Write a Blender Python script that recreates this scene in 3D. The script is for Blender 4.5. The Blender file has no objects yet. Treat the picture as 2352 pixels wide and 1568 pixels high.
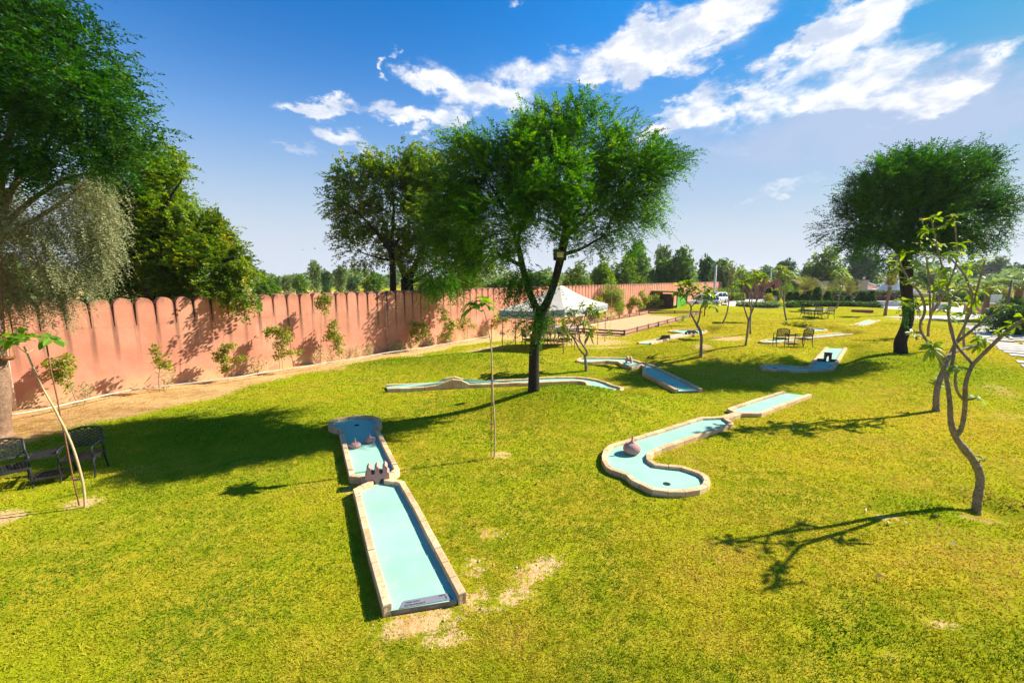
import bpy, math, random
import numpy as np
from mathutils import Vector, Matrix
from mathutils.geometry import tessellate_polygon

# ------------------------------------------------------------------ camera, sky, sun, exposure
SC = bpy.context.scene
COL = SC.collection
R = math.radians
F, CX, CY, CAMZ = 980.0, 1176.0, 784.0, 3.6       # the photo measured at 2352 x 1568
TH = math.atan(147.0 / 980.0)
CT, ST = math.cos(TH), math.sin(TH)
cam_d = bpy.data.cameras.new('camera')
cam_d.lens = 15.0; cam_d.sensor_width = 36.0
cam_d.clip_start = 0.05; cam_d.clip_end = 4000
cam = bpy.data.objects.new('camera', cam_d); COL.objects.link(cam)
cam.location = (0, 0, CAMZ); cam.rotation_euler = (math.pi / 2 - TH, 0, 0)
SC.camera = cam
SC.view_settings.view_transform = 'Standard'
SC.view_settings.look = 'None'
SC.view_settings.exposure = 1.28
SC.view_settings.gamma = 1.0
SC.view_settings.use_curve_mapping = False
SUN_EL, SUN_ROT = R(36), R(72)                    # sun from the right and a little behind the garden
sdir = Vector((math.cos(SUN_EL) * math.sin(SUN_ROT), math.cos(SUN_EL) * math.cos(SUN_ROT), math.sin(SUN_EL)))
sun_d = bpy.data.lights.new('sun', 'SUN'); sun_d.energy = 4.6; sun_d.angle = R(0.55); sun_d.color = (1.0, 0.93, 0.80)
sun = bpy.data.objects.new('sun', sun_d); COL.objects.link(sun)
sun.rotation_euler = sdir.to_track_quat('Z', 'Y').to_euler()
sun.location = sdir * 60


def ray(u, v):
    x = (u - CX) / F; y = -(v - CY) / F
    return Vector((x, CT + y * ST, -ST + y * CT))


class NT:
    """small helper to write node trees"""
    def __init__(s, tree):
        s.t = tree; s.n = tree.nodes; s.l = tree.links
    def new(s, typ, **kw):
        n = s.n.new(typ)
        for k, v in kw.items():
            setattr(n, k, v)
        return n
    def put(s, sock, v):
        if isinstance(v, bpy.types.NodeSocket):
            s.l.new(v, sock)
        elif v is not None:
            if sock.type == 'RGBA' and len(v) == 3:
                v = (*v, 1)
            sock.default_value = v
    def math(s, op, a, b=None, c=None, clamp=False):
        n = s.new('ShaderNodeMath', operation=op, use_clamp=clamp)
        for i, v in enumerate((a, b, c)):
            if v is not None:
                s.put(n.inputs[i], v)
        return n.outputs[0]
    def mix(s, f, a, b, blend='MIX'):
        n = s.new('ShaderNodeMix', data_type='RGBA', blend_type=blend)
        s.put(n.inputs[0], f); s.put(n.inputs[6], a); s.put(n.inputs[7], b)
        return n.outputs[2]
    def noise(s, vec, scale, detail=4, rough=0.55, dist=0.0):
        n = s.new('ShaderNodeTexNoise')
        if vec is not None:
            s.put(n.inputs['Vector'], vec)
        n.inputs['Scale'].default_value = scale; n.inputs['Detail'].default_value = detail
        n.inputs['Roughness'].default_value = rough; n.inputs['Distortion'].default_value = dist
        return n.outputs[0]
    def step(s, v, a, b):
        n = s.new('ShaderNodeMapRange', interpolation_type='SMOOTHSTEP')
        s.put(n.inputs[0], v); n.inputs[1].default_value = a; n.inputs[2].default_value = b
        return n.outputs[0]
    def ramp(s, f, stops):
        n = s.new('ShaderNodeValToRGB')
        e = n.color_ramp.elements
        while len(e) < len(stops):
            e.new(0.5)
        for i, (p, c) in enumerate(stops):
            e[i].position = p; e[i].color = (*c, 1)
        s.put(n.inputs[0], f)
        return n.outputs[0]


# ---- world: Nishita sky with procedural clouds hung at their own directions
W = bpy.data.worlds.new("World"); SC.world = W; W.use_nodes = True
n = NT(W.node_tree); W.node_tree.nodes.clear()
sky = n.new('ShaderNodeTexSky', sky_type='NISHITA', sun_disc=False)
sky.sun_elevation = SUN_EL; sky.sun_rotation = SUN_ROT
sky.air_density = 1.0; sky.dust_density = 0.9; sky.ozone_density = 2.2
tc = n.new('ShaderNodeTexCoord')
sep = n.new('ShaderNodeSeparateXYZ'); n.l.new(tc.outputs['Generated'], sep.inputs[0])
AZ = n.math('ARCTAN2', sep.outputs[0], sep.outputs[1])
EL = n.math('ARCSINE', sep.outputs[2])


def azel(u, v):
    d = ray(u, v).normalized()
    return math.atan2(d.x, d.y), math.asin(d.z)


def cloud_sum(blobs):
    tot = None
    for (u, v, ru, rv, rot, wgt) in blobs:
        a0, e0 = azel(u, v)
        ra = max(abs(azel(u + ru, v)[0] - a0), 0.01) * 1.15; re = max(abs(azel(u, v - rv)[1] - e0), 0.006) * 1.25
        c, s_ = math.cos(R(rot)), math.sin(R(rot))
        da = n.math('SUBTRACT', AZ, a0); de = n.math('SUBTRACT', EL, e0)
        p = n.math('MULTIPLY_ADD', da, c / ra, n.math('MULTIPLY', de, s_ / ra))
        q = n.math('MULTIPLY_ADD', da, -s_ / re, n.math('MULTIPLY', de, c / re))
        d2 = n.math('MULTIPLY_ADD', p, p, n.math('MULTIPLY', q, q))
        g = n.math('MULTIPLY', n.math('POWER', 2.718, n.math('MULTIPLY', d2, -1.0)), wgt)
        tot = g if tot is None else n.math('ADD', tot, g)
    return tot


mp = n.new('ShaderNodeMapping'); n.l.new(tc.outputs['Generated'], mp.inputs[0]); mp.inputs['Scale'].default_value = (1, 1, 1.9)
NZ = n.noise(mp.outputs[0], 10.0, 12, 0.60, 0.4)
NZ2 = n.noise(mp.outputs[0], 2.6, 8, 0.55, 0.5)
NZ3 = n.noise(mp.outputs[0], 15.0, 8, 0.6, 0.2)
white_b = [(1568, 55, 189, 53, 16, 0.95), (1702, 22, 166, 40, 8, 0.80), (1479, 100, 77, 44, 20, 0.60), (1468, 157, 37, 22, 10, 0.60), (1624, 105, 66, 28, 10, 0.55), (1969, 83, 133, 48, 16, 0.85), (1857, 122, 66, 28, 20, 0.50), (2035, 44, 77, 28, 14, 0.50), (2024, 155, 111, 31, 14, 0.72), (2180, 166, 88, 20, 10, 0.55), (2291, 133, 88, 17, 14, 0.45), (1624, 191, 40, 24, 0, 0.62), (1702, 222, 77, 22, 6, 0.72), (1835, 227, 77, 24, 0, 0.72), (1946, 235, 100, 24, -2, 0.75), (2091, 231, 88, 24, 0, 0.72), (2213, 216, 66, 20, 12, 0.62), (1541, 242, 55, 13, 4, 0.50), (1579, 278, 66, 22, 24, 0.55), (1657, 266, 77, 28, 10, 0.40), (1079, 211, 88, 37, -12, 0.80), (1179, 200, 66, 33, -8, 0.55), (979, 183, 55, 15, -14, 0.50), (1257, 169, 57, 31, 0, 0.68), (1313, 127, 42, 16, -8, 0.52), (1374, 191, 28, 12, 0, 0.55), (935, 272, 31, 15, -8, 0.60), (985, 295, 37, 10, -10, 0.45), (1046, 273, 37, 14, -5, 0.60), (1135, 239, 44, 22, -20, 0.50), (866, 242, 28, 15, 0, 0.50), (901, 124, 10, 7, 0, 0.50), (868, 150, 11, 10, 0, 0.50), (1215, 11, 28, 11, 14, 0.60), (1674, 142, 15, 8, 0, 0.35), (1718, 135, 11, 6, 0, 0.35), (779, 316, 44, 17, -8, 0.45), (723, 233, 55, 15, 0, 0.42), (634, 355, 44, 13, 0, 0.25), (1780, 428, 122, 13, 12, 0.36), (1924, 413, 77, 11, 6, 0.34), (2313, 353, 48, 6, 12, 0.45), (760, 236, 70, 16, -4, .62), (840, 318, 55, 18, -8, .66), (950, 272, 60, 18, -10, .66), (690, 356, 50, 12, 0, .42), (1030, 292, 40, 12, -8, .5), (1690, 330, 90, 26, 16, .45), (1560, 300, 70, 22, 18, .45)]
grey_b = [(1702, 322, 266, 66, 0, 0.60), (1946, 300, 244, 55, 0, 0.70), (2191, 322, 222, 122, 0, 0.70), (2113, 177, 155, 44, 14, 0.50), (1691, 77, 177, 44, 14, 0.40), (1613, 422, 266, 55, 0, 0.40), (2235, 222, 177, 66, 10, 0.50), (1891, 100, 133, 44, 15, 0.35)]
# ragged outlines: the directions are stirred by noise before the clouds are laid out
wv = n.new('ShaderNodeTexNoise'); n.l.new(mp.outputs[0], wv.inputs['Vector']); wv.inputs['Scale'].default_value = 8.0; wv.inputs['Detail'].default_value = 9; wv.inputs['Roughness'].default_value = 0.62
ws = n.new('ShaderNodeSeparateColor'); n.l.new(wv.outputs['Color'], ws.inputs[0])
EL0 = EL
AZ = n.math('ADD', AZ, n.math('MULTIPLY_ADD', ws.outputs[0], 0.30, -0.15)); EL = n.math('ADD', EL, n.math('MULTIPLY_ADD', ws.outputs[1], 0.16, -0.08))
cw = cloud_sum(white_b); cg = cloud_sum(grey_b)
aw = n.step(n.math('SUBTRACT', n.math('MULTIPLY', cw, n.math('MULTIPLY_ADD', NZ, 4.0, -0.85)), 0.20), 0.0, 0.75)
ag = n.math('MULTIPLY', n.step(n.math('ADD', cg, n.math('MULTIPLY_ADD', NZ2, 1.0, -0.55)), 0.0, 1.05), 0.95)
graded = n.new('ShaderNodeHueSaturation'); graded.inputs['Saturation'].default_value = 1.5; graded.inputs['Value'].default_value = 1.0
n.l.new(sky.outputs[0], graded.inputs['Color'])
bw = n.new('ShaderNodeRGBToBW'); n.l.new(graded.outputs[0], bw.inputs[0])
soft = n.math('DIVIDE', 1.0, n.math('MULTIPLY_ADD', n.math('MAXIMUM', n.math('SUBTRACT', bw.outputs[0], 1.6), 0.0), 0.34, 1.0))
cs_ = n.new('ShaderNodeCombineColor')
for i_, k_ in enumerate((0.06, 0.96, 1.14)):
    n.put(cs_.inputs[i_], n.math('MULTIPLY', soft, k_))
SKYC = n.mix(1.0, graded.outputs[0], cs_.outputs[0], 'MULTIPLY')
# pale dusty air low over the horizon
eq = n.math('DIVIDE', n.math('MAXIMUM', EL0, 0.0), 0.255)
low = n.math('POWER', 2.718, n.math('MULTIPLY', n.math('MULTIPLY', eq, eq), -1.0))
SKYC = n.mix(n.math('MULTIPLY', low, 0.95), SKYC, (4.5, 4.75, 5.5))
c1 = n.mix(ag, SKYC, (2.9, 3.6, 5.0))
lit = n.step(NZ3, 0.36, 0.62)
cloudc = n.mix(lit, (3.9, 4.4, 5.4), (6.6, 6.6, 6.7))
c2 = n.mix(n.math('MULTIPLY', aw, 0.95), c1, cloudc)
bg = n.new('ShaderNodeBackground'); bg.inputs['Strength'].default_value = 0.070
n.l.new(c2, bg.inputs[0])
wo = n.new('ShaderNodeOutputWorld'); n.l.new(bg.outputs[0], wo.inputs[0])

# ------------------------------------------------------------------ helpers
rng = np.random.default_rng(7)
random.seed(7)


def onz(u, v, z=0.0):
    d = ray(u, v); t = (z - CAMZ) / d.z
    return Vector((d.x * t, d.y * t, z))


def onY(u, v, Y):
    d = ray(u, v); t = Y / d.y
    return Vector((d.x * t, Y, CAMZ + d.z * t))


def zone(x0, y0, k):                               # a zoomed crop's pixels -> the photo's 2352-wide pixels
    return lambda *pts: [((x0 + px * k) / 1.63265, (y0 + py * k) / 1.63265) for px, py in pts]


ZA = zone(1150, 1500, 700 / 1155)
ZB = zone(2200, 1420, 900 / 2352)
Z2 = zone(0, 1000, 1000 / 2240)
Z3 = zone(1000, 1000, 1000 / 2240)
Z5 = zone(1850, 1020, 650 / 2216)
Z6 = zone(2450, 920, 650 / 2216)
Z7 = zone(3050, 920, 790 / 2212)
ZR = zone(3200, 1150, 640 / 1181)
ZE = zone(2850, 1180, 500 / 2352)
ZI = zone(2350, 1180, 500 / 2352)
ZS = zone(2450, 980, 400 / 2352)                   # shed and cars
ZH = zone(2750, 980, 400 / 2352)                   # hedge and palms
ZF = zone(3100, 980, 400 / 2352)                   # fountain
ZX = zone(3450, 980, 390 / 2352)                   # right background
ZC = zone(0, 1550, 450 / 1568)                     # left chairs

# ---- outlines of the golf lanes (kerb top, outside edge), start end open
LANES = {}
LANES['A'] = ZA((470, 1276), (420, 1095), (375, 930), (345, 800), (300, 600), (285, 548), (330, 524), (376, 504), (368, 484), (330, 476), (262, 468), (222, 290), (197, 178), (162, 170), (133, 158), (130, 142), (148, 124), (192, 108), (255, 97), (315, 92), (370, 92), (425, 98), (455, 112), (464, 130), (461, 150), (440, 163), (480, 240), (530, 335), (576, 424), (545, 447), (512, 468), (512, 482), (560, 489), (602, 496), (700, 660), (790, 830), (880, 990), (988, 1183))
LANES['B'] = ZB((1917, 116), (1640, 200), (1382, 283), (1376, 293), (1442, 322), (1310, 364), (1115, 370), (740, 485), (345, 602), (225, 640), (165, 690), (146, 745), (150, 800), (185, 860), (250, 895), (385, 940), (430, 985), (510, 1025), (635, 1085), (800, 1106), (970, 1106), (1110, 1085), (1195, 1045), (1213, 1000), (1190, 950), (1140, 915), (1045, 880), (940, 848), (800, 835), (690, 822), (640, 790), (632, 750), (665, 715), (740, 680), (860, 640), (1150, 540), (1440, 440), (1437, 422), (1385, 388), (1520, 340), (1715, 338), (1960, 245), (2208, 152))
LANES['C'] = Z3((1012, 1024), (1220, 1017), (1430, 1005), (1560, 997), (1710, 990), (1960, 980), (2210, 969)) + Z5((300, 1422), (590, 1410), (1000, 1390), (1100, 1390), (1170, 1405), (1190, 1435), (1150, 1465), (1138, 1485), (1152, 1503), (1250, 1532), (1420, 1546), (1560, 1541), (1640, 1520), (1667, 1490), (1658, 1473), (1620, 1458), (1540, 1438), (1450, 1400), (1350, 1370), (1200, 1345), (1060, 1332), (800, 1332), (420, 1348)) + Z3((2210, 937), (2080, 940), (1690, 962), (1580, 967), (1420, 970), (1200, 977), (1005, 985))
LANES['D'] = [(1550, 894), (1512, 874), (1475, 856), (1477, 840)] + Z5((1890, 1185), (1770, 1216), (1640, 1172), (1590, 1142), (1450, 1132), (1250, 1149), (1110, 1146), (1062, 1132), (1060, 1112), (1100, 1093), (1200, 1087), (1500, 1087), (1700, 1095), (1800, 1115), (1900, 1150)) + [(1487, 834), (1503, 838), (1530, 852), (1570, 870), (1614, 892)]
LANES['E'] = ZE((1150, 565), (1000, 725), (862, 872), (868, 900), (820, 906), (700, 900), (500, 885), (300, 868), (100, 868), (22, 880), (-12, 905), (50, 945), (300, 967), (700, 985), (1000, 980), (1250, 955), (1330, 925), (1440, 745), (1540, 578))
LANES['F'] = ZE((1415, 310), (1180, 333), (960, 356), (700, 392), (660, 396), (320, 420), (100, 432), (0, 448), (-25, 462), (40, 481), (200, 485), (330, 480), (560, 455), (690, 432), (960, 402), (1300, 368), (1650, 336))
LANES['G'] = ZE((205, 191), (330, 172), (450, 174), (560, 178), (582, 189), (520, 206), (700, 212), (900, 226), (1100, 240), (1180, 253), (1197, 265), (1120, 283), (960, 291), (760, 284), (560, 268), (380, 225))
LANES['H'] = ZE((1915, 80), (1820, 108), (1740, 136), (1650, 158), (1690, 168), (1540, 178), (1445, 188), (1432, 202), (1500, 210), (1700, 212), (1800, 204), (1870, 180), (1900, 168), (2010, 128), (2125, 90))
LANES['I'] = ZI((180, 484), (370, 448), (560, 410), (600, 405), (740, 365), (1000, 314), (880, 304), (745, 291), (760, 270), (900, 258), (1080, 255), (1250, 256), (1400, 267), (1425, 285), (1330, 316), (1000, 370), (840, 405), (700, 432), (560, 465), (440, 497))
LANES['J'] = ZI((1690, 192), (1770, 174), (1900, 173), (2040, 176), (2050, 184), (1900, 190), (1720, 204))
LANE_Z = {k: 0.10 for k in LANES}; LANE_Z.update(A=.14, C=.115, D=.125)
def zbed(k):
    return LANE_Z[k] - (.075 if k == 'A' else .06)

LANE_W = {k: [onz(u, v, LANE_Z[k]) for u, v in pts] for k, pts in LANES.items()}
_SEG = []
for k, pts in LANE_W.items():
    for i in range(len(pts)):
        a, b = pts[i], pts[(i + 1) % len(pts)]
        _SEG.append((a.x, a.y, b.x, b.y))
_SEG = np.array(_SEG)


def lane_dist(x, y):
    """distance from points to the nearest lane, 0 inside"""
    x = np.asarray(x, float).ravel(); y = np.asarray(y, float).ravel()
    best = np.full(x.shape, 1e9)
    for ax, ay, bx, by in _SEG:
        dx, dy = bx - ax, by - ay
        t = np.clip(((x - ax) * dx + (y - ay) * dy) / max(dx * dx + dy * dy, 1e-9), 0, 1)
        best = np.minimum(best, np.hypot(x - ax - t * dx, y - ay - t * dy))
    for pts in LANE_W.values():
        best[inside(x, y, pts)] = 0
    return best


def inside(x, y, pts):
    r = np.zeros(x.shape, bool)
    for i in range(len(pts)):
        a, b = pts[i], pts[i - 1]
        c = ((a.y > y) != (b.y > y)) & (x < (b.x - a.x) * (y - a.y) / ((b.y - a.y) or 1e-9) + a.x)
        r ^= c
    return r


MOUNDS = [(1.7, 11.5, 1.75, 1.15, .58), (-0.9, 17.1, 3.0, 0.95, .55), (8.9, 19.6, 2.6, 1.25, .62), (16.7, 17.1, 4.4, 3.6, .28), (7.70, 6.34, .40, .25, -.24),
          (19.5, 47, 5.0, 2.8, .7), (15.8, 28.2, 3.2, 1.6, .5), (34, 44.5, 5.5, 2.0, .6), (22, 22, 3.5, 4, .25), (25, 30, 4, 3, .3), (24, 40, 4, 2, .35)]


def H(x, y):
    x = np.asarray(x, float); y = np.asarray(y, float)
    z = np.zeros(x.shape)
    for mx, my, sx, sy, h in MOUNDS:
        q = ((x - mx) / sx) ** 2 + ((y - my) / sy) ** 2
        z = z + h * np.exp(-0.5 * q ** 1.15)
    d = lane_dist(x, y).reshape(x.shape)
    t = np.clip((d - 0.04) / 0.9, 0, 1)
    return z * t * t * (3 - 2 * t)


_TT = np.concatenate([np.arange(2.5, 40, 0.04), np.arange(40, 160, 0.4)])


def G(u, v):
    """where the sight line of a photo pixel meets the lawn"""
    d = ray(u, v)
    zz = CAMZ + d.z * _TT
    hit = np.nonzero(zz < H(d.x * _TT, d.y * _TT))[0]
    if len(hit) == 0:
        return onz(u, v, 0)
    t = _TT[hit[0]]
    return Vector((d.x * t, d.y * t, float(H(np.array([d.x * t]), np.array([d.y * t]))[0])))


def Hz(x, y):
    return float(H(np.array([x]), np.array([y]))[0])


# ---- objects
def tag(o, label, cat, group=None):
    o['label'] = label; o['category'] = cat
    if 'kind' not in o:
        o['kind'] = 'thing'
    if group:
        o['group'] = group
    return o


def kind(o, k):
    o['kind'] = k
    return o


def thing(name, label, cat, loc=(0, 0, 0), rz=0.0, group=None):
    o = bpy.data.objects.new(name, None); COL.objects.link(o)
    o.empty_display_size = 0.1
    o.location = loc; o.rotation_euler = (0, 0, rz)
    return tag(o, label, cat, group)


def link(name, me, parent=None, loc=None):
    o = bpy.data.objects.new(name, me); COL.objects.link(o)
    if parent is not None:
        o.parent = parent
    if loc is not None:
        o.location = loc
    return o


def dup(root, loc, rz=None, scale=None, label=None, group=None):
    def cp(o, par):
        c = o.copy(); COL.objects.link(c)
        if par is not None:
            c.parent = par
        for ch in o.children:
            cp(ch, c)
        return c
    c = cp(root, None)
    c.location = loc
    if rz is not None:
        c.rotation_euler = (0, 0, rz)
    if scale is not None:
        c.scale = scale if hasattr(scale, '__len__') else (scale,) * 3
    if label:
        c['label'] = label
    if group:
        c['group'] = group
    return c


def np_mesh(name, verts, quads, mat, rnd=None, smooth=False):
    """mesh from numpy arrays; quads is (M,4) or (M,3)"""
    me = bpy.data.meshes.new(name)
    verts = np.ascontiguousarray(verts, dtype=np.float32); quads = np.ascontiguousarray(quads, dtype=np.int32)
    m, k = quads.shape
    me.vertices.add(len(verts)); me.vertices.foreach_set('co', verts.ravel())
    me.loops.add(m * k); me.loops.foreach_set('vertex_index', quads.ravel())
    me.polygons.add(m); me.polygons.foreach_set('loop_start', np.arange(0, m * k, k, dtype=np.int32))
    me.polygons.foreach_set('use_smooth', np.full(m, smooth, dtype=bool))
    me.update(calc_edges=True)
    if rnd is not None:
        a = me.attributes.new('rnd', 'FLOAT', 'FACE'); a.data.foreach_set('value', np.ascontiguousarray(rnd, dtype=np.float32))
    if mat:
        me.materials.append(mat)
    return me


class MB:
    """collects shapes into one mesh"""
    def __init__(s):
        s.v = []; s.f = []; s.r = []; s.sm = []
    def face(s, idx, r=0.5, sm=False):
        s.f.append(tuple(idx)); s.r.append(r); s.sm.append(sm)
    def add(s, vs, fs, r=0.5, sm=False):
        o = len(s.v); s.v += [tuple(v) for v in vs]
        for f in fs:
            s.face([i + o for i in f], r, sm)
    def box(s, c, size, rz=0.0, r=0.5, bev=0.0, mat=None):
        x, y, z = (d / 2 for d in size)
        if bev:
            b = min(bev, x * .6, y * .6, z * .6)
            vs = []
            for sz, ins in ((-z, b), (-z + b, 0), (z - b, 0), (z, b)):
                X, Y = x - ins, y - ins
                vs += [(-X + b, -Y, sz), (X - b, -Y, sz), (X, -Y + b, sz), (X, Y - b, sz), (X - b, Y, sz), (-X + b, Y, sz), (-X, Y - b, sz), (-X, -Y + b, sz)]
            fs = [tuple(reversed(range(8))), tuple(range(24, 32))]
            for k in range(3):
                for i in range(8):
                    fs.append((k * 8 + i, k * 8 + (i + 1) % 8, k * 8 + 8 + (i + 1) % 8, k * 8 + 8 + i))
        else:
            vs = [(-x, -y, -z), (x, -y, -z), (x, y, -z), (-x, y, -z), (-x, -y, z), (x, -y, z), (x, y, z), (-x, y, z)]
            fs = [(3, 2, 1, 0), (4, 5, 6, 7), (0, 1, 5, 4), (1, 2, 6, 5), (2, 3, 7, 6), (3, 0, 4, 7)]
        m = mat or Matrix.Rotation(rz, 3, 'Z')
        s.add([m @ Vector(v) + Vector(c) for v in vs], fs, r)
    def tube(s, pts, rad, n=6, r=0.5, cap=True, sm=True):
        pts = [Vector(p) for p in pts]
        if not hasattr(rad, '__len__'):
            rad = [rad] * len(pts)
        rings = []; ref = None
        for i, p in enumerate(pts):
            d = (pts[min(i + 1, len(pts) - 1)] - pts[max(i - 1, 0)])
            d = d.normalized() if d.length > 1e-9 else Vector((0, 0, 1))
            if ref is None:
                ref = d.orthogonal().normalized()
            ref = (ref - d * ref.dot(d))
            ref = ref.normalized() if ref.length > 1e-6 else d.orthogonal().normalized()
            b = d.cross(ref)
            o = len(s.v); rings.append(o)
            for k in range(n):
                a = 2 * math.pi * k / n
                s.v.append(tuple(p + (ref * math.cos(a) + b * math.sin(a)) * rad[i]))
        for i in range(len(rings) - 1):
            for k in range(n):
                s.face((rings[i] + k, rings[i] + (k + 1) % n, rings[i + 1] + (k + 1) % n, rings[i + 1] + k), r, sm)
        if cap:
            s.face([rings[0] + k for k in reversed(range(n))], r); s.face([rings[-1] + k for k in range(n)], r)
    def lathe(s, prof, n=16, c=(0, 0, 0), r=0.5, lobes=0, amp=0.0, sm=True):
        o = len(s.v); c = Vector(c)
        for (rad, z) in prof:
            for k in range(n):
                a = 2 * math.pi * k / n
                q = rad * (1 - amp * (1 - abs(math.sin(a * lobes / 2)))) if lobes else rad
                s.v.append((c.x + q * math.cos(a), c.y + q * math.sin(a), c.z + z))
        for i in range(len(prof) - 1):
            for k in range(n):
                s.face((o + i * n + k, o + i * n + (k + 1) % n, o + (i + 1) * n + (k + 1) % n, o + (i + 1) * n + k), r, sm)
        s.face([o + k for k in reversed(range(n))], r); s.face([o + (len(prof) - 1) * n + k for k in range(n)], r)
    def prism(s, poly, z0, z1, r=0.5, mat=None, sides=True):
        """poly: 2-D points (ccw); extruded along z; mat maps the local frame"""
        nn = len(poly); m = mat or Matrix.Identity(4)
        o = len(s.v)
        for z in (z0, z1):
            for x, y in poly:
                s.v.append(tuple(m @ Vector((x, y, z))))
        for t in tessellate_polygon([[Vector((x, y, 0)) for x, y in poly]]):
            a, b, c = t
            q = (poly[b][0] - poly[a][0]) * (poly[c][1] - poly[a][1]) - (poly[b][1] - poly[a][1]) * (poly[c][0] - poly[a][0])
            if q < 0:
                b, c = c, b
            s.face((o + nn + a, o + nn + b, o + nn + c), r); s.face((o + c, o + b, o + a), r)
        if sides:
            for i in range(nn):
                j = (i + 1) % nn
                s.face((o + i, o + j, o + nn + j, o + nn + i), r)
    def mesh(s, name, mat):
        me = bpy.data.meshes.new(name)
        me.from_pydata(s.v, [], s.f); me.update()
        a = me.attributes.new('rnd', 'FLOAT', 'FACE'); a.data.foreach_set('value', s.r)
        me.polygons.foreach_set('use_smooth', s.sm)
        if mat:
            me.materials.append(mat)
        return me
    def build(s, name, mat, parent=None, shift=None):
        if shift is not None:
            s.v = [(x - shift[0], y - shift[1], z - shift[2]) for x, y, z in s.v]
        return link(name, s.mesh(name, mat), parent)


# ---- materials
def material(name, c1, c2=None, scale=6.0, rough=0.75, bump=0.0, bscale=40.0, rnd=0.0, spec=0.3, metal=0.0, detail=6, c3=None, coat=0.0):
    m = bpy.data.materials.new(name); m.use_nodes = True
    t = NT(m.node_tree); bs = t.n['Principled BSDF']
    tcn = t.new('ShaderNodeTexCoord')
    ob = tcn.outputs['Object']
    col = (*c1, 1)
    if c2 is not None:
        f = t.noise(ob, scale, detail, 0.6)
        f = t.step(f, 0.32, 0.68)
        col = t.mix(f, c1, c2)
        if c3 is not None:
            f3 = t.step(t.noise(ob, scale * 3.7, 5, 0.65), 0.52, 0.7)
            col = t.mix(f3, col, c3)
    if rnd:
        at = t.new('ShaderNodeAttribute', attribute_name='rnd')
        k = t.math('MULTIPLY_ADD', at.outputs['Fac'], 2 * rnd, 1 - rnd)
        col = t.mix(1.0, col, t.new('ShaderNodeCombineColor').outputs[0], 'MULTIPLY') if False else col
        hs = t.new('ShaderNodeHueSaturation')
        t.put(hs.inputs['Value'], k)
        t.put(hs.inputs['Color'], col)
        col = hs.outputs[0]
    t.put(bs.inputs['Base Color'], col)
    bs.inputs['Roughness'].default_value = rough
    bs.inputs['Metallic'].default_value = metal
    bs.inputs['Specular IOR Level'].default_value = spec
    if coat:
        bs.inputs['Coat Weight'].default_value = coat; bs.inputs['Coat Roughness'].default_value = 0.06
    if bump:
        b = t.new('ShaderNodeBump'); b.inputs['Strength'].default_value = bump; b.inputs['Distance'].default_value = 0.02
        t.put(b.inputs['Height'], t.noise(ob, bscale, 6, 0.65))
        t.put(bs.inputs['Normal'], b.outputs[0])
    return m


def leaf_material(name, stops, trans=0.35, rough=0.5, spec=0.25, nscale=0.5):
    m = bpy.data.materials.new(name); m.use_nodes = True
    t = NT(m.node_tree); bs = t.n['Principled BSDF']; out = t.n['Material Output']
    at = t.new('ShaderNodeAttribute', attribute_name='rnd')
    tcn = t.new('ShaderNodeTexCoord')
    nz = t.noise(tcn.outputs['Object'], nscale, 3, 0.5)
    f = t.math('ADD', at.outputs['Fac'], t.math('MULTIPLY_ADD', nz, 0.8, -0.4), clamp=True)
    col = t.ramp(f, stops)
    t.put(bs.inputs['Base Color'], col)
    bs.inputs['Roughness'].default_value = rough; bs.inputs['Specular IOR Level'].default_value = spec
    tr = t.new('ShaderNodeBsdfTranslucent')
    hs = t.new('ShaderNodeHueSaturation'); hs.inputs['Saturation'].default_value = 1.1; hs.inputs['Value'].default_value = 1.35
    t.put(hs.inputs['Color'], col); t.put(tr.inputs['Color'], hs.outputs[0])
    mx = t.new('ShaderNodeMixShader'); mx.inputs[0].default_value = trans
    t.l.new(bs.outputs[0], mx.inputs[1]); t.l.new(tr.outputs[0], mx.inputs[2]); t.l.new(mx.outputs[0], out.inputs[0])
    return m


# ---- foliage
def unit(a):
    return a / np.maximum(np.linalg.norm(a, axis=-1, keepdims=True), 1e-9)


def sprays(P, D, L, K, ll, lw, droop=0.25, jit=0.5, side=0.8):
    """leaf sprays: S axes with K leaves each -> verts, quads, rnd"""
    S = len(P)
    D = unit(D); L = np.broadcast_to(np.asarray(L, float), (S,))
    t = np.linspace(0.08, 1.0, K)[None, :] + rng.uniform(-.05, .05, (S, K))
    pos = P[:, None, :] + D[:, None, :] * (t * L[:, None])[:, :, None]
    pos[:, :, 2] -= droop * t ** 2 * L[:, None]
    sd = unit(np.cross(D, np.array([0, 0, 1.0])) + 1e-4)
    nn = unit(np.cross(sd, D))
    sg = np.where(np.arange(K) % 2 == 0, 1.0, -1.0)[None, :, None]
    a = unit(sd[:, None, :] * sg * side + D[:, None, :] * 0.5 + rng.normal(0, jit * .6, (S, K, 3)))
    nr = unit(nn[:, None, :] + rng.normal(0, jit, (S, K, 3)))
    w = unit(np.cross(nr, a))
    sc = rng.uniform(.65, 1.25, (S, K, 1))
    A = a * ll * sc; Wd = w * lw * .5 * sc
    v = np.stack([pos, pos + A * .5 + Wd, pos + A, pos + A * .5 - Wd], axis=2).reshape(-1, 3)
    q = np.arange(S * K * 4, dtype=np.int32).reshape(-1, 4)
    rs = rng.random((S, 1)) * .6 + rng.random((S, K)) * .4
    return v, q, rs.ravel()


def joinq(parts):
    vs, qs, rs = [], [], []; o = 0
    for v, q, r in parts:
        vs.append(v); qs.append(q + o); rs.append(r); o += len(v)
    return np.concatenate(vs), np.concatenate(qs), np.concatenate(rs)


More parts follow.
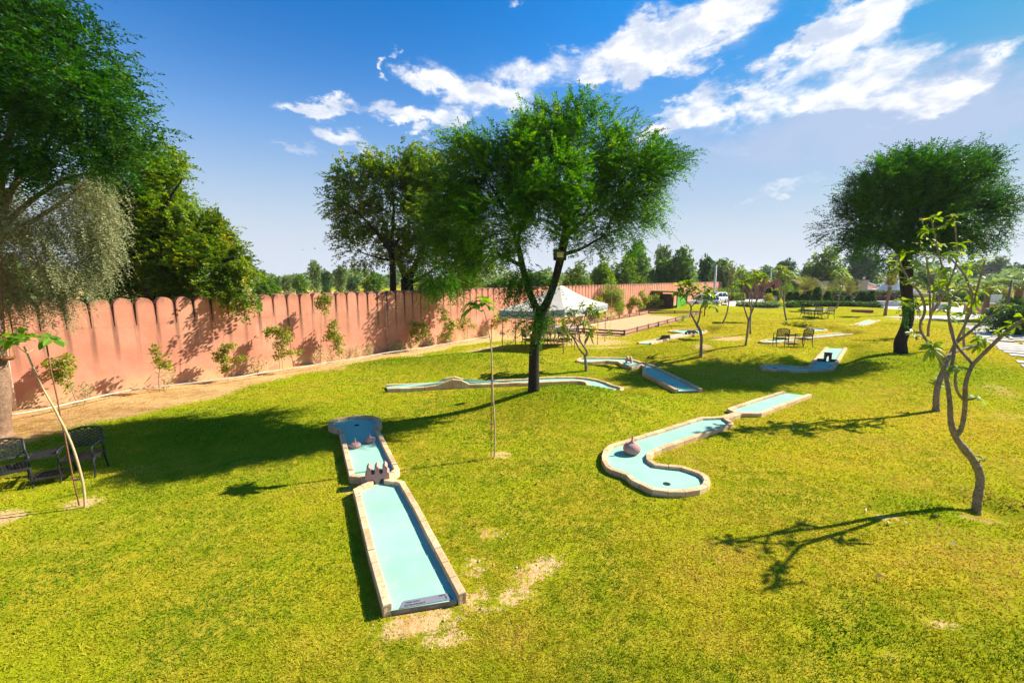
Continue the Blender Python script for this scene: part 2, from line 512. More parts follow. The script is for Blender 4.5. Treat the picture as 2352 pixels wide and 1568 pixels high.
def blob_points(blobs, N, shell=0.45):
    """random points in a union of ellipsoids (cx,cy,cz,rx,ry,rz), denser towards the outside"""
    b = np.array(blobs, float)
    vol = (b[:, 3] * b[:, 4] * b[:, 5]) ** .75
    pick = rng.choice(len(b), N, p=vol / vol.sum())
    d = unit(rng.normal(0, 1, (N, 3)))
    rad = rng.random(N) ** shell
    P = b[pick, :3] + d * rad[:, None] * b[pick, 3:6]
    return P, d


def colonize(att, nodes, par, step=0.35, infl=2.4, kill=0.45, iters=70, up=0.05):
    """space colonisation: grows a branch graph into the attractor points"""
    nodes = [np.array(p, float) for p in nodes]; par = list(par)
    att = np.array(att); alive = np.ones(len(att), bool)
    N = np.array(nodes)
    dd = np.linalg.norm(att[:, None] - N[None], axis=2); near = dd.argmin(1); dist = dd.min(1)
    for _ in range(iters):
        act = np.nonzero(alive & (dist < infl))[0]
        if len(act) == 0:
            infl *= 1.4
            if not alive.any() or infl > 40:
                break
            continue
        new = []
        for k in np.unique(near[act]):
            a = att[act[near[act] == k]]
            d = unit(a - nodes[k]).sum(0) + rng.normal(0, .15, 3); d[2] += up
            L = np.linalg.norm(d)
            if L < 1e-6:
                continue
            p = nodes[k] + d / L * step
            new.append(len(nodes)); nodes.append(p); par.append(int(k))
        if not new:
            break
        Nn = np.array([nodes[i] for i in new])
        dn = np.linalg.norm(att[:, None] - Nn[None], axis=2); j = dn.argmin(1); m = dn.min(1)
        better = m < dist
        near[better] = np.array(new)[j[better]]; dist[better] = m[better]
        alive &= dist > kill
        if len(nodes) > 5000:
            break
    return np.array(nodes), np.array(par)


def densify(path, rad, step):
    out, rr = [], []
    for i in range(len(path) - 1):
        a, b = Vector(path[i]), Vector(path[i + 1]); k = max(1, int((b - a).length / step))
        for j in range(k):
            out.append(a.lerp(b, j / k)); rr.append(rad[i] + (rad[i + 1] - rad[i]) * j / k)
    out.append(Vector(path[-1])); rr.append(rad[-1])
    return out, rr


def smooth_path(p, r, it=2):
    p = [Vector(q) for q in p]; r = list(r)
    for _ in range(it):
        q = [p[0]]; s = [r[0]]
        for i in range(len(p) - 1):
            q += [p[i].lerp(p[i + 1], .25), p[i].lerp(p[i + 1], .75)]; s += [r[i] * .75 + r[i + 1] * .25, r[i] * .25 + r[i + 1] * .75]
        p = q + [p[-1]]; r = s + [r[-1]]
    return p, r


def big_tree(root, limbs, blobs, natt, bark, leaf, nspr=3, K=22, L=.5, ll=.07, lw=.022, droop=.25, step=.35, kill=.5, tip=.006, jit=.5, shell=.45, upb=.05, hang=0.0, outw=.6, clump=1.5):
    """tree with traced main limbs, colonised branches and leaf sprays; world coordinates, children of root"""
    sh = np.array(root.location)
    mb = MB(); nodes, par, nrad = [], [], []
    for li, (path, rad) in enumerate(limbs):
        p, r_ = smooth_path(path, rad)
        mb.tube(p, r_, 12 if li == 0 else 9)
        dp, dr = densify(path, rad, step)
        for i, q in enumerate(dp):
            if i == 0:
                if nodes:
                    base = int(np.argmin([np.linalg.norm(np.array(q) - n_) for n_ in nodes]))
                else:
                    base = -1
                nodes.append(np.array(q)); par.append(base); nrad.append(dr[i])
            else:
                nodes.append(np.array(q)); par.append(len(nodes) - 2); nrad.append(dr[i])
    n0 = len(nodes)
    att, _ = blob_points(blobs, natt, shell)
    # branches leave the limbs, not the bare lower trunk
    zmin = att[:, 2].min()
    Nn, Pp = colonize(att, nodes, par, step, 2.6, kill, 80, upb)
    cnt = np.zeros(len(Nn)); kids = np.zeros(len(Nn), int)
    for i in range(len(Nn) - 1, -1, -1):
        cnt[i] = max(cnt[i], 1)
        if Pp[i] >= 0:
            cnt[Pp[i]] += cnt[i]; kids[Pp[i]] += 1
    rad = tip * cnt ** .47
    for i in range(n0, len(Nn)):
        a, b = Nn[Pp[i]], Nn[i]
        ra = min(rad[Pp[i]], (nrad[Pp[i]] * .8 if Pp[i] < n0 else 1)); rb = min(rad[i], ra)
        mb.tube([a, b], [min(ra, rb * 1.35), rb], 6 if rb > .02 else 4, cap=False)
    mb.build('trunk', bark, root, sh)
    sel = np.nonzero((np.arange(len(Nn)) >= n0) & (cnt < 14))[0]
    dirs = unit(Nn[sel] - Nn[np.maximum(Pp[sel], 0)])
    # leaves gather in clumps with gaps between them
    cx = Nn[sel] * (6.283 / clump) + rng.uniform(0, 6, 3); cf = np.sin(cx[:, 0] + np.sin(cx[:, 1])) + np.sin(cx[:, 1] * 1.1 + np.sin(cx[:, 2])) + np.sin(cx[:, 2] * 1.2 + np.sin(cx[:, 0]))
    rep = np.clip(np.round(nspr * (1.0 + .55 * cf)), 1, nspr * 2.2).astype(int)
    P = np.repeat(Nn[sel], rep, 0); D = np.repeat(dirs, rep, 0)
    cen = np.array(blobs)[:, :3].mean(0)
    outd = unit(P - cen)
    P = P + rng.normal(0, step * .55, P.shape)
    D = unit(D + outd * outw + rng.normal(0, .55, D.shape)); D[:, 2] -= hang
    Ls = L * rng.uniform(.6, 1.3, len(P))
    v, q, r_ = sprays(P, D, Ls, K, ll, lw, droop, jit)
    link('crown', np_mesh('crown', v - sh, q, leaf, r_), root)
    return len(q)

# ================================================================== the setting: lawn, wall, paving
WD = Vector((0.635, 0.772)).normalized(); WO = onz(890, 808, 0).to_2d(); WN = Vector((WD.y, -WD.x))
WALL_RZ = math.atan2(WD.y, WD.x)


def wall_s(u, v, z=0.0):
    """position along the wall of a photo pixel on its front face"""
    d = ray(u, v); w = -WO
    # camera (0,0) + t*d on line WO + s*WD
    den = d.x * WN.x + d.y * WN.y
    t = (WO.x * WN.x + WO.y * WN.y) / den
    p = Vector((d.x * t, d.y * t))
    return (p - WO).dot(WD), CAMZ + d.z * t


def wallpt(s, off=0.0, z=0.0):
    p = WO + WD * s + WN * off
    return Vector((p.x, p.y, z))


def axis(lo, hi, a, b, st, grow, far):
    c = list(np.arange(a, b + 1e-6, st)); d = st; x = c[-1]
    while x < far:
        d *= grow; x += d; c.append(x)
    d = st; x = c[0]
    while x > -far if lo is None else x > lo:
        d *= grow; x -= d; c.insert(0, x)
    return np.array(c)


gx = axis(None, None, -16.0, 26.0, 0.2, 1.14, 900.0)
gy = axis(-60, None, -1.0, 26.0, 0.2, 1.12, 1100.0)
GX, GY = np.meshgrid(gx, gy)
gz = H(GX.ravel(), GY.ravel())
P2 = np.stack([GX.ravel(), GY.ravel()], 1)


def ellmask(pts, c, rx, ry, rz=0.0):
    dx, dy = pts[:, 0] - c[0], pts[:, 1] - c[1]
    a = dx * math.cos(rz) + dy * math.sin(rz); b = -dx * math.sin(rz) + dy * math.cos(rz)
    return np.exp(-((a / rx) ** 2 + (b / ry) ** 2))


SAPL = Z2((660, 1205), (1345, 1095), (1920, 1010)) + Z3((125, 930), (610, 860), (1265, 750), (1535, 640), (1970, 740))
SAND = []   # (x, y, rx, ry, rz, strength)
def sand_at(u, v, rx, ry, k=1.0, rz=0.0):
    p = onz(u, v, 0); SAND.append((p.x, p.y, rx, ry, rz, k))
sand_at(965, 1428, .52, .20, 1.1, .25); sand_at(1020, 1468, .34, .13, .95, .2); sand_at(885, 1458, .26, .10, .8)
sand_at(1240, 1305, .50, .22, 1.0, .7); sand_at(1175, 1372, .40, .17, .95, .5); sand_at(1085, 1375, .26, .22, .9); sand_at(1130, 1225, .4, .2, .7); sand_at(1090, 1300, .3, .3, .75)
sand_at(0, 1190, .42, .3, 1.15); sand_at(190, 1155, .34, .26, 1.05); sand_at(1148, 1044, .3, .24, .95)
sand_at(800, 1125, .22, .3, .75); sand_at(925, 1080, .2, .35, .6); sand_at(1000, 1190, .12, .6, .5, 1.2)
sand_at(1430, 890, .55, .25, .8); sand_at(1612, 823, .55, .4, .9); sand_at(1675, 779, 1.7, 1.0, .95, .2); sand_at(1400, 800, 2.2, .9, .7)
sand_at(1240, 770, 5.5, 3.0, 1.2); sand_at(1340, 785, 3.0, 1.6, 1.1); sand_at(1120, 800, 3.0, 1.0, .7, .8)
sand_at(1815, 777, 1.0, .6, .7); sand_at(2290, 905, 2.0, .8, .55, .9); sand_at(2330, 960, 1.6, 1.0, .5); sand_at(2120, 733, 4.5, 1.6, .9)
sand_at(2255, 1183, .42, .24, 1.1); sand_at(2030, 1186, .32, .14, .85); sand_at(2115, 940, .5, .2, .6); sand_at(1185, 905, .5, .3, .75); sand_at(1655, 757, 1.0, .8, .7); sand_at(2170, 1435, .3, .14, .75); sand_at(2060, 1065, .35, .14, .65); sand_at(2050, 1500, .3, .1, .65); sand_at(1830, 1440, .2, .1, .55); sand_at(640, 1325, .3, .1, .55); sand_at(820, 1300, .25, .1, .5); sand_at(300, 1280, .3, .12, .5)
for u, v in SAPL:
    sand_at(u, v, .5, .4, .8)


def sand_mask(pts):
    m = np.zeros(len(pts))
    for x, y, rx, ry, rz, k in SAND:
        m = np.maximum(m, k * ellmask(pts, (x, y), rx, ry, rz))
    # bare earth along the foot of the wall, wider towards the big tree
    s = (pts[:, 0] - WO.x) * WD.x + (pts[:, 1] - WO.y) * WD.y
    off = (pts[:, 0] - WO.x) * WN.x + (pts[:, 1] - WO.y) * WN.y
    wdt = np.where(s < -4, 1.15 + np.clip(-s - 4.5, 0, 8) * .30, 1.15) + .22 * np.sin(s * 1.3) + .12 * np.sin(s * 3.1 + 1)
    m = np.maximum(m, np.clip(1.0 - (off - wdt) / .9, 0, 1) * 1.1 * (s < 45))
    return m


sand = sand_mask(P2)
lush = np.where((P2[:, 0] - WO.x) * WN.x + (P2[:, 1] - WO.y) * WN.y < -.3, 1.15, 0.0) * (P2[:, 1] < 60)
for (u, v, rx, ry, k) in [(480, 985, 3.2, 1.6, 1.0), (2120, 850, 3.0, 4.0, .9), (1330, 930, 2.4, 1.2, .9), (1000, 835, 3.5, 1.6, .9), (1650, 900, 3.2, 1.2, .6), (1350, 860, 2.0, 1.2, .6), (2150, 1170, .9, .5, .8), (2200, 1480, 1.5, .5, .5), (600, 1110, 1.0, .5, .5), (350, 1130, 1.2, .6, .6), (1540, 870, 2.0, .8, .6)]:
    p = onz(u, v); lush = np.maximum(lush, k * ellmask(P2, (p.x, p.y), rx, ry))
dry = np.zeros(len(P2))
for (u, v, rx, ry, k) in [(1900, 1050, 1.6, .8, .8), (250, 1350, 1.2, .6, .5), (700, 1350, 1.0, .5, .5), (1650, 1350, 1.6, .7, .6), (2000, 1500, 1.2, .5, .7), (2100, 1300, 1.4, .6, .7), (1950, 960, 2.5, 1.0, .7), (2200, 980, 2.2, 2.0, .9), (1800, 760, 12, 9, .8), (2240, 820, 4, 5, .9), (1350, 1200, 1.2, .8, .35)]:
    p = onz(u, v); dry = np.maximum(dry, k * ellmask(P2, (p.x, p.y), rx, ry))
nxv = len(gx); idx = np.arange(len(P2)).reshape(len(gy), nxv)
q = np.stack([idx[:-1, :-1], idx[:-1, 1:], idx[1:, 1:], idx[1:, :-1]], -1).reshape(-1, 4)


def lawn_material():
    m = bpy.data.materials.new('lawn'); m.use_nodes = True
    t = NT(m.node_tree); bs = t.n['Principled BSDF']
    ob = t.new('ShaderNodeTexCoord').outputs['Object']
    sa = t.new('ShaderNodeAttribute', attribute_name='sand').outputs['Fac']
    lu = t.new('ShaderNodeAttribute', attribute_name='lush').outputs['Fac']
    dr = t.new('ShaderNodeAttribute', attribute_name='dry').outputs['Fac']
    n1 = t.noise(ob, 0.55, 6, 0.6); n2 = t.noise(ob, 3.3, 6, 0.65); n3 = t.noise(ob, 26, 4, 0.7); n4 = t.noise(ob, 120, 3, 0.7)
    g = t.mix(t.step(n2, .36, .62), (.225, .258, .007), (.455, .360, .028))
    g = t.mix(t.step(n1, .40, .66), g, (.345, .360, .009))
    g = t.mix(t.math('MULTIPLY', dr, t.step(n2, .25, .6)), g, (.500, .360, .022))
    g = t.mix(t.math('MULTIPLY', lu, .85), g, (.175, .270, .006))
    fine = t.math('MULTIPLY_ADD', n3, .75, t.math('MULTIPLY_ADD', n4, .55, t.math('MULTIPLY', t.noise(ob, 7.5, 6, .7), .35)))
    hs = t.new('ShaderNodeHueSaturation'); t.put(hs.inputs['Value'], t.math('MULTIPLY_ADD', fine, .95, .14)); t.put(hs.inputs['Color'], g)
    s1 = t.mix(t.step(n3, .3, .7), (.62, .37, .145), (.70, .47, .23))
    s1 = t.mix(t.step(n2, .5, .72), s1, (.50, .27, .085))
    so = t.new('ShaderNodeAttribute', attribute_name='soil').outputs['Fac']
    s1 = t.mix(t.math('MULTIPLY', so, t.step(t.math('ADD', n3, t.math('MULTIPLY', n2, .6)), .55, .95)), s1, (.24, .115, .03))
    n9 = t.noise(ob, 9.0, 6, 0.7)
    edge = t.math('MULTIPLY', sa, t.math('MULTIPLY_ADD', n2, .8, t.math('MULTIPLY_ADD', n9, 2.6, t.math('MULTIPLY_ADD', n3, 1.4, -1.62))))
    f = t.step(edge, .38, .62)
    t.put(bs.inputs['Base Color'], t.mix(f, hs.outputs[0], s1))
    bs.inputs['Roughness'].default_value = 1.0; bs.inputs['Specular IOR Level'].default_value = 0.0
    b = t.new('ShaderNodeBump'); b.inputs['Strength'].default_value = .7; b.inputs['Distance'].default_value = .05
    t.put(b.inputs['Height'], t.math('MULTIPLY_ADD', n3, .8, t.math('MULTIPLY_ADD', n2, .9, t.math('MULTIPLY', n4, .35)))); t.put(bs.inputs['Normal'], b.outputs[0])
    return m


gme = np_mesh('lawn', np.stack([P2[:, 0], P2[:, 1], gz], 1), q, lawn_material(), smooth=True)
soil = np.zeros(len(P2))
for (u, v, rx, ry, k) in [(2255, 1180, .4, .3, 1.3), (60, 985, 2.2, 1.6, 1.0), (250, 945, 2.6, 1.0, .9), (420, 905, 2.0, .8, .7), (700, 850, 2.5, .7, .4), (560, 880, 2, .7, .5)]:
    p = onz(u, v); soil = np.maximum(soil, k * ellmask(P2, (p.x, p.y), rx, ry))
for nm, arr in (('soil', soil), ('sand', sand), ('lush', lush), ('dry', dry)):
    gme.attributes.new(nm, 'FLOAT', 'POINT').data.foreach_set('value', arr.astype(np.float32))
kind(link('lawn', gme), 'structure')

# short turf: blades on the lawn around the viewer, thinner with distance
NB = 800000
rr = np.exp(rng.uniform(math.log(2.3), math.log(46.0), NB)); aa = rng.uniform(-1.02, 1.02, NB)
bx, by = rr * np.sin(aa), rr * np.cos(aa)
ok = lane_dist(bx, by) > 0.02
bp = np.stack([bx, by], 1)
rag = np.sin(bx * 13 + 2 * np.sin(by * 9.1)) * np.sin(by * 15 + 2 * np.sin(bx * 11.3)) * .6 + np.sin(bx * 31 + by * 7) * np.sin(by * 29 - bx * 9) * .4
sm = sand_mask(bp) * (1 + .75 * rag) + rng.normal(0, .2, NB)
pat = np.sin(bx * 3.1 + 1.7 * np.sin(by * 2.3)) * np.sin(by * 3.7 + 1.3 * np.sin(bx * 2.9)) * .6 + np.sin(bx * 1.1 + 2 * np.sin(by * .7 + 1)) * np.sin(by * 1.3 + 1.6 * np.sin(bx * .8)) * .8
ok &= (sm < .52) & (rng.random(NB) < .76 + .14 * pat + .20 * rag)
off_w = (bx - WO.x) * WN.x + (by - WO.y) * WN.y
ok &= off_w > .1
bx, by, rr = bx[ok], by[ok], rr[ok]
bz = H(bx, by)
nb = len(bx)
lf = np.zeros(nb); bp = np.stack([bx, by], 1)
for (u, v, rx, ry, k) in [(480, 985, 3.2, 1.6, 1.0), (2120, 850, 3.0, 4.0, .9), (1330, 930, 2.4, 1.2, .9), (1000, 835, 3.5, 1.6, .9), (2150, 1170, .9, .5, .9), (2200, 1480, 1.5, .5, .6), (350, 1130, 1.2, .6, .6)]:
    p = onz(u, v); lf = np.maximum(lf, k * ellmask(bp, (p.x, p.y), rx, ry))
ang = rng.uniform(0, 2 * math.pi, nb); hgt = rng.uniform(.014, .036, nb) * (1 + .35 * lf) * (1 + .35 * rag[ok]); wid = .0035 * np.maximum(1, rr / 3.2) * rng.uniform(.7, 1.4, nb)
lean = rng.normal(0, .022, (nb, 2))
base = np.stack([bx, by, bz - .004], 1)
wv = np.stack([np.cos(ang) * wid, np.sin(ang) * wid, np.zeros(nb)], 1)
tipv = base + np.stack([lean[:, 0], lean[:, 1], hgt], 1)
gv = np.stack([base - wv, base + wv, tipv], 1).reshape(-1, 3)
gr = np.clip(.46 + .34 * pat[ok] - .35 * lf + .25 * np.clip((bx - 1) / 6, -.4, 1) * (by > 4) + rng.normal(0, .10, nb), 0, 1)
grass_m = leaf_material('turf_blades', [(0.0, (.090, .190, .004)), (.35, (.250, .285, .007)), (.65, (.430, .360, .018)), (1.0, (.590, .410, .09))], .25, .7, .1, .6)
go = kind(link('grass', np_mesh('grass', gv, np.arange(nb * 3).reshape(-1, 3), grass_m, gr)), 'stuff')
tag(go, 'short sunlit turf of the garden lawn', 'grass')


# ---- boundary wall
def wall_material():
    m = bpy.data.materials.new('pink_plaster'); m.use_nodes = True
    t = NT(m.node_tree); bs = t.n['Principled BSDF']
    ob = t.new('ShaderNodeTexCoord').outputs['Object']
    sp = t.new('ShaderNodeSeparateXYZ'); t.l.new(ob, sp.inputs[0]); X, Y, Z = sp.outputs
    c = t.mix(t.step(t.noise(ob, 1.1, 7, .6), .35, .66), (.530, .215, .135), (.610, .275, .180))
    c = t.mix(t.math('MULTIPLY', t.step(t.noise(ob, .5, 5, .6), .55, .72), .7), c, (.66, .34, .22))
    mpn = t.new('ShaderNodeMapping'); t.l.new(ob, mpn.inputs[0]); mpn.inputs['Scale'].default_value = (7, 1, .6)
    stk = t.noise(mpn.outputs[0], 1.0, 5, .6)
    c = t.mix(t.math('MULTIPLY', t.step(stk, .52, .75), .35), c, (.36, .13, .07))
    # dark run-off stains under the slots between the merlons
    ph = t.math('FRACT', t.math('ADD', t.math('DIVIDE', t.math('ADD', X, .18), .514), 100.0))
    dist = t.math('ABSOLUTE', t.math('SUBTRACT', ph, .5))
    band = t.math('SUBTRACT', 1.0, t.step(dist, .04, .19))
    fall = t.step(Z, .5, 2.2)
    nzs = t.step(t.noise(mpn.outputs[0], .8, 4, .6), .30, .62)
    c = t.mix(t.math('MULTIPLY', t.math('MULTIPLY', band, fall), t.math('MULTIPLY', nzs, .82)), c, (.115, .060, .042))
    # weathered, darkened caps
    cap = t.math('MULTIPLY', t.step(Z, 2.62, 2.93), t.step(t.noise(ob, 3.0, 6, .65), .36, .62))
    c = t.mix(t.math('MULTIPLY', cap, .6), c, (.130, .070, .050))
    # damp, peeling, pale foot of the wall
    foot = t.math('MULTIPLY', t.math('SUBTRACT', 1.0, t.step(Z, .15, .75)), t.step(t.noise(ob, 2.4, 7, .7), .38, .55))
    c = t.mix(foot, c, (.60, .36, .19))
    crack = t.math('ABSOLUTE', t.math('SUBTRACT', Z, t.math('MULTIPLY_ADD', t.noise(ob, 1.3, 6, .7), .14, 1.98)))
    ck = t.math('MULTIPLY', t.math('SUBTRACT', 1.0, t.step(crack, .0, .012)), t.step(t.noise(ob, .45, 3, .5), .45, .55))
    c = t.mix(t.math('MULTIPLY', ck, .6), c, (.25, .09, .05))
    t.put(bs.inputs['Base Color'], c); bs.inputs['Roughness'].default_value = .9; bs.inputs['Specular IOR Level'].default_value = .15
    b = t.new('ShaderNodeBump'); b.inputs['Strength'].default_value = .35; b.inputs['Distance'].default_value = .03
    t.put(b.inputs['Height'], t.math('MULTIPLY_ADD', t.noise(ob, 5, 8, .6), 1.0, t.math('MULTIPLY', t.noise(ob, 60, 4, .6), .25))); t.put(bs.inputs['Normal'], b.outputs[0])
    return m


M_WALL = wall_material()
SP = 0.514
wall = thing('boundary_wall', 'long pink plastered boundary wall topped with a row of rounded merlons', 'wall', (WO.x, WO.y, 0), WALL_RZ)
S0, S1 = -24.0, 64.0
mb = MB()
mb.box(((S0 + S1) / 2, .19, .86), (S1 - S0, .38, 2.48)); mb.build('wall_body', M_WALL, wall)
mb = MB(); mb.box(((S0 + S1) / 2, .20, 2.385), (S1 - S0 - .06, .20, .57)); mb.build('recess_panel', M_WALL, wall)


def merlon(mb, k, rnd):
    x = -.18 + k * SP; ht = .838 + rnd * .02; b, tp = .247, .222
    poly = [(x - b, 2.1), (x + b, 2.1), (x + b * .97, 2.35), (x + tp, 2.1 + ht - tp)]
    for i in range(1, 10):
        a = math.pi * i / 10
        poly.append((x + tp * math.cos(a), 2.1 + ht - tp + tp * 1.04 * math.sin(a)))
    poly += [(x - tp, 2.1 + ht - tp), (x - b * .97, 2.35)]
    # polygon in (x, z), extruded along y
    m = Matrix(((1, 0, 0, 0), (0, 0, -1, .383), (0, 1, 0, 0), (0, 0, 0, 1)))
    mb.prism(poly, 0.0, .386, rnd, m)


k0 = int((S0 + .4) / SP); k1 = int((S1 - .3) / SP)
rest = MB()
for k in range(k0, k1):
    s = -.18 + k * SP
    if -13.6 <= s < -13.6 + 100 * SP:
        mb = MB(); merlon(mb, k, random.random()); mb.build('merlon', M_WALL, wall)
    else:
        merlon(rest, k, random.random())
o = rest.build('merlon', M_WALL, wall); o['kind'] = 'stuff'

# irrigation hose along the foot of the wall
pts = [(20, 952)] + Z2((90, 1245), (380, 1195), (700, 1120), (1000, 1050), (1340, 1005), (1700, 965), (1920, 940), (2240, 883)) + Z3((260, 850), (500, 805), (760, 770), (1000, 720), (1260, 690), (1480, 650), (1650, 625), (1750, 600), (1900, 580), (2100, 568)) + [(1290, 762), (1400, 738)]
hp = []
for u, v in pts:
    s, z = wall_s(u, v)
    p = onz(u, v, .16)
    o_ = (Vector((p.x, p.y)) - WO).dot(WN)
    if o_ < .06:
        p = wallpt((p.to_2d() - WO).dot(WD), .06, .16)
    hp.append(p)
hp, hr = smooth_path(hp, [.022] * len(hp))
mb = MB(); mb.tube(hp, hr, 7)
M_HOSE = material('white_hose', (.62, .58, .50), (.45, .40, .33), 3)
tag(mb.build('irrigation_pipe', M_HOSE, None), 'thin white water pipe running along the foot of the pink wall', 'pipe')

# ---- paving, each a sheet above the lawn
M_CONC = material('pale_concrete', (.60, .55, .50), (.50, .45, .40), .8, .85, .15, 30, c3=(.42, .37, .32))
M_SAND = material('court_sand', (.60, .38, .19), (.52, .32, .15), 1.6, .95, .5, 25, c3=(.66, .46, .26))


def sheet(name, pts, z, mat):
    mb = MB(); w = [onz(u, v, z) for u, v in pts]
    poly = [(p.x, p.y) for p in w]
    ar = sum(poly[i - 1][0] * poly[i][1] - poly[i][0] * poly[i - 1][1] for i in range(len(poly)))
    if ar < 0:
        poly.reverse()
    mb.prism(poly, -.25, z, .5)
    return kind(mb.build(name, mat), 'structure')


sheet('plaza', [(2012, 703), (2012, 726), (2060, 729), (2215, 734), (2260, 728), (2290, 716), (2400, 712), (2400, 701)], .02, M_CONC)
sheet('driveway', Z6((560, 830), (900, 800), (1120, 768), (1440, 752), (1480, 700), (1440, 655), (1180, 655), (1120, 690), (980, 715)), .014, M_CONC)
sheet('sand_court', [(1434, 771), (1610, 722.5), (1490, 721.5), (1335, 748), (1256, 761)], .018, M_SAND)

# stepping slabs of the garden path
M_SLAB = material('white_stone_slab', (.56, .50, .44), (.44, .38, .33), 2.5, .85, .2, 40, rnd=.10)
pa, pb = onz(2395, 905), onz(2195, 737)
pdir = (pb - pa).normalized(); pn = Vector((pdir.y, -pdir.x, 0))
path_words = ['nearest, half out of frame', 'beside the bare edge of the lawn']
slab = None; cnt = 0
Lp = (pb - pa).length
stp = 1.02
for i in range(int(Lp / stp)):
    for j in range(3):
        if random.random() < .25:
            continue
        c = pa + pdir * (i * stp + .1 * (j % 2)) + pn * (.68 + j * 1.32 + random.uniform(-.06, .06))
        sz = (1.18 + random.uniform(-.06, .06), .62 + random.uniform(-.05, .05), .07)
        mb = MB(); mb.box((0, 0, .02), sz, bev=.012, r=random.random())
        o = mb.build('stepping_stone', M_SLAB)
        o.location = (c.x, c.y, Hz(c.x, c.y) + .005); o.rotation_euler = (0, 0, math.atan2(pn.y, pn.x) + random.uniform(-.03, .03))
        tag(o, 'flat pale rectangular stone slab in the stepping path leading to the plaza', 'paving slab', 'stone slabs of the stepping path'); cnt += 1

# ================================================================== golf lanes
def bed_material():
    m = bpy.data.materials.new('turquoise_lane_paint'); m.use_nodes = True
    t = NT(m.node_tree); bs = t.n['Principled BSDF']; ob = t.new('ShaderNodeTexCoord').outputs['Object']
    c = t.mix(t.step(t.noise(ob, 1.3, 7, .6), .34, .66), (.270, .500, .375), (.325, .555, .430))
    c = t.mix(t.math('MULTIPLY', t.step(t.noise(ob, 3.4, 8, .7), .54, .70), .55), c, (.40, .54, .43))
    c = t.mix(t.math('MULTIPLY', t.step(t.noise(ob, 2.1, 8, .72), .56, .72), .40), c, (.30, .38, .27))
    c = t.mix(t.math('MULTIPLY', t.step(t.noise(ob, 38, 3, .6), .70, .76), .7), c, (.16, .15, .10))
    t.put(bs.inputs['Base Color'], c); bs.inputs['Roughness'].default_value = .9; bs.inputs['Specular IOR Level'].default_value = .08
    b = t.new('ShaderNodeBump'); b.inputs['Strength'].default_value = .2; b.inputs['Distance'].default_value = .01
    t.put(b.inputs['Height'], t.noise(ob, 45, 6, .65)); t.put(bs.inputs['Normal'], b.outputs[0])
    return m


M_BED = bed_material()
M_KERB = material('sandstone_kerb', (.600, .370, .180), (.690, .490, .300), 5, .85, .35, 45, rnd=.16, c3=(.42, .23, .10))
M_CEM = material('cement_edge', (.30, .25, .19), (.20, .16, .12), 9, .9, .5, 50)
M_DARK = material('dark_hole', (.012, .014, .014), rough=.9)
M_PLATE = material('grey_plate', (.22, .22, .25), (.19, .19, .22), 6, .45, spec=.4)
M_INK = material('dark_ink', (.05, .05, .06), rough=.6)
M_TERRA = material('pink_sandstone', (.420, .225, .195), (.480, .275, .240), 9, .85, .3, 60, c3=(.34, .17, .15))


def offset_poly(pts, d):
    """open polyline offset to its left by d (mitred)"""
    out = []
    for i, p in enumerate(pts):
        a = pts[max(i - 1, 0)]; b = pts[min(i + 1, len(pts) - 1)]
        n1 = Vector((-(p - a).y, (p - a).x)) if i > 0 else None
        n2 = Vector((-(b - p).y, (b - p).x)) if i < len(pts) - 1 else None
        n1 = n1.normalized() if n1 is not None and n1.length > 1e-9 else None
        n2 = n2.normalized() if n2 is not None and n2.length > 1e-9 else None
        if n1 is None:
            m = n2
        elif n2 is None:
            m = n1
        else:
            m = (n1 + n2)
            m = m / max(m.length_squared / 2, .45) if m.length > 1e-6 else n1
        out.append(p + m * d)
    return out


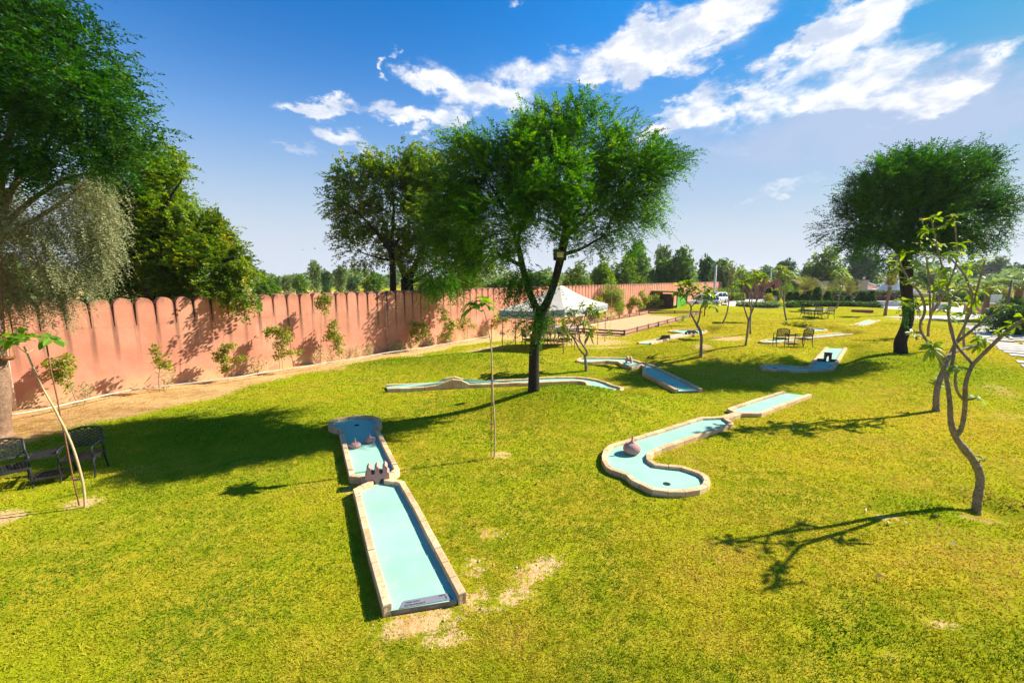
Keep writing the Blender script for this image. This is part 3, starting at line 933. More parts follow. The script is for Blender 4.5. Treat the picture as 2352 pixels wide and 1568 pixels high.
def lane(key, label, w=.10, hump=None, hole=None, hole_r=.055):
    Wp = LANE_W[key]; zk = LANE_Z[key]; zb = zbed(key)
    p2 = [p.to_2d() for p in Wp]
    ar = sum(p2[i - 1].x * p2[i].y - p2[i].x * p2[i - 1].y for i in range(len(p2)))
    if ar < 0:
        p2.reverse()
    # resample the outline into stone blocks
    pts = []
    for i in range(len(p2) - 1):
        L = (p2[i + 1] - p2[i]).length; k = max(1, round(L / .34))
        pts += [p2[i].lerp(p2[i + 1], j / k) for j in range(k)]
    pts.append(p2[-1])
    inn = offset_poly(pts, w)
    c0 = sum((Vector(p) for p in pts), Vector((0, 0))) / len(pts)
    hz = (lambda p: 0.0) if hump is None else hump
    root = thing('golf_lane', label, 'minigolf lane', (c0.x, c0.y, 0), 0, 'turquoise minigolf lanes')
    sh = (c0.x, c0.y, 0)
    mb = MB()
    for i in range(len(pts) - 1):
        a, b, c, d = pts[i], pts[i + 1], inn[i + 1], inn[i]
        g = .005 / max((b - a).length, .02); g = min(g, .1)
        A, B = a.lerp(b, g), a.lerp(b, 1 - g); D, C_ = d.lerp(c, g), d.lerp(c, 1 - g)
        h1, h2 = hz(a), hz(b); r = random.random(); dz = random.uniform(-.004, .004)
        e = .008
        def lip(p, q):
            dd = (q - p); return p + dd.normalized() * e if dd.length > 1e-6 else p
        vs = [(A.x, A.y, -.06), (B.x, B.y, -.06), (C_.x, C_.y, -.06), (D.x, D.y, -.06),
              (A.x, A.y, zk + h1 + dz - e), (B.x, B.y, zk + h2 + dz - e), (C_.x, C_.y, zk + h2 + dz - e), (D.x, D.y, zk + h1 + dz - e)]
        A2, D2 = lip(A, D), lip(D, A); B2, C2 = lip(B, C_), lip(C_, B)
        vs += [(A2.x, A2.y, zk + h1 + dz), (B2.x, B2.y, zk + h2 + dz), (C2.x, C2.y, zk + h2 + dz), (D2.x, D2.y, zk + h1 + dz)]
        mb.add(vs, [(3, 2, 1, 0), (8, 9, 10, 11), (0, 1, 5, 4), (1, 2, 6, 5), (2, 3, 7, 6), (3, 0, 4, 7), (4, 5, 9, 8), (5, 6, 10, 9), (6, 7, 11, 10), (7, 4, 8, 11)], r)
    mb.build('kerb', M_KERB, root, sh)
    # mortar core that closes the joints between the blocks
    mb = MB(); o1 = offset_poly(pts, .012); o2 = offset_poly(pts, w - .012)
    for i in range(len(pts) - 1):
        h1, h2 = hz(pts[i]), hz(pts[i + 1]); zt = zk - .012
        vs = [(o1[i].x, o1[i].y, -.05), (o1[i + 1].x, o1[i + 1].y, -.05), (o2[i + 1].x, o2[i + 1].y, -.05), (o2[i].x, o2[i].y, -.05),
              (o1[i].x, o1[i].y, zt + h1), (o1[i + 1].x, o1[i + 1].y, zt + h2), (o2[i + 1].x, o2[i + 1].y, zt + h2), (o2[i].x, o2[i].y, zt + h1)]
        mb.add(vs, [(4, 5, 6, 7), (0, 1, 5, 4), (2, 3, 7, 6)])
    mb.build('mortar', M_CEM, root, sh)
    bedp = offset_poly(pts, w * .6)
    s_dir = (bedp[0] - bedp[1]).normalized() * .0
    mb = MB(); poly3 = [Vector((p.x, p.y, 0)) for p in bedp]
    off = len(mb.v)
    for p, q_ in zip(bedp, pts):
        mb.v.append((p.x, p.y, zb + hz(q_)))
    for a, b, c in tessellate_polygon([poly3]):
        A, B, C_ = bedp[a], bedp[b], bedp[c]
        if (B.x - A.x) * (C_.y - A.y) - (B.y - A.y) * (C_.x - A.x) < 0:
            b, c = c, b
        mb.face((a, b, c))
    mb.build('lane_bed', M_BED, root, sh)
    # cement slab edge at the open start end
    a, b = bedp[0], bedp[-1]; mid = (a + b) / 2; d = (b - a); L = d.length - w * .9; ang = math.atan2(d.y, d.x)
    mb = MB(); inw = (bedp[1] - a).normalized()
    mb.box((mid.x + inw.x * .045, mid.y + inw.y * .045, (zb - .004 - .06) / 2), (max(L, .1), .08, zb - .004 + .06), ang); mb.build('slab_edge', M_CEM, root, sh)
    if hole is not None:
        hp_ = onz(*hole, zb + .003)
        mb = MB(); mb.lathe([(hole_r, -.05), (hole_r, 0.0), (hole_r * 1.08, .001), (hole_r * 1.08, .003)], 20, (hp_.x, hp_.y, zb + .001)); mb.build('hole', M_DARK, root, sh)
    return root, pts, zb


def text_mesh(body, size, mat, parent, mtx, align='LEFT', name='lettering'):
    cu = bpy.data.curves.new(name, 'FONT'); cu.body = body; cu.size = size; cu.extrude = .0012; cu.align_x = align; cu.resolution_u = 4
    tmp = bpy.data.objects.new(name, cu); COL.objects.link(tmp)
    dg = bpy.context.evaluated_depsgraph_get(); dg.update()
    me = bpy.data.meshes.new_from_object(tmp.evaluated_get(dg))
    bpy.data.objects.remove(tmp); bpy.data.curves.remove(cu)
    me.name = name; me.materials.clear(); me.materials.append(mat)
    o = link(name, me, parent); o.matrix_local = mtx
    return o


zA = zbed('A')
laneA, ptsA, _ = lane('A', 'nearest turquoise minigolf lane, straight with a narrow waist and a round far end', .095, hole=ZA((310, 154))[0])
laneB, _, _ = lane('B', 'turquoise minigolf lane with a hooked pool end and a big pink dome on it', .105, hole=ZB((785, 1027))[0], hole_r=.06)
xc = onz(1042, 880, .1).x
laneC, _, _ = lane('C', 'long turquoise minigolf lane passing behind the trunk with a raised hump', .11, hump=lambda p: .20 * math.exp(-((p.x - xc) / .42) ** 4), hole=Z5((1397, 1497))[0], hole_r=.06)
laneD, _, _ = lane('D', 'blue minigolf lane sloping towards the viewer below a small pool with a pink gate', .12)
laneE, _, _ = lane('E', 'minigolf lane with a dark red arch across its middle', .13, hole=ZE((262, 940))[0], hole_r=.08)
laneF, _, _ = lane('F', 'slim curved minigolf lane running behind the pair of joined garden chairs', .13)
laneG, _, _ = lane('G', 'looping minigolf lane round a bed of yellow flowers', .15)
laneH, _, _ = lane('H', 'smallest bright minigolf lane at the far side near the date palm', .15)
laneI, _, _ = lane('I', 'minigolf lane beside the sand court with two grey stone obstacles', .13)
laneJ, _, _ = lane('J', 'low short minigolf lane half hidden behind a grassy mound', .13)

# number plate at the start of the nearest lane
sA = LANE_W['A']; a, b = sA[0].to_2d(), sA[-1].to_2d()
dA = (b - a).normalized(); nA = Vector((-dA.y, dA.x)); wA = (b - a).length
pl = [(.17, .012), (wA - .14, .012), (wA - .20, .115), (.215, .115)]
mb = MB(); mb.prism([(a.x + dA.x * x + nA.x * y, a.y + dA.y * x + nA.y * y) for x, y in pl], zA + .003, zA + .008)
plate = mb.build('number_plate', M_PLATE, laneA, (laneA.location.x, laneA.location.y, 0))


def on_plate(x, y):
    p = a + dA * x + nA * y - laneA.location.to_2d()
    return Matrix.Translation((p.x, p.y, zA + .0092)) @ Matrix.Rotation(math.atan2(dA.y, dA.x), 4, 'Z')


text_mesh('MINI-GOLF', .032, M_INK, plate, on_plate(.235, .066))
text_mesh('RECREAFRANCE', .031, M_INK, plate, on_plate(.222, .026))
text_mesh('PISTE', .030, M_INK, plate, on_plate(wA - .225, .082), 'RIGHT')
text_mesh('5', .066, M_INK, plate, on_plate(wA - .205, .028), 'RIGHT')


# ---- things standing on the lanes
def dome(p, r, h, label, group):
    root = thing('dome_obstacle', label, 'golf obstacle', p, random.random(), group)
    mb = MB(); hb = h * .56
    mb.lathe([(r * .62, -.002), (r * .80, hb * .10), (r * .96, hb * .30), (r, hb * .48), (r * .93, hb * .68), (r * .74, hb * .86), (r * .45, hb * .97), (r * .30, hb)], 72, (0, 0, 0), lobes=24, amp=.05)
    mb.build('ribbed_dome', M_TERRA, root)
    mb = MB(); z = hb - .004
    mb.lathe([(r * .30, z), (r * .31, z + h * .02), (r * .20, z + h * .08), (r * .10, z + h * .17), (r * .08, z + h * .20), (r * .12, z + h * .225), (r * .115, z + h * .27), (r * .085, z + h * .33), (r * .11, z + h * .35), (r * .05, z + h * .41), (.002, z + h * .46)], 14, lobes=7, amp=.1)
    mb.build('finial', M_TERRA, root)
    return root


pd = onz(*ZA((302, 292))[0], zA); dome(pd, .115, .21, 'small pink ribbed dome on the nearest lane, the one closer to the waist', 'small domes on the nearest lane')
pd = onz(*ZA((392, 260))[0], zA); dome(pd, .115, .21, 'small pink ribbed dome on the nearest lane, the one closer to the kerb', 'small domes on the nearest lane')
pd = onz(*ZB((441, 728))[0], zbed('B')); dome(pd, .178, .40, 'large pink ribbed dome with a tall finial on the hooked lane', None)


def ogee_gate(c, ang, wid, dep, hgt, label, mat, n=2, top=3, name='gate_obstacle'):
    """block with n arched ways through it and pointed ogee merlons on top"""
    root = thing(name, label, 'golf obstacle', c, ang)
    hw = wid / 2
    bot = []
    leg = wid * .13; span = (wid - leg * (n + 1)) / n; ah = hgt * .27
    x = -hw
    bot.append((x, 0))
    for i in range(n):
        x += leg; bot.append((x, 0))
        for k in range(0, 9):
            t = k / 8; ax = x + span * t
            bot.append((ax, ah * (math.sin(math.pi * t) ** .6) + .004))
        x += span; bot.append((x, 0))
    bot.append((hw, 0))
    tp = []
    mw = wid / top; zb = hgt * .50
    for i in range(top):
        cx = hw - mw * (i + .5)
        for fx, fz in ((.5, .0), (.46, .10), (.30, .16), (.26, .38), (.32, .60), (.22, .78), (.08, .88), (0, 1.0), (-.08, .88), (-.22, .78), (-.32, .60), (-.26, .38), (-.30, .16), (-.46, .10)):
            tp.append((cx + fx * mw, zb + fz * (hgt - zb)))
    tp.append((-hw, zb))
    m = Matrix(((1, 0, 0, 0), (0, 0, -1, 0), (0, 1, 0, 0), (0, 0, 0, 1)))
    mb = MB(); mb.prism(bot + tp, -dep / 2, dep / 2, .5, m)
    mb.build('stone_block', mat, root)
    return root


pg = onz(*ZA((440, 502))[0], zA)
angA = math.atan2(dA.y, dA.x)
g1 = ogee_gate((pg.x, pg.y, zA), angA + .02, .40, .20, .33, 'pink stone gate with pointed merlons standing in the waist of the nearest lane', M_TERRA)
pg = onz(*Z5((1735, 1160))[0], zbed('D'))
ogee_gate((pg.x, pg.y, zbed('D')), -.55, .27, .16, .28, 'small pink stone gate over the pool above the sloping lane', M_TERRA, 1, 2)
M_GREY = material('weathered_grey_stone', (.10, .09, .09), (.17, .15, .15), 8, .85, .3, 50)
pg = onz(*ZI((685, 425))[0], .06)
ogee_gate((pg.x, pg.y, zbed('I')), .15, .50, .22, .24, 'dark grey castle shaped obstacle with merlons on the lane by the sand court', M_GREY, 2, 4)


def arch_bridge(c, ang, wid, dep, hgt, n, label, mat):
    root = thing('bridge_obstacle', label, 'golf obstacle', c, ang)
    poly = [(-wid / 2, 0)]; span = wid / n
    for i in range(n):
        x0 = -wid / 2 + i * span
        for k in range(0, 9):
            t = k / 8
            poly.append((x0 + span * (.1 + .8 * t), .005 + hgt * .72 * math.sin(math.pi * t) ** .7))
        poly.append((x0 + span * (.98 if i < n - 1 else 1), 0))
    poly += [(wid / 2, hgt * .8), (wid / 4, hgt), (-wid / 4, hgt), (-wid / 2, hgt * .7)]
    m = Matrix(((1, 0, 0, 0), (0, 0, -1, 0), (0, 1, 0, 0), (0, 0, 0, 1)))
    mb = MB(); mb.prism(poly, -dep / 2, dep / 2, .5, m); mb.build('arches', mat, root)
    mb = MB(); mb.box((0, 0, hgt + .02), (wid * .55, dep + .06, .04)); mb.build('coping', mat, root)
    return root


pg = onz(*ZI((1140, 335))[0], .06)
arch_bridge((pg.x, pg.y, zbed('I')), .2, .80, .18, .20, 3, 'grey three arched bridge over the lane by the sand court', M_GREY)
# arch of lane E: low cross wall with a tall pointed archway
pa_ = onz(*ZE((1012, 806))[0], .06); pb_ = onz(*ZE((1352, 825))[0], .06); mid = (pa_ + pb_) / 2; L = (pb_ - pa_).length
M_RED = material('dark_red_stone', (.150, .045, .035), (.20, .065, .05), 8, .8, .3, 50)
root = thing('arch_obstacle', 'dark red pointed archway on a low cross wall over the lane near the right tree', 'golf obstacle', (mid.x, mid.y, zbed('E')), math.atan2((pb_ - pa_).y, (pb_ - pa_).x))
aw_, ah_ = L * .34, .36
xo = L * .02
poly = [(-aw_ / 2, 0), (-aw_ * .27, 0), (-aw_ * .27, ah_ * .46), (-aw_ * .2, ah_ * .62), (0, ah_ * .78), (aw_ * .2, ah_ * .62), (aw_ * .27, ah_ * .46), (aw_ * .27, 0), (aw_ / 2, 0), (aw_ / 2, ah_), (-aw_ / 2, ah_)]
m4 = Matrix(((1, 0, 0, xo), (0, 0, -1, 0), (0, 1, 0, 0), (0, 0, 0, 1)))
mb = MB(); mb.prism(poly, -.09, .09, .5, m4); mb.build('archway', M_RED, root)
mb = MB(); mb.box((xo, 0, ah_ + .012), (aw_ + .04, .22, .025)); mb.build('cornice', M_RED, root)
for sx in (-1, 1):
    x0 = xo + sx * aw_ / 2; x1 = sx * L / 2; mb = MB(); mb.box(((x0 + x1) / 2, 0, .055), (abs(x1 - x0) - .004, .10, .11)); mb.build('low_wall', M_RED, root)

# ================================================================== trees
M_BARK_D = material('dark_bark', (.016, .012, .009), (.040, .029, .021), 14, .95, 1.0, 30, c3=(.008, .006, .005))
M_BARK_B = material('brown_bark', (.20, .115, .065), (.30, .19, .12), 10, .95, 1.0, 24, c3=(.09, .05, .03))
M_BARK_G = material('grey_stem', (.185, .145, .098), (.290, .240, .175), 9, .85, .9, 30, c3=(.085, .06, .036))
M_BARK_T = material('tan_stem', (.42, .30, .15), (.52, .40, .22), 10, .8, .3, 40)
LF_ACA = leaf_material('acacia_leaf', [(0, (.012, .060, .006)), (.40, (.040, .155, .008)), (.75, (.110, .270, .010)), (1, (.30, .43, .02))], .45)
LF_ACD = leaf_material('dark_acacia_leaf', [(0, (.009, .050, .004)), (.5, (.026, .115, .005)), (1, (.10, .24, .010))], .42)
LF_OLV = leaf_material('yellowing_leaf', [(0, (.035, .095, .006)), (.5, (.115, .205, .010)), (.85, (.27, .31, .015)), (1, (.55, .42, .015))], .5)
LF_GRY = leaf_material('grey_green_leaf', [(0, (.11, .14, .055)), (.5, (.26, .28, .13)), (1, (.46, .45, .25))], .42)
LF_LIM = leaf_material('lime_leaf', [(0, (.06, .15, .006)), (.5, (.16, .27, .010)), (1, (.34, .40, .02))], .5)
LF_FAR1 = leaf_material('far_green_leaf', [(0, (.04, .12, .008)), (.5, (.11, .225, .014)), (1, (.25, .35, .03))], .35)
LF_FAR2 = leaf_material('far_pale_leaf', [(0, (.08, .14, .035)), (.5, (.16, .24, .065)), (1, (.28, .35, .10))], .35)
LF_FAR3 = leaf_material('far_dark_leaf', [(0, (.02, .075, .015)), (.5, (.05, .135, .024)), (1, (.12, .23, .04))], .3)
LF_PLU = leaf_material('plumeria_leaf', [(0, (.12, .22, .02)), (.5, (.24, .33, .03)), (.78, (.38, .42, .045)), (.88, (.62, .48, .02)), (1, (.70, .38, .02))], .45, .5, .25)
LF_SAP = leaf_material('sapling_leaf', [(0, (.10, .17, .012)), (.5, (.24, .30, .022)), (.9, (.42, .38, .035)), (1, (.50, .30, .07))], .45, .4, .4)
LF_BIG = leaf_material('broad_leaf', [(0, (.09, .20, .015)), (.5, (.17, .30, .015)), (1, (.30, .42, .03))], .5, .4, .4)
LF_HED = leaf_material('hedge_leaf', [(0, (.020, .062, .006)), (.5, (.050, .120, .010)), (1, (.13, .21, .02))], .3)
LF_PAL = leaf_material('palm_leaf', [(0, (.09, .13, .02)), (.5, (.22, .23, .04)), (1, (.42, .34, .07))], .35)
LF_WEE = leaf_material('weed_leaf', [(0, (.13, .15, .06)), (.5, (.25, .26, .11)), (1, (.40, .38, .17))], .35)


def PB(lst, Yb):
    out = []
    for (u, v, ru, rv, dy, df) in lst:
        p = onY(u, v, Yb + dy); s = ((Yb + dy) * CT - (p.z - CAMZ) * ST) / F
        rx, rz = ru * s, rv * s
        out.append((p.x, p.y, p.z, rx, .5 * (rx + rz) * df, rz))
    return out


def LP(lst, Yb):
    return [onY(u, v, Yb + dy) for (u, v, dy) in lst]


# ---- the acacia in the middle of the lawn
pb = G(1226, 897); Yc = pb.y
T1 = thing('acacia_tree', 'forked dark trunked acacia standing on the mound in the middle of the lawn', 'tree', (pb.x, pb.y, pb.z - .05))
limbs = [
    ([(pb.x, pb.y, pb.z - .1), (pb.x, pb.y, pb.z + .05)] + LP([(1226, 845, 0), (1228, 790, 0), (1237, 745, 0), (1240, 722, 0)], Yc), [.19, .165, .145, .14, .145, .15]),
    (LP([(1240, 724, 0), (1224, 692, -.05), (1210, 655, -.1), (1200, 612, -.2), (1188, 555, -.3), (1165, 490, -.4), (1130, 430, -.5)], Yc), [.12, .095, .088, .082, .07, .05, .03]),
    (LP([(1240, 724, 0), (1262, 684, .05), (1276, 640, .1), (1288, 592, .15), (1296, 548, .2), (1312, 480, .2), (1335, 400, .1), (1345, 330, 0)], Yc), [.13, .105, .10, .115, .12, .07, .045, .025]),
    (LP([(1296, 548, .2), (1340, 505, .5), (1400, 460, .8), (1470, 410, 1.0)], Yc), [.075, .055, .04, .02]),
    (LP([(1290, 585, .15), (1330, 575, -.5), (1390, 540, -1.0)], Yc), [.06, .04, .02]),
    (LP([(1200, 612, -.2), (1150, 585, .6), (1090, 550, 1.2)], Yc), [.06, .045, .02]),
    (LP([(1188, 555, -.3), (1210, 470, .9), (1225, 390, 1.6)], Yc), [.05, .04, .02]),
]
bl = PB([(1085, 420, 88, 105, .2, 1.0), (1035, 500, 62, 80, .6, 1.0), (1060, 580, 72, 52, .3, 1.1), (1185, 390, 105, 100, 0, 1.1), (1305, 318, 95, 70, .1, 1.1), (1405, 390, 95, 82, .2, 1.0),
         (1490, 395, 66, 52, .4, 1.1), (1440, 480, 78, 62, .2, 1.1), (1280, 455, 100, 90, -.8, 1.0), (1150, 520, 92, 70, -.9, 1.0), (1350, 530, 80, 50, -.6, 1.0), (1250, 350, 80, 60, 1.2, 1.0),
         (1545, 372, 32, 26, .5, 1.0), (1465, 548, 40, 30, .2, 1.0), (1340, 268, 44, 30, 0, 1.0), (1015, 640, 44, 28, .8, 1.0), (1245, 668, 26, 30, -.1, .9), (1225, 712, 26, 26, -.2, .9), (1275, 712, 26, 18, -.3, .9), (1240, 690, 40, 34, -.1, .7), (1240, 720, 44, 26, -.2, .7), (1262, 670, 30, 34, .1, .8), (1200, 690, 26, 24, -.1, .8), (1190, 640, 30, 26, -.5, 1)], Yc)
nq = big_tree(T1, limbs, bl, 1500, M_BARK_D, LF_ACA, nspr=21, K=30, L=.52, ll=.060, lw=.026, droop=.28, step=.26, kill=.32, tip=.0045, outw=.6, clump=1.2, jit=.42)
print('centre tree leaves', nq)

# ---- acacia at the right
pb = G(2069, 811); Yr = pb.y
T2 = thing('acacia_tree', 'acacia with a bent black trunk and flat dense crown on the bank at the right', 'tree', (pb.x, pb.y, pb.z - .05))
limbs = [
    ([(pb.x, pb.y, pb.z - .1)] + LP([(2069, 808, 0), (2067, 785, 0), (2076, 765, 0), (2087, 735, 0), (2086, 700, 0), (2081, 660, 0), (2082, 615, 0), (2080, 585, 0)], Yr), [.26, .245, .225, .20, .20, .20, .205, .24, .20]),
    (LP([(2080, 590, 0), (2040, 555, -.3), (1990, 530, -.5), (1930, 525, -.6)], Yr), [.13, .09, .06, .025]),
    (LP([(2080, 590, 0), (2090, 540, .2), (2100, 480, .2), (2105, 420, 0)], Yr), [.14, .11, .08, .04]),
    (LP([(2082, 590, 0), (2130, 550, .5), (2190, 510, .9), (2260, 480, 1.2)], Yr), [.12, .09, .06, .025]),
    (LP([(2080, 585, 0), (2050, 520, .8), (2030, 450, 1.4)], Yr), [.10, .07, .03]),
]
bl = PB([(2090, 430, 120, 55, 0, 1.1), (2010, 455, 66, 58, -.3, 1.1), (2180, 425, 86, 55, .3, 1.1), (2240, 480, 56, 52, .5, 1.1), (2080, 510, 130, 60, -.4, 1.0), (2190, 520, 90, 50, .3, 1.1), (1930, 528, 46, 20, -.6, 1.2), (1985, 545, 40, 26, -.6, 1.1),
         (2080, 390, 30, 24, 0, 1), (2160, 385, 60, 24, .2, 1), (2230, 405, 30, 28, .3, 1), (2285, 470, 24, 22, .5, 1), (2020, 400, 26, 24, 0, 1), (2070, 580, 50, 24, -.2, 1), (2095, 640, 26, 22, -.2, 1), (2090, 690, 26, 12, -.3, 1)], Yr)
big_tree(T2, limbs, bl, 1200, M_BARK_D, LF_ACD, nspr=24, K=30, L=.72, ll=.090, lw=.038, droop=.12, step=.36, kill=.46, tip=.007, outw=1.0, jit=.4, clump=1.6)

# ---- pair of acacias beyond the wall, left of the middle
s1, _ = wall_s(900, 660); pw = wallpt(s1, -2.2)
T3 = thing('acacia_tree', 'spreading acacia with a slim trunk just beyond the wall', 'tree', (pw.x, pw.y, 0))
Yw = pw.y
limbs = [(LP([(904, 795, 0), (903, 660, 0), (902, 610, 0), (898, 575, 0)], Yw), [.20, .165, .15, .14]),
         (LP([(898, 578, 0), (870, 540, -.3), (835, 500, -.6), (800, 470, -.8)], Yw), [.10, .08, .055, .025]),
         (LP([(898, 578, 0), (902, 530, .2), (905, 470, .3), (900, 420, .3)], Yw), [.11, .085, .06, .03]),
         (LP([(902, 600, 0), (860, 590, .5), (815, 575, .9)], Yw), [.06, .045, .02]),
         (LP([(902, 570, 0), (935, 520, .6), (960, 460, 1.0)], Yw), [.09, .06, .03])]
bl = PB([(815, 440, 56, 44, 0, 1.1), (860, 410, 74, 46, 0, 1.1), (930, 395, 70, 45, .2, 1.1), (800, 500, 50, 40, -.2, 1.1), (850, 500, 70, 60, .6, 1.0), (930, 480, 76, 70, .4, 1.0), (810, 560, 46, 30, .3, 1.1), (960, 420, 50, 60, .5, 1), (880, 560, 66, 36, .8, 1), (845, 600, 40, 22, .5, 1), (900, 370, 40, 20, .2, 1), (965, 360, 30, 20, .4, 1)], Yw)
big_tree(T3, limbs, bl, 1000, M_BARK_D, LF_OLV, nspr=14, K=20, L=.6, ll=.13, lw=.065, droop=.18, step=.42, kill=.55, tip=.007, outw=.5)
s1, _ = wall_s(934, 660); pw = wallpt(s1, -2.6); Yw = pw.y
T4 = thing('acacia_tree', 'acacia with a thick forked trunk beyond the wall, partly behind the middle tree', 'tree', (pw.x, pw.y, 0))
limbs = [(LP([(938, 800, 0), (936, 665, 0), (934, 640, 0)], Yw), [.36, .34, .32]),
         (LP([(934, 645, 0), (922, 615, -.2), (906, 590, -.4), (880, 560, -.8)], Yw), [.2, .13, .09, .04]),
         (LP([(936, 645, 0), (955, 610, 0), (975, 560, .2), (1000, 500, .3)], Yw), [.24, .17, .12, .05]),
         (LP([(938, 650, 0), (965, 640, -.6), (1000, 615, -1.2)], Yw), [.14, .09, .04])]
bl = PB([(1000, 440, 66, 62, .2, 1.1), (1030, 520, 76, 66, 0, 1.1), (975, 560, 50, 40, -.3, 1.1), (1020, 610, 76, 36, -.8, 1.1), (1090, 610, 60, 36, -.4, 1.1), (985, 390, 50, 40, .4, 1), (1050, 650, 60, 18, -1.2, 1), (950, 600, 36, 26, -.5, 1)], Yw)
big_tree(T4, limbs, bl, 850, M_BARK_D, LF_OLV, nspr=14, K=20, L=.65, ll=.13, lw=.062, droop=.25, step=.42, kill=.55, tip=.008, outw=.5)

# ---- the big trees at the left
pb = G(3, 1004); Yl = pb.y
T5 = thing('big_shade_tree', 'huge dark green tree with a brown trunk at the left edge', 'tree', (pb.x - .12, pb.y, 0))
limbs = [([(pb.x - .12, pb.y, -.1), (pb.x - .12, pb.y, .15)] + LP([(-4, 900, 0), (-14, 800, .1), (-20, 640, .2), (-10, 480, .3)], Yl), [.34, .24, .22, .18, .15, .11]),
         (LP([(-10, 500, .5), (60, 380, .8), (140, 290, .9), (230, 240, .7)], Yl), [.075, .05, .035, .012]),
         (LP([(-10, 480, .3), (20, 300, .5), (60, 180, .6), (90, 90, .6)], Yl), [.085, .06, .04, .015]),
         (LP([(-15, 560, .2), (90, 500, .8), (190, 430, 1.2), (270, 340, 1.4)], Yl), [.06, .045, .03, .012]),
         (LP([(-14, 520, .2), (-120, 380, .6), (-200, 250, .8)], Yl), [.11, .08, .04])]
bl = PB([(20, 60, 120, 95, .3, 1.0), (120, 150, 105, 90, 0, 1.0), (205, 200, 88, 80, -.2, 1.0), (285, 262, 72, 48, -.3, 1.1), (60, 260, 130, 100, .3, 1.0), (190, 320, 110, 66, .6, 1.0), (345, 262, 34, 36, -.3, 1), (150, 60, 60, 46, .2, 1), (-100, 200, 130, 160, .5, 1), (-80, 20, 120, 110, .5, 1), (20, 370, 110, 50, .2, 1), (330, 330, 40, 26, .2, 1), (230, 110, 46, 36, .2, 1), (365, 292, 30, 22, -.3, 1)], Yl)
big_tree(T5, limbs, bl, 1700, M_BARK_B, LF_ACD, nspr=20, K=20, L=.48, ll=.080, lw=.032, droop=.35, step=.28, kill=.40, tip=.005, outw=.45)
pw = wallpt(wall_s(20, 700)[0] - .5, .7); Yg = pw.y
T6 = thing('drooping_tree', 'grey green tree with drooping twigs hanging down over the wall at the left', 'tree', (pw.x - .5, pw.y - .4, 0))
Yg = pw.y - .6
limbs = [(LP([(-60, 1000, 0), (-50, 700, 0), (-20, 540, 0), (20, 450, 0)], Yg), [.16, .14, .11, .08]),
         (LP([(-20, 545, 0), (80, 450, .2), (170, 400, .3), (240, 400, .3)], Yg), [.07, .05, .035, .012]),
         (LP([(20, 450, 0), (60, 400, .6), (120, 380, .9)], Yg), [.05, .035, .015])]
bl = PB([(40, 450, 120, 60, 0, .9), (150, 440, 110, 55, .2, .9), (60, 540, 130, 66, 0, .9), (190, 510, 84, 60, .3, .8), (100, 620, 120, 40, .1, .8), (215, 585, 44, 46, .3, .8), (30, 650, 80, 36, 0, .8), (-60, 540, 90, 120, 0, 1), (170, 655, 60, 26, .2, .7), (120, 690, 36, 26, .1, .6), (40, 700, 60, 20, .1, .6)], Yg)
big_tree(T6, limbs, bl, 1300, M_BARK_B, LF_GRY, nspr=34, K=28, L=.42, ll=.052, lw=.022, droop=.8, step=.30, kill=.55, tip=.0045, outw=.35, hang=.3, upb=-.02, clump=.9)
pw = wallpt(wall_s(400, 690)[0], -2.2); Ym = pw.y
T7 = thing('feathery_tree', 'feathery bright green tree beyond the wall between the huge tree and the round one', 'tree', (pw.x - .6, pw.y, 0))
limbs = [(LP([(345, 820, 0), (345, 640, 0), (340, 560, 0), (335, 480, 0)], Ym), [.18, .16, .13, .10]),
         (LP([(340, 560, 0), (380, 470, -.2), (420, 410, -.3)], Ym), [.08, .055, .02]),
         (LP([(335, 490, 0), (310, 410, .3), (320, 350, .3)], Ym), [.08, .055, .02])]
bl = PB([(310, 365, 58, 40, 0, 1.1), (370, 375, 42, 40, -.2, 1.1), (290, 440, 60, 60, 0, 1.1), (345, 440, 60, 46, 0, 1.1), (410, 395, 28, 22, -.2, 1.1), (310, 530, 66, 60, .2, 1.1), (255, 600, 40, 50, .2, 1), (400, 490, 52, 40, .2, 1), (280, 640, 60, 40, .3, 1)], Ym)
big_tree(T7, limbs, bl, 900, M_BARK_D, LF_LIM, nspr=32, K=22, L=.5, ll=.10, lw=.050, droop=.35, step=.34, kill=.44, tip=.005, outw=.4)
pw = wallpt(wall_s(440, 690)[0], -2.6); Yo = pw.y
T8 = thing('round_tree', 'round crowned yellow flowering tree leaning over the wall at the left', 'tree', (pw.x, pw.y, 0))
limbs = [(LP([(432, 800, 0), (432, 680, 0), (430, 640, 0)], Yo), [.26, .24, .2]),
         (LP([(430, 645, 0), (400, 600, -.3), (360, 570, -.5)], Yo), [.12, .08, .03]),
         (LP([(430, 645, 0), (450, 590, .2), (470, 530, .3)], Yo), [.14, .09, .04]),
         (LP([(432, 650, 0), (490, 610, -.4), (540, 590, -.7)], Yo), [.12, .08, .03])]
bl = PB([(405, 545, 70, 42, 0, 1.1), (465, 555, 56, 46, 0, 1.1), (515, 605, 40, 44, -.2, 1.1), (360, 590, 72, 56, 0, 1.1), (440, 600, 80, 50, -.6, 1), (300, 630, 48, 40, 0, 1), (525, 650, 34, 30, -.6, 1), (470, 660, 60, 20, -.9, 1), (390, 655, 80, 20, -.5, 1), (560, 680, 16, 14, -1.2, 1)], Yo)
big_tree(T8, limbs, bl, 1000, M_BARK_D, LF_OLV, nspr=34, K=22, L=.5, ll=.115, lw=.060, droop=.25, step=.36, kill=.46, tip=.006, outw=.55)


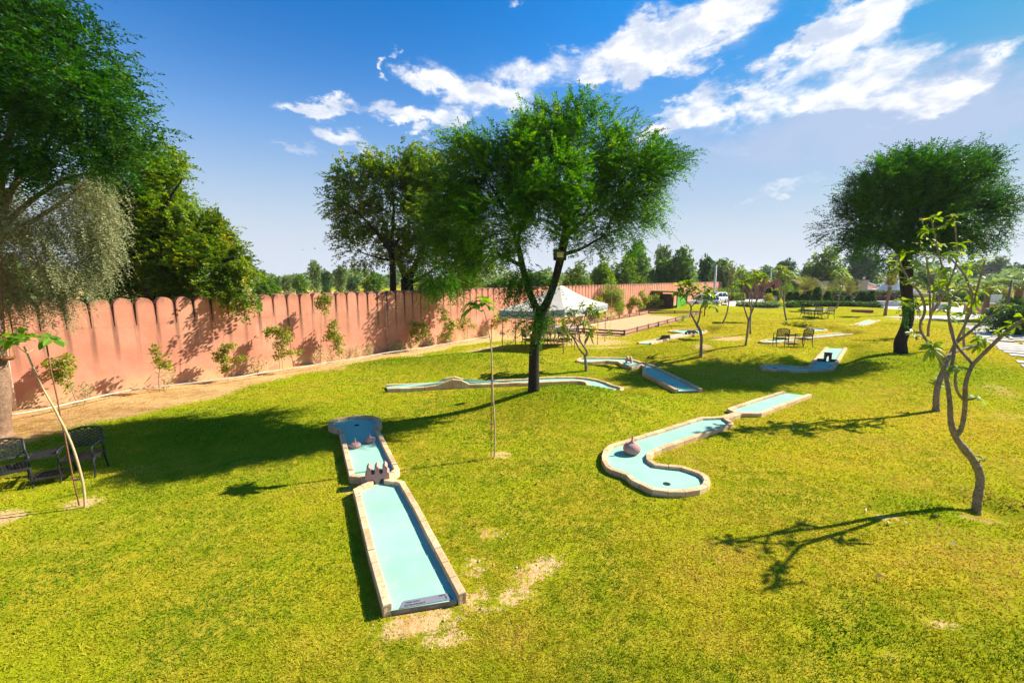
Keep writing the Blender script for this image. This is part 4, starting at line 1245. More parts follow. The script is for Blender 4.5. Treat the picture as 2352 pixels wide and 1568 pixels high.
# ---- far trees: six grown kinds, then copied
def far_tree_kind(i, leaf, tall, nsp, spread):
    """crown of unit radius 1 x 1, total height 2 (crown centre about 1.2) at the origin"""
    r = np.random.default_rng(100 + i)
    root = bpy.data.objects.new('far_tree', None); COL.objects.link(root)
    bs = []
    for k in range(9):
        a = r.uniform(0, 6.28); d = r.uniform(.2, .62) * spread
        bs.append((math.cos(a) * d, math.sin(a) * d, r.uniform(.75, 1.62) * tall, r.uniform(.28, .48), r.uniform(.28, .48), r.uniform(.22, .36)))
    bs.append((0, 0, 1.2, .5, .5, .45)); bs.append((.1, 0, 1.72, .26, .26, .26)); bs.append((0, .1, .5, .62, .62, .3))
    P, d = blob_points(bs, nsp, .35)
    D = unit(d + rng.normal(0, .5, d.shape) + np.array([0, 0, .1]))
    v, q, rr_ = sprays(P, D, .17, 12, .095, .056, .3, .6)
    mb = MB(); mb.tube([(0, 0, -.05), (.02, 0, .5), (-.02, .01, 1.0), (.03, 0, 1.5)], [.055, .045, .03, .012], 7)
    for k in range(7):
        b = bs[k]; mb.tube([(0, 0, .45 + .08 * k), (b[0] * .5, b[1] * .5, (b[2] + .5 + .08 * k) / 2), b[:3]], [.028, .018, .006], 5)
    mb.build('trunk', M_BARK_G if i == 1 else M_BARK_D, root)
    link('crown', np_mesh('crown', v, q, leaf, rr_), root)
    return root


FK = [far_tree_kind(0, LF_FAR1, 1.0, 1000, 1.0), far_tree_kind(1, LF_FAR2, 1.05, 750, .9), far_tree_kind(2, LF_FAR3, 1.0, 1000, .9), far_tree_kind(3, LF_OLV, .95, 1000, 1.05), far_tree_kind(4, LF_LIM, 1.0, 950, 1.0)]
first = [True] * len(FK)


def far_tree(u, vt, wpx, Y, k, label, h=None):
    """crown top at pixel (u, vt), crown wpx wide, at world distance Y"""
    p = onY(u, vt, Y); depth = Y * CT - (p.z - CAMZ) * ST
    w = wpx * depth / F / 2; top = p.z
    sc = (w / .95, w / .95, top / 1.95)
    if first[k]:
        o = FK[k]; first[k] = False
    else:
        o = dup(FK[k], (0, 0, 0))
    o.location = (p.x, Y, 0); o.rotation_euler = (0, 0, random.uniform(0, 6.28)); o.scale = sc
    tag(o, label, 'tree', 'trees beyond the boundary wall')


FT = [(120, 640, 150, 15.5, 3, 'bushy green tree just beyond the wall behind the drooping twigs'), (255, 650, 110, 19, 0, 'green tree behind the wall between the drooping twigs and the round tree'), (40, 600, 160, 17, 2, 'dark tree behind the wall at the frame edge behind the drooping twigs'), (360, 655, 120, 24, 3, 'low olive tree behind the wall under the feathery bright tree'), (480, 668, 140, 28, 0, 'low green tree behind the wall under the round yellow flowering tree'),
      (615, 640, 70, 48, 0, 'low round green tree above the wall just right of the yellow flowering tree'),
      (602, 622, 16, 56, 0, 'thin spire like tree peeking up beside the yellow flowering tree'),
      (634, 637, 14, 75, 2, 'tiny dark tree top on the skyline right of the yellow flowering tree'),
      (660, 636, 46, 80, 1, 'pale grey green tree on the skyline with bare twigs on its top'),
      (690, 632, 40, 66, 0, 'green feathery tree between the pale skyline tree and the tallest one'),
      (723, 602, 40, 74, 1, 'tallest skyline tree of the gap between yellow tree and slim acacia'),
      (747, 621, 30, 68, 2, 'dark slim tree at the foot of the tallest skyline tree'),
      (780, 613, 42, 62, 1, 'light lollipop shaped tree with a white trunk above the wall'),
      (808, 634, 46, 84, 2, 'hazy dark tree behind the lower left twigs of the slim acacia'),
      (850, 628, 60, 60, 0, 'bushy green tree seen under the crown of the slim acacia'),
      (985, 640, 90, 52, 3, 'yellowish bush like tree above the wall right of the thick forked trunk'),
      (1070, 632, 100, 56, 3, 'olive tree above the wall under the low left boughs of the middle acacia'),
      (1150, 640, 90, 64, 0, 'green tree above the wall left of the middle acacia fork'),
      (1250, 625, 80, 58, 0, 'green tree seen through the fork of the middle acacia'),
      (1330, 600, 80, 50, 3, 'olive green tree above the tent right of the fork'),
      (1385, 590, 70, 54, 4, 'bright lime green tree above the wall right of the tent peak'),
      (1440, 587, 95, 58, 3, 'broad yellow green tree in front of the tall group beyond the wall'),
      (1468, 560, 70, 68, 0, 'tall round green tree in the group right of the middle acacia'),
      (1524, 568, 46, 80, 1, 'pale thin topped tree in the middle of the tall group'),
      (1520, 598, 80, 62, 0, 'wide green tree below the pale thin topped one'),
      (1578, 570, 66, 60, 0, 'tall leafy green tree at the right of the tall group'),
      (1622, 588, 42, 66, 2, 'dark green tree left of the white utility pole'),
      (1668, 597, 76, 70, 0, 'rounded green tree just behind the white utility pole'),
      (1702, 610, 50, 76, 4, 'light green tree right of the white utility pole'),
      (1752, 612, 60, 84, 0, 'green tree behind the multi stemmed plumeria'),
      (1810, 597, 50, 100, 2, 'blue green dark tree on the skyline behind the dark pole'),
      (1795, 620, 46, 82, 3, 'olive tree above the pink building roof'),
      (1830, 622, 36, 84, 4, 'small bright tree right of the dark pole'),
      (1856, 610, 40, 96, 1, 'hazy green tree between the dark pole and the tall twin trees'),
      (1908, 564, 92, 78, 3, 'big dark backed tree behind the gate lamp, the left one of two'),
      (1990, 578, 90, 92, 2, 'big blue green tree behind the gate lamp, the one nearer the fountain'),
      (2140, 612, 90, 130, 2, 'hazy tree behind the trunk of the bent acacia'),
      (2240, 606, 80, 140, 1, 'pale far tree seen through the plumeria twigs'),
      (2294, 592, 46, 135, 1, 'pale tall far tree near the right edge'),
      (2338, 606, 56, 128, 2, 'hazy dark tree at the right edge')]
for a_ in FT:
    far_tree(*a_)

# far woodland that reads as one mass along the skyline
NW = 5200
az = rng.uniform(-.95, .98, NW); dist = rng.uniform(150, 230, NW)
hh = 4.6 + 1.6 * np.sin(az * 31) * np.sin(az * 13 + 1) + 1.2 * np.sin(az * 57 + 2)
P = np.stack([dist * np.sin(az), dist * np.cos(az), rng.random(NW) ** .6 * hh], 1)
D = unit(rng.normal(0, 1, (NW, 3)) + np.array([0, 0, .4]))
v, q, r_ = sprays(P, D, 1.6, 8, 1.3, .8, .2, .7)
o = kind(link('far_woodland', np_mesh('far_woodland', v, q, LF_FAR2, r_)), 'stuff')
tag(o, 'hazy strip of far woodland along the skyline', 'woodland')


# ================================================================== plumerias
def rosette(P, D, n, ll, lw, rs):
    """whorl of n long leaves at a branch tip -> verts, quads, rnd"""
    vs, qs, rr_ = [], [], []
    D = np.array(D, float); D /= np.linalg.norm(D)
    e1 = np.cross(D, [.3, .2, .9]); e1 /= np.linalg.norm(e1); e2 = np.cross(D, e1)
    for i in range(n):
        a = i * 2.4 + rs.uniform(-.3, .3); up = rs.uniform(-.15, .75)
        d = e1 * math.cos(a) + e2 * math.sin(a) + D * up; d /= np.linalg.norm(d)
        L = ll * rs.uniform(.6, 1.15); Wd = lw * rs.uniform(.75, 1.15)
        s = np.cross(d, D + .01); s /= np.linalg.norm(s); nrm = np.cross(s, d)
        p0 = np.array(P) + D * rs.uniform(-.04, .03)
        dr = rs.uniform(.15, .65)
        rv = rs.random() * .75 + (.25 if rs.random() < .12 else 0)
        ts = [0.06, .32, .62, .86, 1.0]; ws = [.08, .72, 1.0, .66, .04]
        cen = [p0 + d * L * t - np.array([0, 0, 1.0]) * dr * L * t * t for t in ts]
        for k in range(4):
            for sg in (-1, 1):
                o = len(vs)
                vs += [cen[k], cen[k] + s * sg * ws[k] * Wd / 2 + nrm * ws[k] * Wd * .14, cen[k + 1] + s * sg * ws[k + 1] * Wd / 2 + nrm * ws[k + 1] * Wd * .14, cen[k + 1]]
                qs.append((o, o + 1, o + 2, o + 3)); rr_.append(rv)
    return np.array(vs), np.array(qs), np.array(rr_)


def plumeria(label, base, limbs, tips, ll=.24, lw=.075, n=9, seed=0, bark=None, leaf=None):
    """limbs: (path, radii) in world space; tips: (position, direction, leaves)"""
    rs = np.random.default_rng(seed + 50)
    root = thing('plumeria_tree', label, 'tree', base, 0, 'young plumeria trees on the lawn')
    mb = MB()
    for path, rad in limbs:
        p, r_ = smooth_path(path, rad, 3); r_ = [q * rs.uniform(.90, 1.12) for q in r_]; mb.tube(p, r_, 10)
    mb.build('trunk', bark or M_BARK_G, root, base)
    if tips:
        v, q, r_ = joinq([rosette(p, d, int(k), ll, lw, rs) for p, d, k in tips])
        link('crown', np_mesh('crown', v - np.array(base), q, leaf or LF_PLU, r_, smooth=True), root)
    return root


def grow_plumeria(base, height, spread, seed, forks=3, r0=.05, trunk=.35, leaves=9, lean=(0, 0), leafy=1.0, stems=1):
    rs = np.random.default_rng(seed); limbs, tips = [], []
    def go(p, d, L, r, lev):
        d = d / np.linalg.norm(d)
        k = d + np.array([rs.normal(0, .14), rs.normal(0, .14), .05]); k /= np.linalg.norm(k)
        m = p + k * L * .5; e = m + (d * .6 + np.array([0, 0, .4 if lev else .6])) * L * .5 + rs.normal(0, .03, 3) * L
        limbs.append(([p, m, e], [r, r * .88, r * .76]))
        if lev >= forks:
            if rs.random() < leafy:
                dd = e - m; tips.append((e, dd / np.linalg.norm(dd) + np.array([0, 0, .3]), leaves))
            return
        nb_ = 2 if rs.random() < .62 else 3
        a0 = rs.uniform(0, 6.28)
        for i in range(nb_):
            a = a0 + i * 6.283 / nb_ + rs.uniform(-.4, .4)
            sp = spread * rs.uniform(.55, 1.15)
            nd = (e - m) / np.linalg.norm(e - m) * .75 + np.array([math.cos(a) * sp, math.sin(a) * sp, .35])
            go(e, nd, L * rs.uniform(.62, .85), r * .70, lev + 1)
    tot = trunk + (1 - trunk)
    for s_ in range(stems):
        d0 = np.array([lean[0] + rs.normal(0, .12) + (s_ - (stems - 1) / 2) * .5, lean[1] + rs.normal(0, .1), 1.0])
        go(np.array(base) - np.array([0, 0, .05]), d0, height * trunk, r0, 0)
    # bring the crown top to the wanted height
    top = max(max(q[2] for q in path) for path, _ in limbs) - base[2]
    k = height / max(top, .1)
    f = lambda p: np.array([base[0] + (p[0] - base[0]) * k ** .5, base[1] + (p[1] - base[1]) * k ** .5, base[2] + (p[2] - base[2]) * k])
    limbs = [([tuple(f(p)) for p in path], rad) for path, rad in limbs]
    tips = [(f(p), d, n_) for p, d, n_ in tips]
    return limbs, tips


def hgt_at(base, vt):
    """height above base of a point straight over it at image row vt"""
    d = ray(0, vt); return CAMZ + d.z * base.y / d.y - base.z


# front right plumeria, traced
pb = G(2241, 1178); Yp = pb.y
def RP(lst):
    out = []
    for x, y, dy in lst:
        u, v = ZR((x, y))[0]; out.append(tuple(onY(u, v, Yp + dy)))
    return out
def RQ(lst):
    return [tuple(onY(u, v, Yp + dy)) for u, v, dy in lst]
limbs = [([tuple(pb - Vector((0, 0, .06)))] + RP([(848, 1420, 0), (862, 1300, 0), (884, 1190, 0), (850, 1085, 0), (770, 985, 0), (705, 905, 0), (672, 800, 0), (670, 690, 0)]), [.068, .060, .056, .058, .054, .052, .046, .038, .034]),
         (RP([(670, 690, 0), (660, 580, .02), (645, 500, .05), (625, 420, .08), (618, 365, .1)]), [.034, .031, .029, .027, .025]),
         (RP([(618, 365, .1), (590, 330, .05), (540, 285, 0)]), [.022, .020, .018]),
         (RP([(618, 365, .1), (690, 315, .2), (780, 285, .3), (860, 262, .4)]), [.024, .021, .019, .017]),
         (RP([(712, 890, 0), (750, 845, -.05), (768, 740, -.1), (776, 640, -.15), (772, 540, -.2), (800, 450, -.2), (828, 397, -.2)]), [.034, .033, .031, .030, .028, .027, .027]),
         (RP([(828, 397, -.2), (770, 335, -.1), (700, 255, 0), (690, 180, .1), (660, 90, .15), (655, 10, .2)]), [.022, .020, .019, .017, .016, .015]),
         (RP([(828, 397, -.2), (925, 300, -.35), (1060, 170, -.5), (1190, 80, -.6)]), [.026, .024, .022, .020]),
         (RP([(776, 645, -.15), (820, 640, -.25), (865, 625, -.3)]), [.016, .014, .013]),
         (RP([(768, 650, -.12), (715, 590, -.2), (702, 500, -.2), (715, 440, -.2)]), [.020, .018, .017, .016]),
         (RP([(645, 495, .05), (688, 390, .1), (702, 258, .15)]), [.025, .023, .022]),
         (RP([(702, 258, .15), (800, 180, .1), (900, 95, .05), (1040, 5, 0)]), [.022, .020, .018, .016]),
         (RP([(702, 258, .15), (672, 160, .2), (668, 60, .25)]), [.018, .016, .014]),
         (RP([(870, 1085, 0), (875, 1060, -.1), (900, 1055, -.15)]), [.008, .006, .005])]
U = np.array([0, 0, 1.0])
tp = []
for (x, y, dy, n_) in [(540, 285, 0, 12), (555, 262, -.05, 6), (860, 262, .4, 11), (895, 215, .4, 9), (865, 622, -.3, 8), (718, 425, -.2, 12), (1020, 190, -.45, 9), (1100, 130, -.5, 8), (1180, 70, -.6, 8), (1040, 0, 0, 9), (880, 230, .1, 6), (905, 1050, -.15, 3), (655, 0, .2, 8), (668, 50, .25, 8)]:
    tp.append((np.array(RP([(x, y, dy)])[0]), U + rng.normal(0, .35, 3), n_))
plumeria('nearest plumeria with a crooked grey trunk and many forks at the right', tuple(pb), limbs, tp, .20, .068, 9, 1)

# plumerias farther back
def auto_plu(u, v, vt, label, seed, **kw):
    b = G(u, v); ll = kw.pop('ll', .26); lw = kw.pop('lw', .085); h = hgt_at(b, vt)
    limbs, tips = grow_plumeria(tuple(b), h, kw.pop('spread', .6), seed, **kw)
    return plumeria(label, tuple(b), limbs, tips, ll, lw, 9, seed)


pb2 = G(2150, 944); Yq = pb2.y
def RQ(lst):
    return [tuple(onY(u, v, Yq + dy)) for u, v, dy in lst]
limbs = [([tuple(pb2 - Vector((0, 0, .06)))] + RQ([(2150, 938, 0), (2150, 905, 0), (2158, 872, .03), (2168, 850, .05)]), [.085, .078, .068, .066, .068]),
         (RQ([(2168, 850, .05), (2158, 822, .08), (2131, 787, .1)]), [.048, .04, .034]), (RQ([(2168, 850, .05), (2180, 820, .15), (2193, 790, .2)]), [.052, .042, .036]),
         (RQ([(2131, 787, .1), (2108, 750, .15), (2128, 715, .2), (2115, 672, .25), (2087, 645, .25), (2060, 590, .3)]), [0.033, 0.032, 0.030, 0.027, 0.024, 0.019]),
         (RQ([(2193, 790, .2), (2178, 740, .25), (2182, 690, .3), (2176, 660, .35), (2166, 620, .4), (2150, 560, .4), (2140, 505, .4)]), [0.030, 0.028, 0.027, 0.026, 0.022, 0.019, 0.018]),
         (RQ([(2182, 690, .3), (2215, 655, .2), (2237, 690, .1)]), [0.022, 0.019, 0.018]),
         (RQ([(2194, 790, .2), (2222, 735, .15), (2238, 695, .1), (2218, 630, .1), (2180, 590, .15)]), [0.030, 0.028, 0.027, 0.024, 0.019]),
         (RQ([(2238, 695, .1), (2250, 640, .05), (2262, 600, 0)]), [0.024, 0.021, 0.018]),
         (RQ([(2137, 728, .2), (2135, 655, .3), (2128, 590, .35)]), [0.024, 0.021, 0.018]),
         (RQ([(2176, 660, .35), (2200, 600, .45), (2196, 545, .5), (2192, 500, .5)]), [0.022, 0.021, 0.018, 0.017])]
tp = []
for (u, v, dy, n_) in [(2155, 870, .15, 8), (2100, 770, .2, 7), (2230, 760, .1, 8), (2250, 720, .0, 9), (2290, 660, -.1, 9), (2070, 690, .3, 8), (2115, 560, .3, 8), (2205, 560, .4, 8), (2130, 530, .4, 9), (2165, 520, .4, 7), (2060, 585, .3, 9), (2052, 610, .3, 6), (2140, 500, .4, 10), (2128, 585, .35, 9), (2180, 585, .15, 10), (2192, 497, .5, 8), (2262, 597, 0, 10), (2240, 690, .1, 7), (2245, 585, .1, 8), (2110, 640, .2, 9), (2088, 700, .2, 8), (2075, 640, .25, 9), (2170, 640, .3, 10), (2205, 640, .2, 9), (2150, 660, .3, 8), (2100, 600, .3, 8), (2225, 620, .1, 8), (2140, 690, .2, 6), (2190, 690, .2, 7), (2206, 720, .15, 7), (2160, 560, .4, 6)]:
    tp.append((np.array(onY(u, v, Yq + dy)), U + rng.normal(0, .4, 3), n_))
plumeria('taller plumeria directly behind the nearest one, full of yellowing leaf tufts', tuple(pb2), limbs, tp + [(p + rng.normal(0, .13, 3), d, max(5, k - 2)) for p, d, k in tp], .23, .078, 9, 2)
auto_plu(2132, 772, 618, 'plumeria with twin stems beside the bent black trunk', 22, spread=.5, forks=3, r0=.07, trunk=.3, leaves=9, ll=.3, lw=.1)
pb = G(1346, 852); Y4 = pb.y
def Q4(lst):
    return [tuple(onY(*Z5((x, y))[0], Y4 + dy)) for x, y, dy in lst]
limbs = [([tuple(pb - Vector((0, 0, .05)))] + Q4([(1187, 1250, 0), (1180, 1150, 0), (1170, 1065, 0)]), [.065, .06, .055, .055]),
         (Q4([(1170, 1065, 0), (1110, 1000, 0), (1065, 920, 0), (1035, 855, .1), (970, 790, .15), (880, 700, .2)]), [.038, .032, .030, .028, .024, .02]),
         (Q4([(1175, 1075, 0), (1208, 1030, 0), (1165, 960, 0), (1110, 890, -.1), (1095, 790, -.1), (1085, 700, -.1)]), [.045, .042, .038, .034, .03, .024]),
         (Q4([(1120, 910, -.1), (1030, 830, -.3), (950, 760, -.4)]), [.026, .022, .018]), (Q4([(1160, 950, 0), (1200, 870, .2), (1245, 760, .3)]), [.024, .02, .016]),
         (Q4([(1095, 800, -.1), (1150, 740, .1), (1155, 640, .1), (1180, 520, .1)]), [.024, .02, .018, .016]), (Q4([(1085, 720, -.1), (1050, 640, 0), (1010, 560, .1)]), [.02, .018, .014]),
         (Q4([(1150, 740, .1), (1220, 620, .3), (1280, 520, .3)]), [.018, .016, .014]), (Q4([(1180, 560, .1), (1140, 470, 0), (1130, 430, 0)]), [.014, .012, .01])]
tp = [(np.array(Q4([(x, y, d)])[0]), U + rng.normal(0, .3, 3), k) for x, y, d, k in [(880, 700, .2, 10), (820, 640, .2, 10), (950, 760, -.4, 10), (930, 840, -.4, 10), (1245, 760, .3, 8), (1280, 700, .3, 6), (1180, 520, .1, 11), (1010, 560, .1, 12), (960, 520, .1, 10), (1280, 510, .3, 12), (1330, 540, .3, 11), (1130, 430, 0, 11), (1060, 500, 0, 10), (1230, 460, .1, 11), (1340, 480, .3, 10), (900, 600, .2, 10), (1100, 600, -.2, 9), (1180, 640, -.2, 8), (1030, 640, 0, 8), (960, 650, 0, 8), (1290, 600, .2, 8)]]
plumeria('plumeria with an S shaped stem in front of the striped tent', tuple(pb), limbs, tp + [(p + rng.normal(0, .12, 3), d, max(6, k - 2)) for p, d, k in tp], .27, .10, 9, 4)
pb = G(1610, 820); Y5 = pb.y
def Q5(lst):
    return [tuple(onY(*Z6((x, y))[0], Y5 + dy)) for x, y, dy in lst]
limbs = [([tuple(pb - Vector((0, 0, .05)))] + Q5([(608, 1420, 0), (612, 1300, 0), (618, 1180, 0), (600, 1090, 0), (555, 1015, 0)]), [.075, .07, .06, .06, .055, .05]),
         (Q5([(555, 1015, 0), (510, 930, 0), (475, 860, 0), (490, 780, 0), (430, 720, .1), (395, 660, .1)]), [.042, .036, .034, .03, .026, .022]),
         (Q5([(555, 1015, 0), (590, 930, 0), (605, 800, 0), (640, 730, .1), (670, 640, .1)]), [.038, .034, .03, .026, .02]),
         (Q5([(490, 780, 0), (560, 700, -.3), (600, 620, -.4)]), [.024, .02, .016]), (Q5([(395, 660, .1), (360, 590, .2), (420, 500, .2)]), [.018, .016, .014]), (Q5([(605, 800, 0), (690, 760, .2), (740, 730, .3)]), [.02, .016, .014])]
tp = [(np.array(Q5([(x, y, d)])[0]), U + rng.normal(0, .3, 3), k) for x, y, d, k in [(395, 640, .1, 12), (330, 600, .1, 12), (420, 490, .2, 13), (470, 470, .2, 11), (600, 610, -.4, 12), (560, 560, 0, 11), (670, 630, .1, 12), (720, 590, .1, 11), (690, 540, .1, 10), (500, 560, 0, 11), (440, 590, 0, 11), (350, 520, .1, 10), (740, 730, .3, 10), (580, 690, -.2, 10), (300, 640, .1, 8), (680, 690, 0, 8), (760, 790, .3, 7), (480, 620, -.2, 9), (530, 500, .2, 10)]]
plumeria('plumeria on the mound with a forked stem, in front of the green shed', tuple(pb), limbs, tp, .34, .125, 10, 5)
auto_plu(1712, 794, 635, 'multi stemmed plumeria left of the joined chairs, nearest of that clump', 31, spread=.55, forks=3, r0=.05, trunk=.28, leaves=9, leafy=.85, ll=.40, lw=.15)
auto_plu(1724, 766, 622, 'tall plumeria standing behind the multi stemmed one', 36, spread=.4, forks=3, r0=.055, trunk=.36, leaves=9, ll=.42, lw=.15)
auto_plu(1659, 743, 604, 'bare leafless plumeria near the red bin', 34, spread=.35, forks=3, r0=.06, trunk=.42, leaves=5, leafy=.2, ll=.4, lw=.13)
auto_plu(1807, 736, 612, 'leaning plumeria in front of the pink building', 35, spread=.45, forks=3, r0=.075, trunk=.5, leaves=9, ll=.5, lw=.18, lean=(-.22, 0))
auto_plu(1922, 708, 620, 'round headed plumeria beside the topiary hedge', 38, spread=.6, forks=3, r0=.075, trunk=.45, leaves=12, ll=.5, lw=.2)
auto_plu(2215, 800, 650, 'slender plumeria by the stepping path', 40, spread=.5, forks=2, r0=.05, trunk=.4, leaves=9, ll=.3, lw=.1)

# ================================================================== saplings along the wall, weeds
def leaf_cluster(pts, n, ll, lw, spread, rs_):
    P = np.repeat(np.array(pts, float), n, 0) + rs_.normal(0, spread, (len(pts) * n, 3))
    D = unit(rs_.normal(0, 1, P.shape) + np.array([0, 0, -.25]))
    return sprays(P, D, ll * 1.2, 3, ll, lw, .3, .9, .9)


def sapling(label, stems, clusters, Yb, nper=26, ll=.075, lw=.062, leaf=None, name='wall_sapling', group='young saplings planted along the wall', mat=None, rad=.011, spread=.6):
    """stems: pixel polylines; clusters: (u, v, ru, rv) patches of leaves at distance Yb"""
    b = stems[0][0]; base = onY(b[0], b[1], Yb)
    base.z = Hz(base.x, base.y)
    root = thing(name, label, 'sapling', base, 0, group)
    mb = MB()
    for st in stems:
        w = [onY(u, v, Yb) for u, v in st]
        w = [Vector((p.x + random.uniform(-.02, .02), p.y + random.uniform(-.04, .04), p.z)) for p in w]
        if st is stems[0]:
            w[0] = base - Vector((0, 0, .05))
        p, r_ = smooth_path(w, [rad * (1 - .6 * i / max(len(w) - 1, 1)) for i in range(len(w))]); mb.tube(p, r_, 6)
    parts = []; rs_ = np.random.default_rng(int(abs(b[0]) * 7 + abs(b[1])))
    for (u, v, ru, rv) in clusters:
        c = onY(u, v, Yb); s = (Yb * CT - (c.z - CAMZ) * ST) / F
        k = max(3, int(nper * (ru * rv) / 500.0 / max(Yb / 14, .8) ** -1.4))
        d = unit(rs_.normal(0, 1, (k, 3))) * rs_.random((k, 1)) ** .4
        P = np.array(c) + d * np.array([ru * s, (ru + rv) * .35 * s, rv * s])
        mb2 = None
        for i in range(0, k, 3):
            mb.tube([c, P[i]], [rad * .35, rad * .2], 4, cap=False)
        parts.append(leaf_cluster(P, 5, ll, lw, ll * .55, rs_))
    mb.build('stem', mat or M_BARK_G, root, base)
    v, q, r_ = joinq(parts)
    link('foliage', np_mesh('foliage', v - np.array(base), q, leaf or LF_SAP, r_), root)
    return root


def wallY(u, v, off=.75):
    """world distance of the planting strip in front of the wall, under pixel column u"""
    s, _ = wall_s(u, v)
    p = wallpt(s, 0); d = ray(u, v)
    k = d.x / d.y
    # point on the sight line, off metres in front of the wall
    for t in np.arange(p.y, p.y - 4, -.02):
        if (Vector((k * t, t)) - WO).dot(WN) >= off:
            return t
    return p.y - .5


def wsap(label, base, top_path, clusters, off=None, **kw):
    Yb = wallY(base[0], base[1], .7 if off is None else off)
    return sapling(label, [[base] + top_path] + kw.pop('more', []), clusters, Yb, **kw)


wsap('wispy leaning sapling nearest the striped post, its leaves swept to the left', (181, 942), Z2((600, 980), (540, 900), (480, 830), (440, 790)), [(150, 838, 22, 26), (135, 862, 20, 18), (108, 828, 10, 8), (155, 882, 9, 14), (128, 845, 22, 22)])
wsap('small sapling with a thin bare stem, second from the striped post', (368, 912), Z2((1335, 950), (1345, 830), (1330, 740), (1290, 680)), [(360, 795, 9, 10), (367, 822, 14, 12), (378, 840, 14, 12), (352, 808, 8, 12), (385, 830, 8, 10)])
wsap('bushy little sapling with a tall bare twig, third from the striped post', (525, 889), Z2((1915, 900), (1900, 830), (1890, 760), (1880, 640), (1875, 540)), [(515, 812, 22, 16), (505, 822, 16, 14), (548, 824, 18, 10), (525, 795, 14, 12), (520, 845, 12, 18), (532, 790, 8, 10)])
wsap('two tiered sapling on twin stems left of the climbing vine', (644, 868), Z3((105, 860), (95, 720), (95, 580), (100, 500)), [(625, 762, 22, 14), (655, 768, 18, 16), (645, 790, 16, 14), (640, 815, 16, 12), (660, 808, 24, 8), (685, 808, 10, 6), (612, 766, 10, 8), (632, 756, 14, 8)], more=[Z3((140, 930), (125, 800), (120, 700))])
wsap('leafy sapling beside the climbing vine with foliage down to its stem foot', (779, 848), Z3((610, 740), (600, 620), (560, 520), (545, 430)), [(765, 745, 13, 14), (770, 770, 17, 18), (778, 790, 15, 16), (752, 772, 14, 12), (782, 808, 9, 12), (762, 758, 16, 12)])
wsap('tall vine like sapling whose leaf tuft reaches the wall top', (735, 838), Z3((450, 700), (455, 560), (460, 420), (465, 320)), [(742, 690, 18, 16), (735, 698, 14, 14), (755, 688, 10, 12), (748, 712, 8, 10)], off=.5)
wsap('round topped sapling right of the wall lamp pipe', (958, 818), Z3((1265, 640), (1260, 540), (1270, 470)), [(958, 748, 22, 18), (970, 764, 18, 16), (950, 765, 12, 16), (962, 780, 12, 8), (975, 745, 8, 8)])
wsap('dense sapling left of the tall broad leaved one', (1032, 787), Z3((1535, 580), (1510, 480), (1490, 390)), [(1022, 730, 14, 18), (1030, 748, 18, 14), (1012, 772, 12, 8), (1040, 742, 14, 14), (1018, 716, 12, 8), (1030, 770, 12, 8)])
wsap('reddish tipped sapling just behind the tall broad leaved one', (1072, 778), Z3((1690, 540), (1680, 440)), [(1068, 735, 18, 14), (1085, 748, 10, 10), (1062, 748, 12, 10)])
wsap('sapling tied to a stake just left of the tent', (1153, 815), Z3((1965, 620), (1960, 500), (1955, 400), (1955, 310)), [(1146, 736, 20, 14), (1135, 745, 12, 14), (1160, 730, 12, 14), (1150, 720, 14, 8)])
wsap('thin sapling under the left corner of the tent', (1196, 790), Z3((2130, 560), (2130, 460)), [(1195, 735, 8, 12), (1194, 752, 7, 8)])
wsap('broad leaved sapling behind the round table under the tent', (1252, 770), [(1252, 750), (1254, 735)], [(1250, 738, 12, 14), (1256, 750, 8, 8)], leaf=LF_BIG, ll=.16, lw=.10)
BUSH = [('tall oleander bush standing against the wall right of the tent', (1406, 735), [(1404, 705), (1402, 670)], [(1400, 672, 22, 24), (1420, 680, 16, 22), (1392, 690, 16, 16), (1412, 700, 18, 14)], LF_LIM, .17, .035),
        ('yellow green bush at the left foot of the oleander', (1378, 735), [(1376, 715), (1374, 695)], [(1372, 692, 14, 12), (1382, 712, 12, 12)], LF_SAP, .1, .08),
        ('leggy sapling with yellow leaves right of the oleander', (1425, 730), [(1424, 712), (1420, 695)], [(1420, 712, 8, 14), (1428, 700, 8, 10)], LF_SAP, .1, .08),
        ('sapling on the wall strip behind the far corner of the sand court', (1462, 722), [(1460, 705), (1458, 688)], [(1458, 690, 14, 10), (1450, 702, 10, 8), (1468, 700, 10, 8)], LF_SAP, .12, .09),
        ('tallest yellow green sapling between the oleander and the green shed', (1482, 722), [(1480, 700), (1474, 672)], [(1474, 675, 8, 9), (1484, 688, 10, 8), (1476, 700, 8, 8)], LF_SAP, .12, .09),
        ('bushy sapling left of the green shed', (1505, 718), [(1504, 700), (1502, 685)], [(1500, 686, 15, 10), (1512, 694, 12, 9), (1494, 698, 8, 6)], LF_SAP, .12, .09),
        ('sapling right against the left side of the green shed', (1525, 715), [(1524, 700), (1522, 690)], [(1524, 692, 11, 8), (1530, 700, 9, 9)], LF_SAP, .12, .09)]
for lb, b, st, cl, lf_, l_, w_ in BUSH:
    wsap(lb, b, st, cl, off=1.0, leaf=lf_, ll=l_, lw=w_, name='wall_bush', nper=40)
# thin staked saplings at the edge of the court
for lb, b, st, cl in [('thin sapling growing beside the court rail, nearer one', (1400 - .6, 770), [(1402, 735), (1404, 690), (1405, 668)], [(1404, 670, 5, 6), (1402, 722, 4, 8), (1399, 764, 6, 7)]),
                      ('thin sapling growing beside the court rail, farther one', (1569, 738), [(1569, 712), (1570, 690)], [(1569, 735, 5, 10), (1569, 700, 4, 6)])]:
    Yb = onz(*b, 0).y
    sapling(lb, [[b] + st], cl, Yb, ll=.12, lw=.07, leaf=LF_BIG, name='court_sapling', group=None, mat=M_BARK_T)

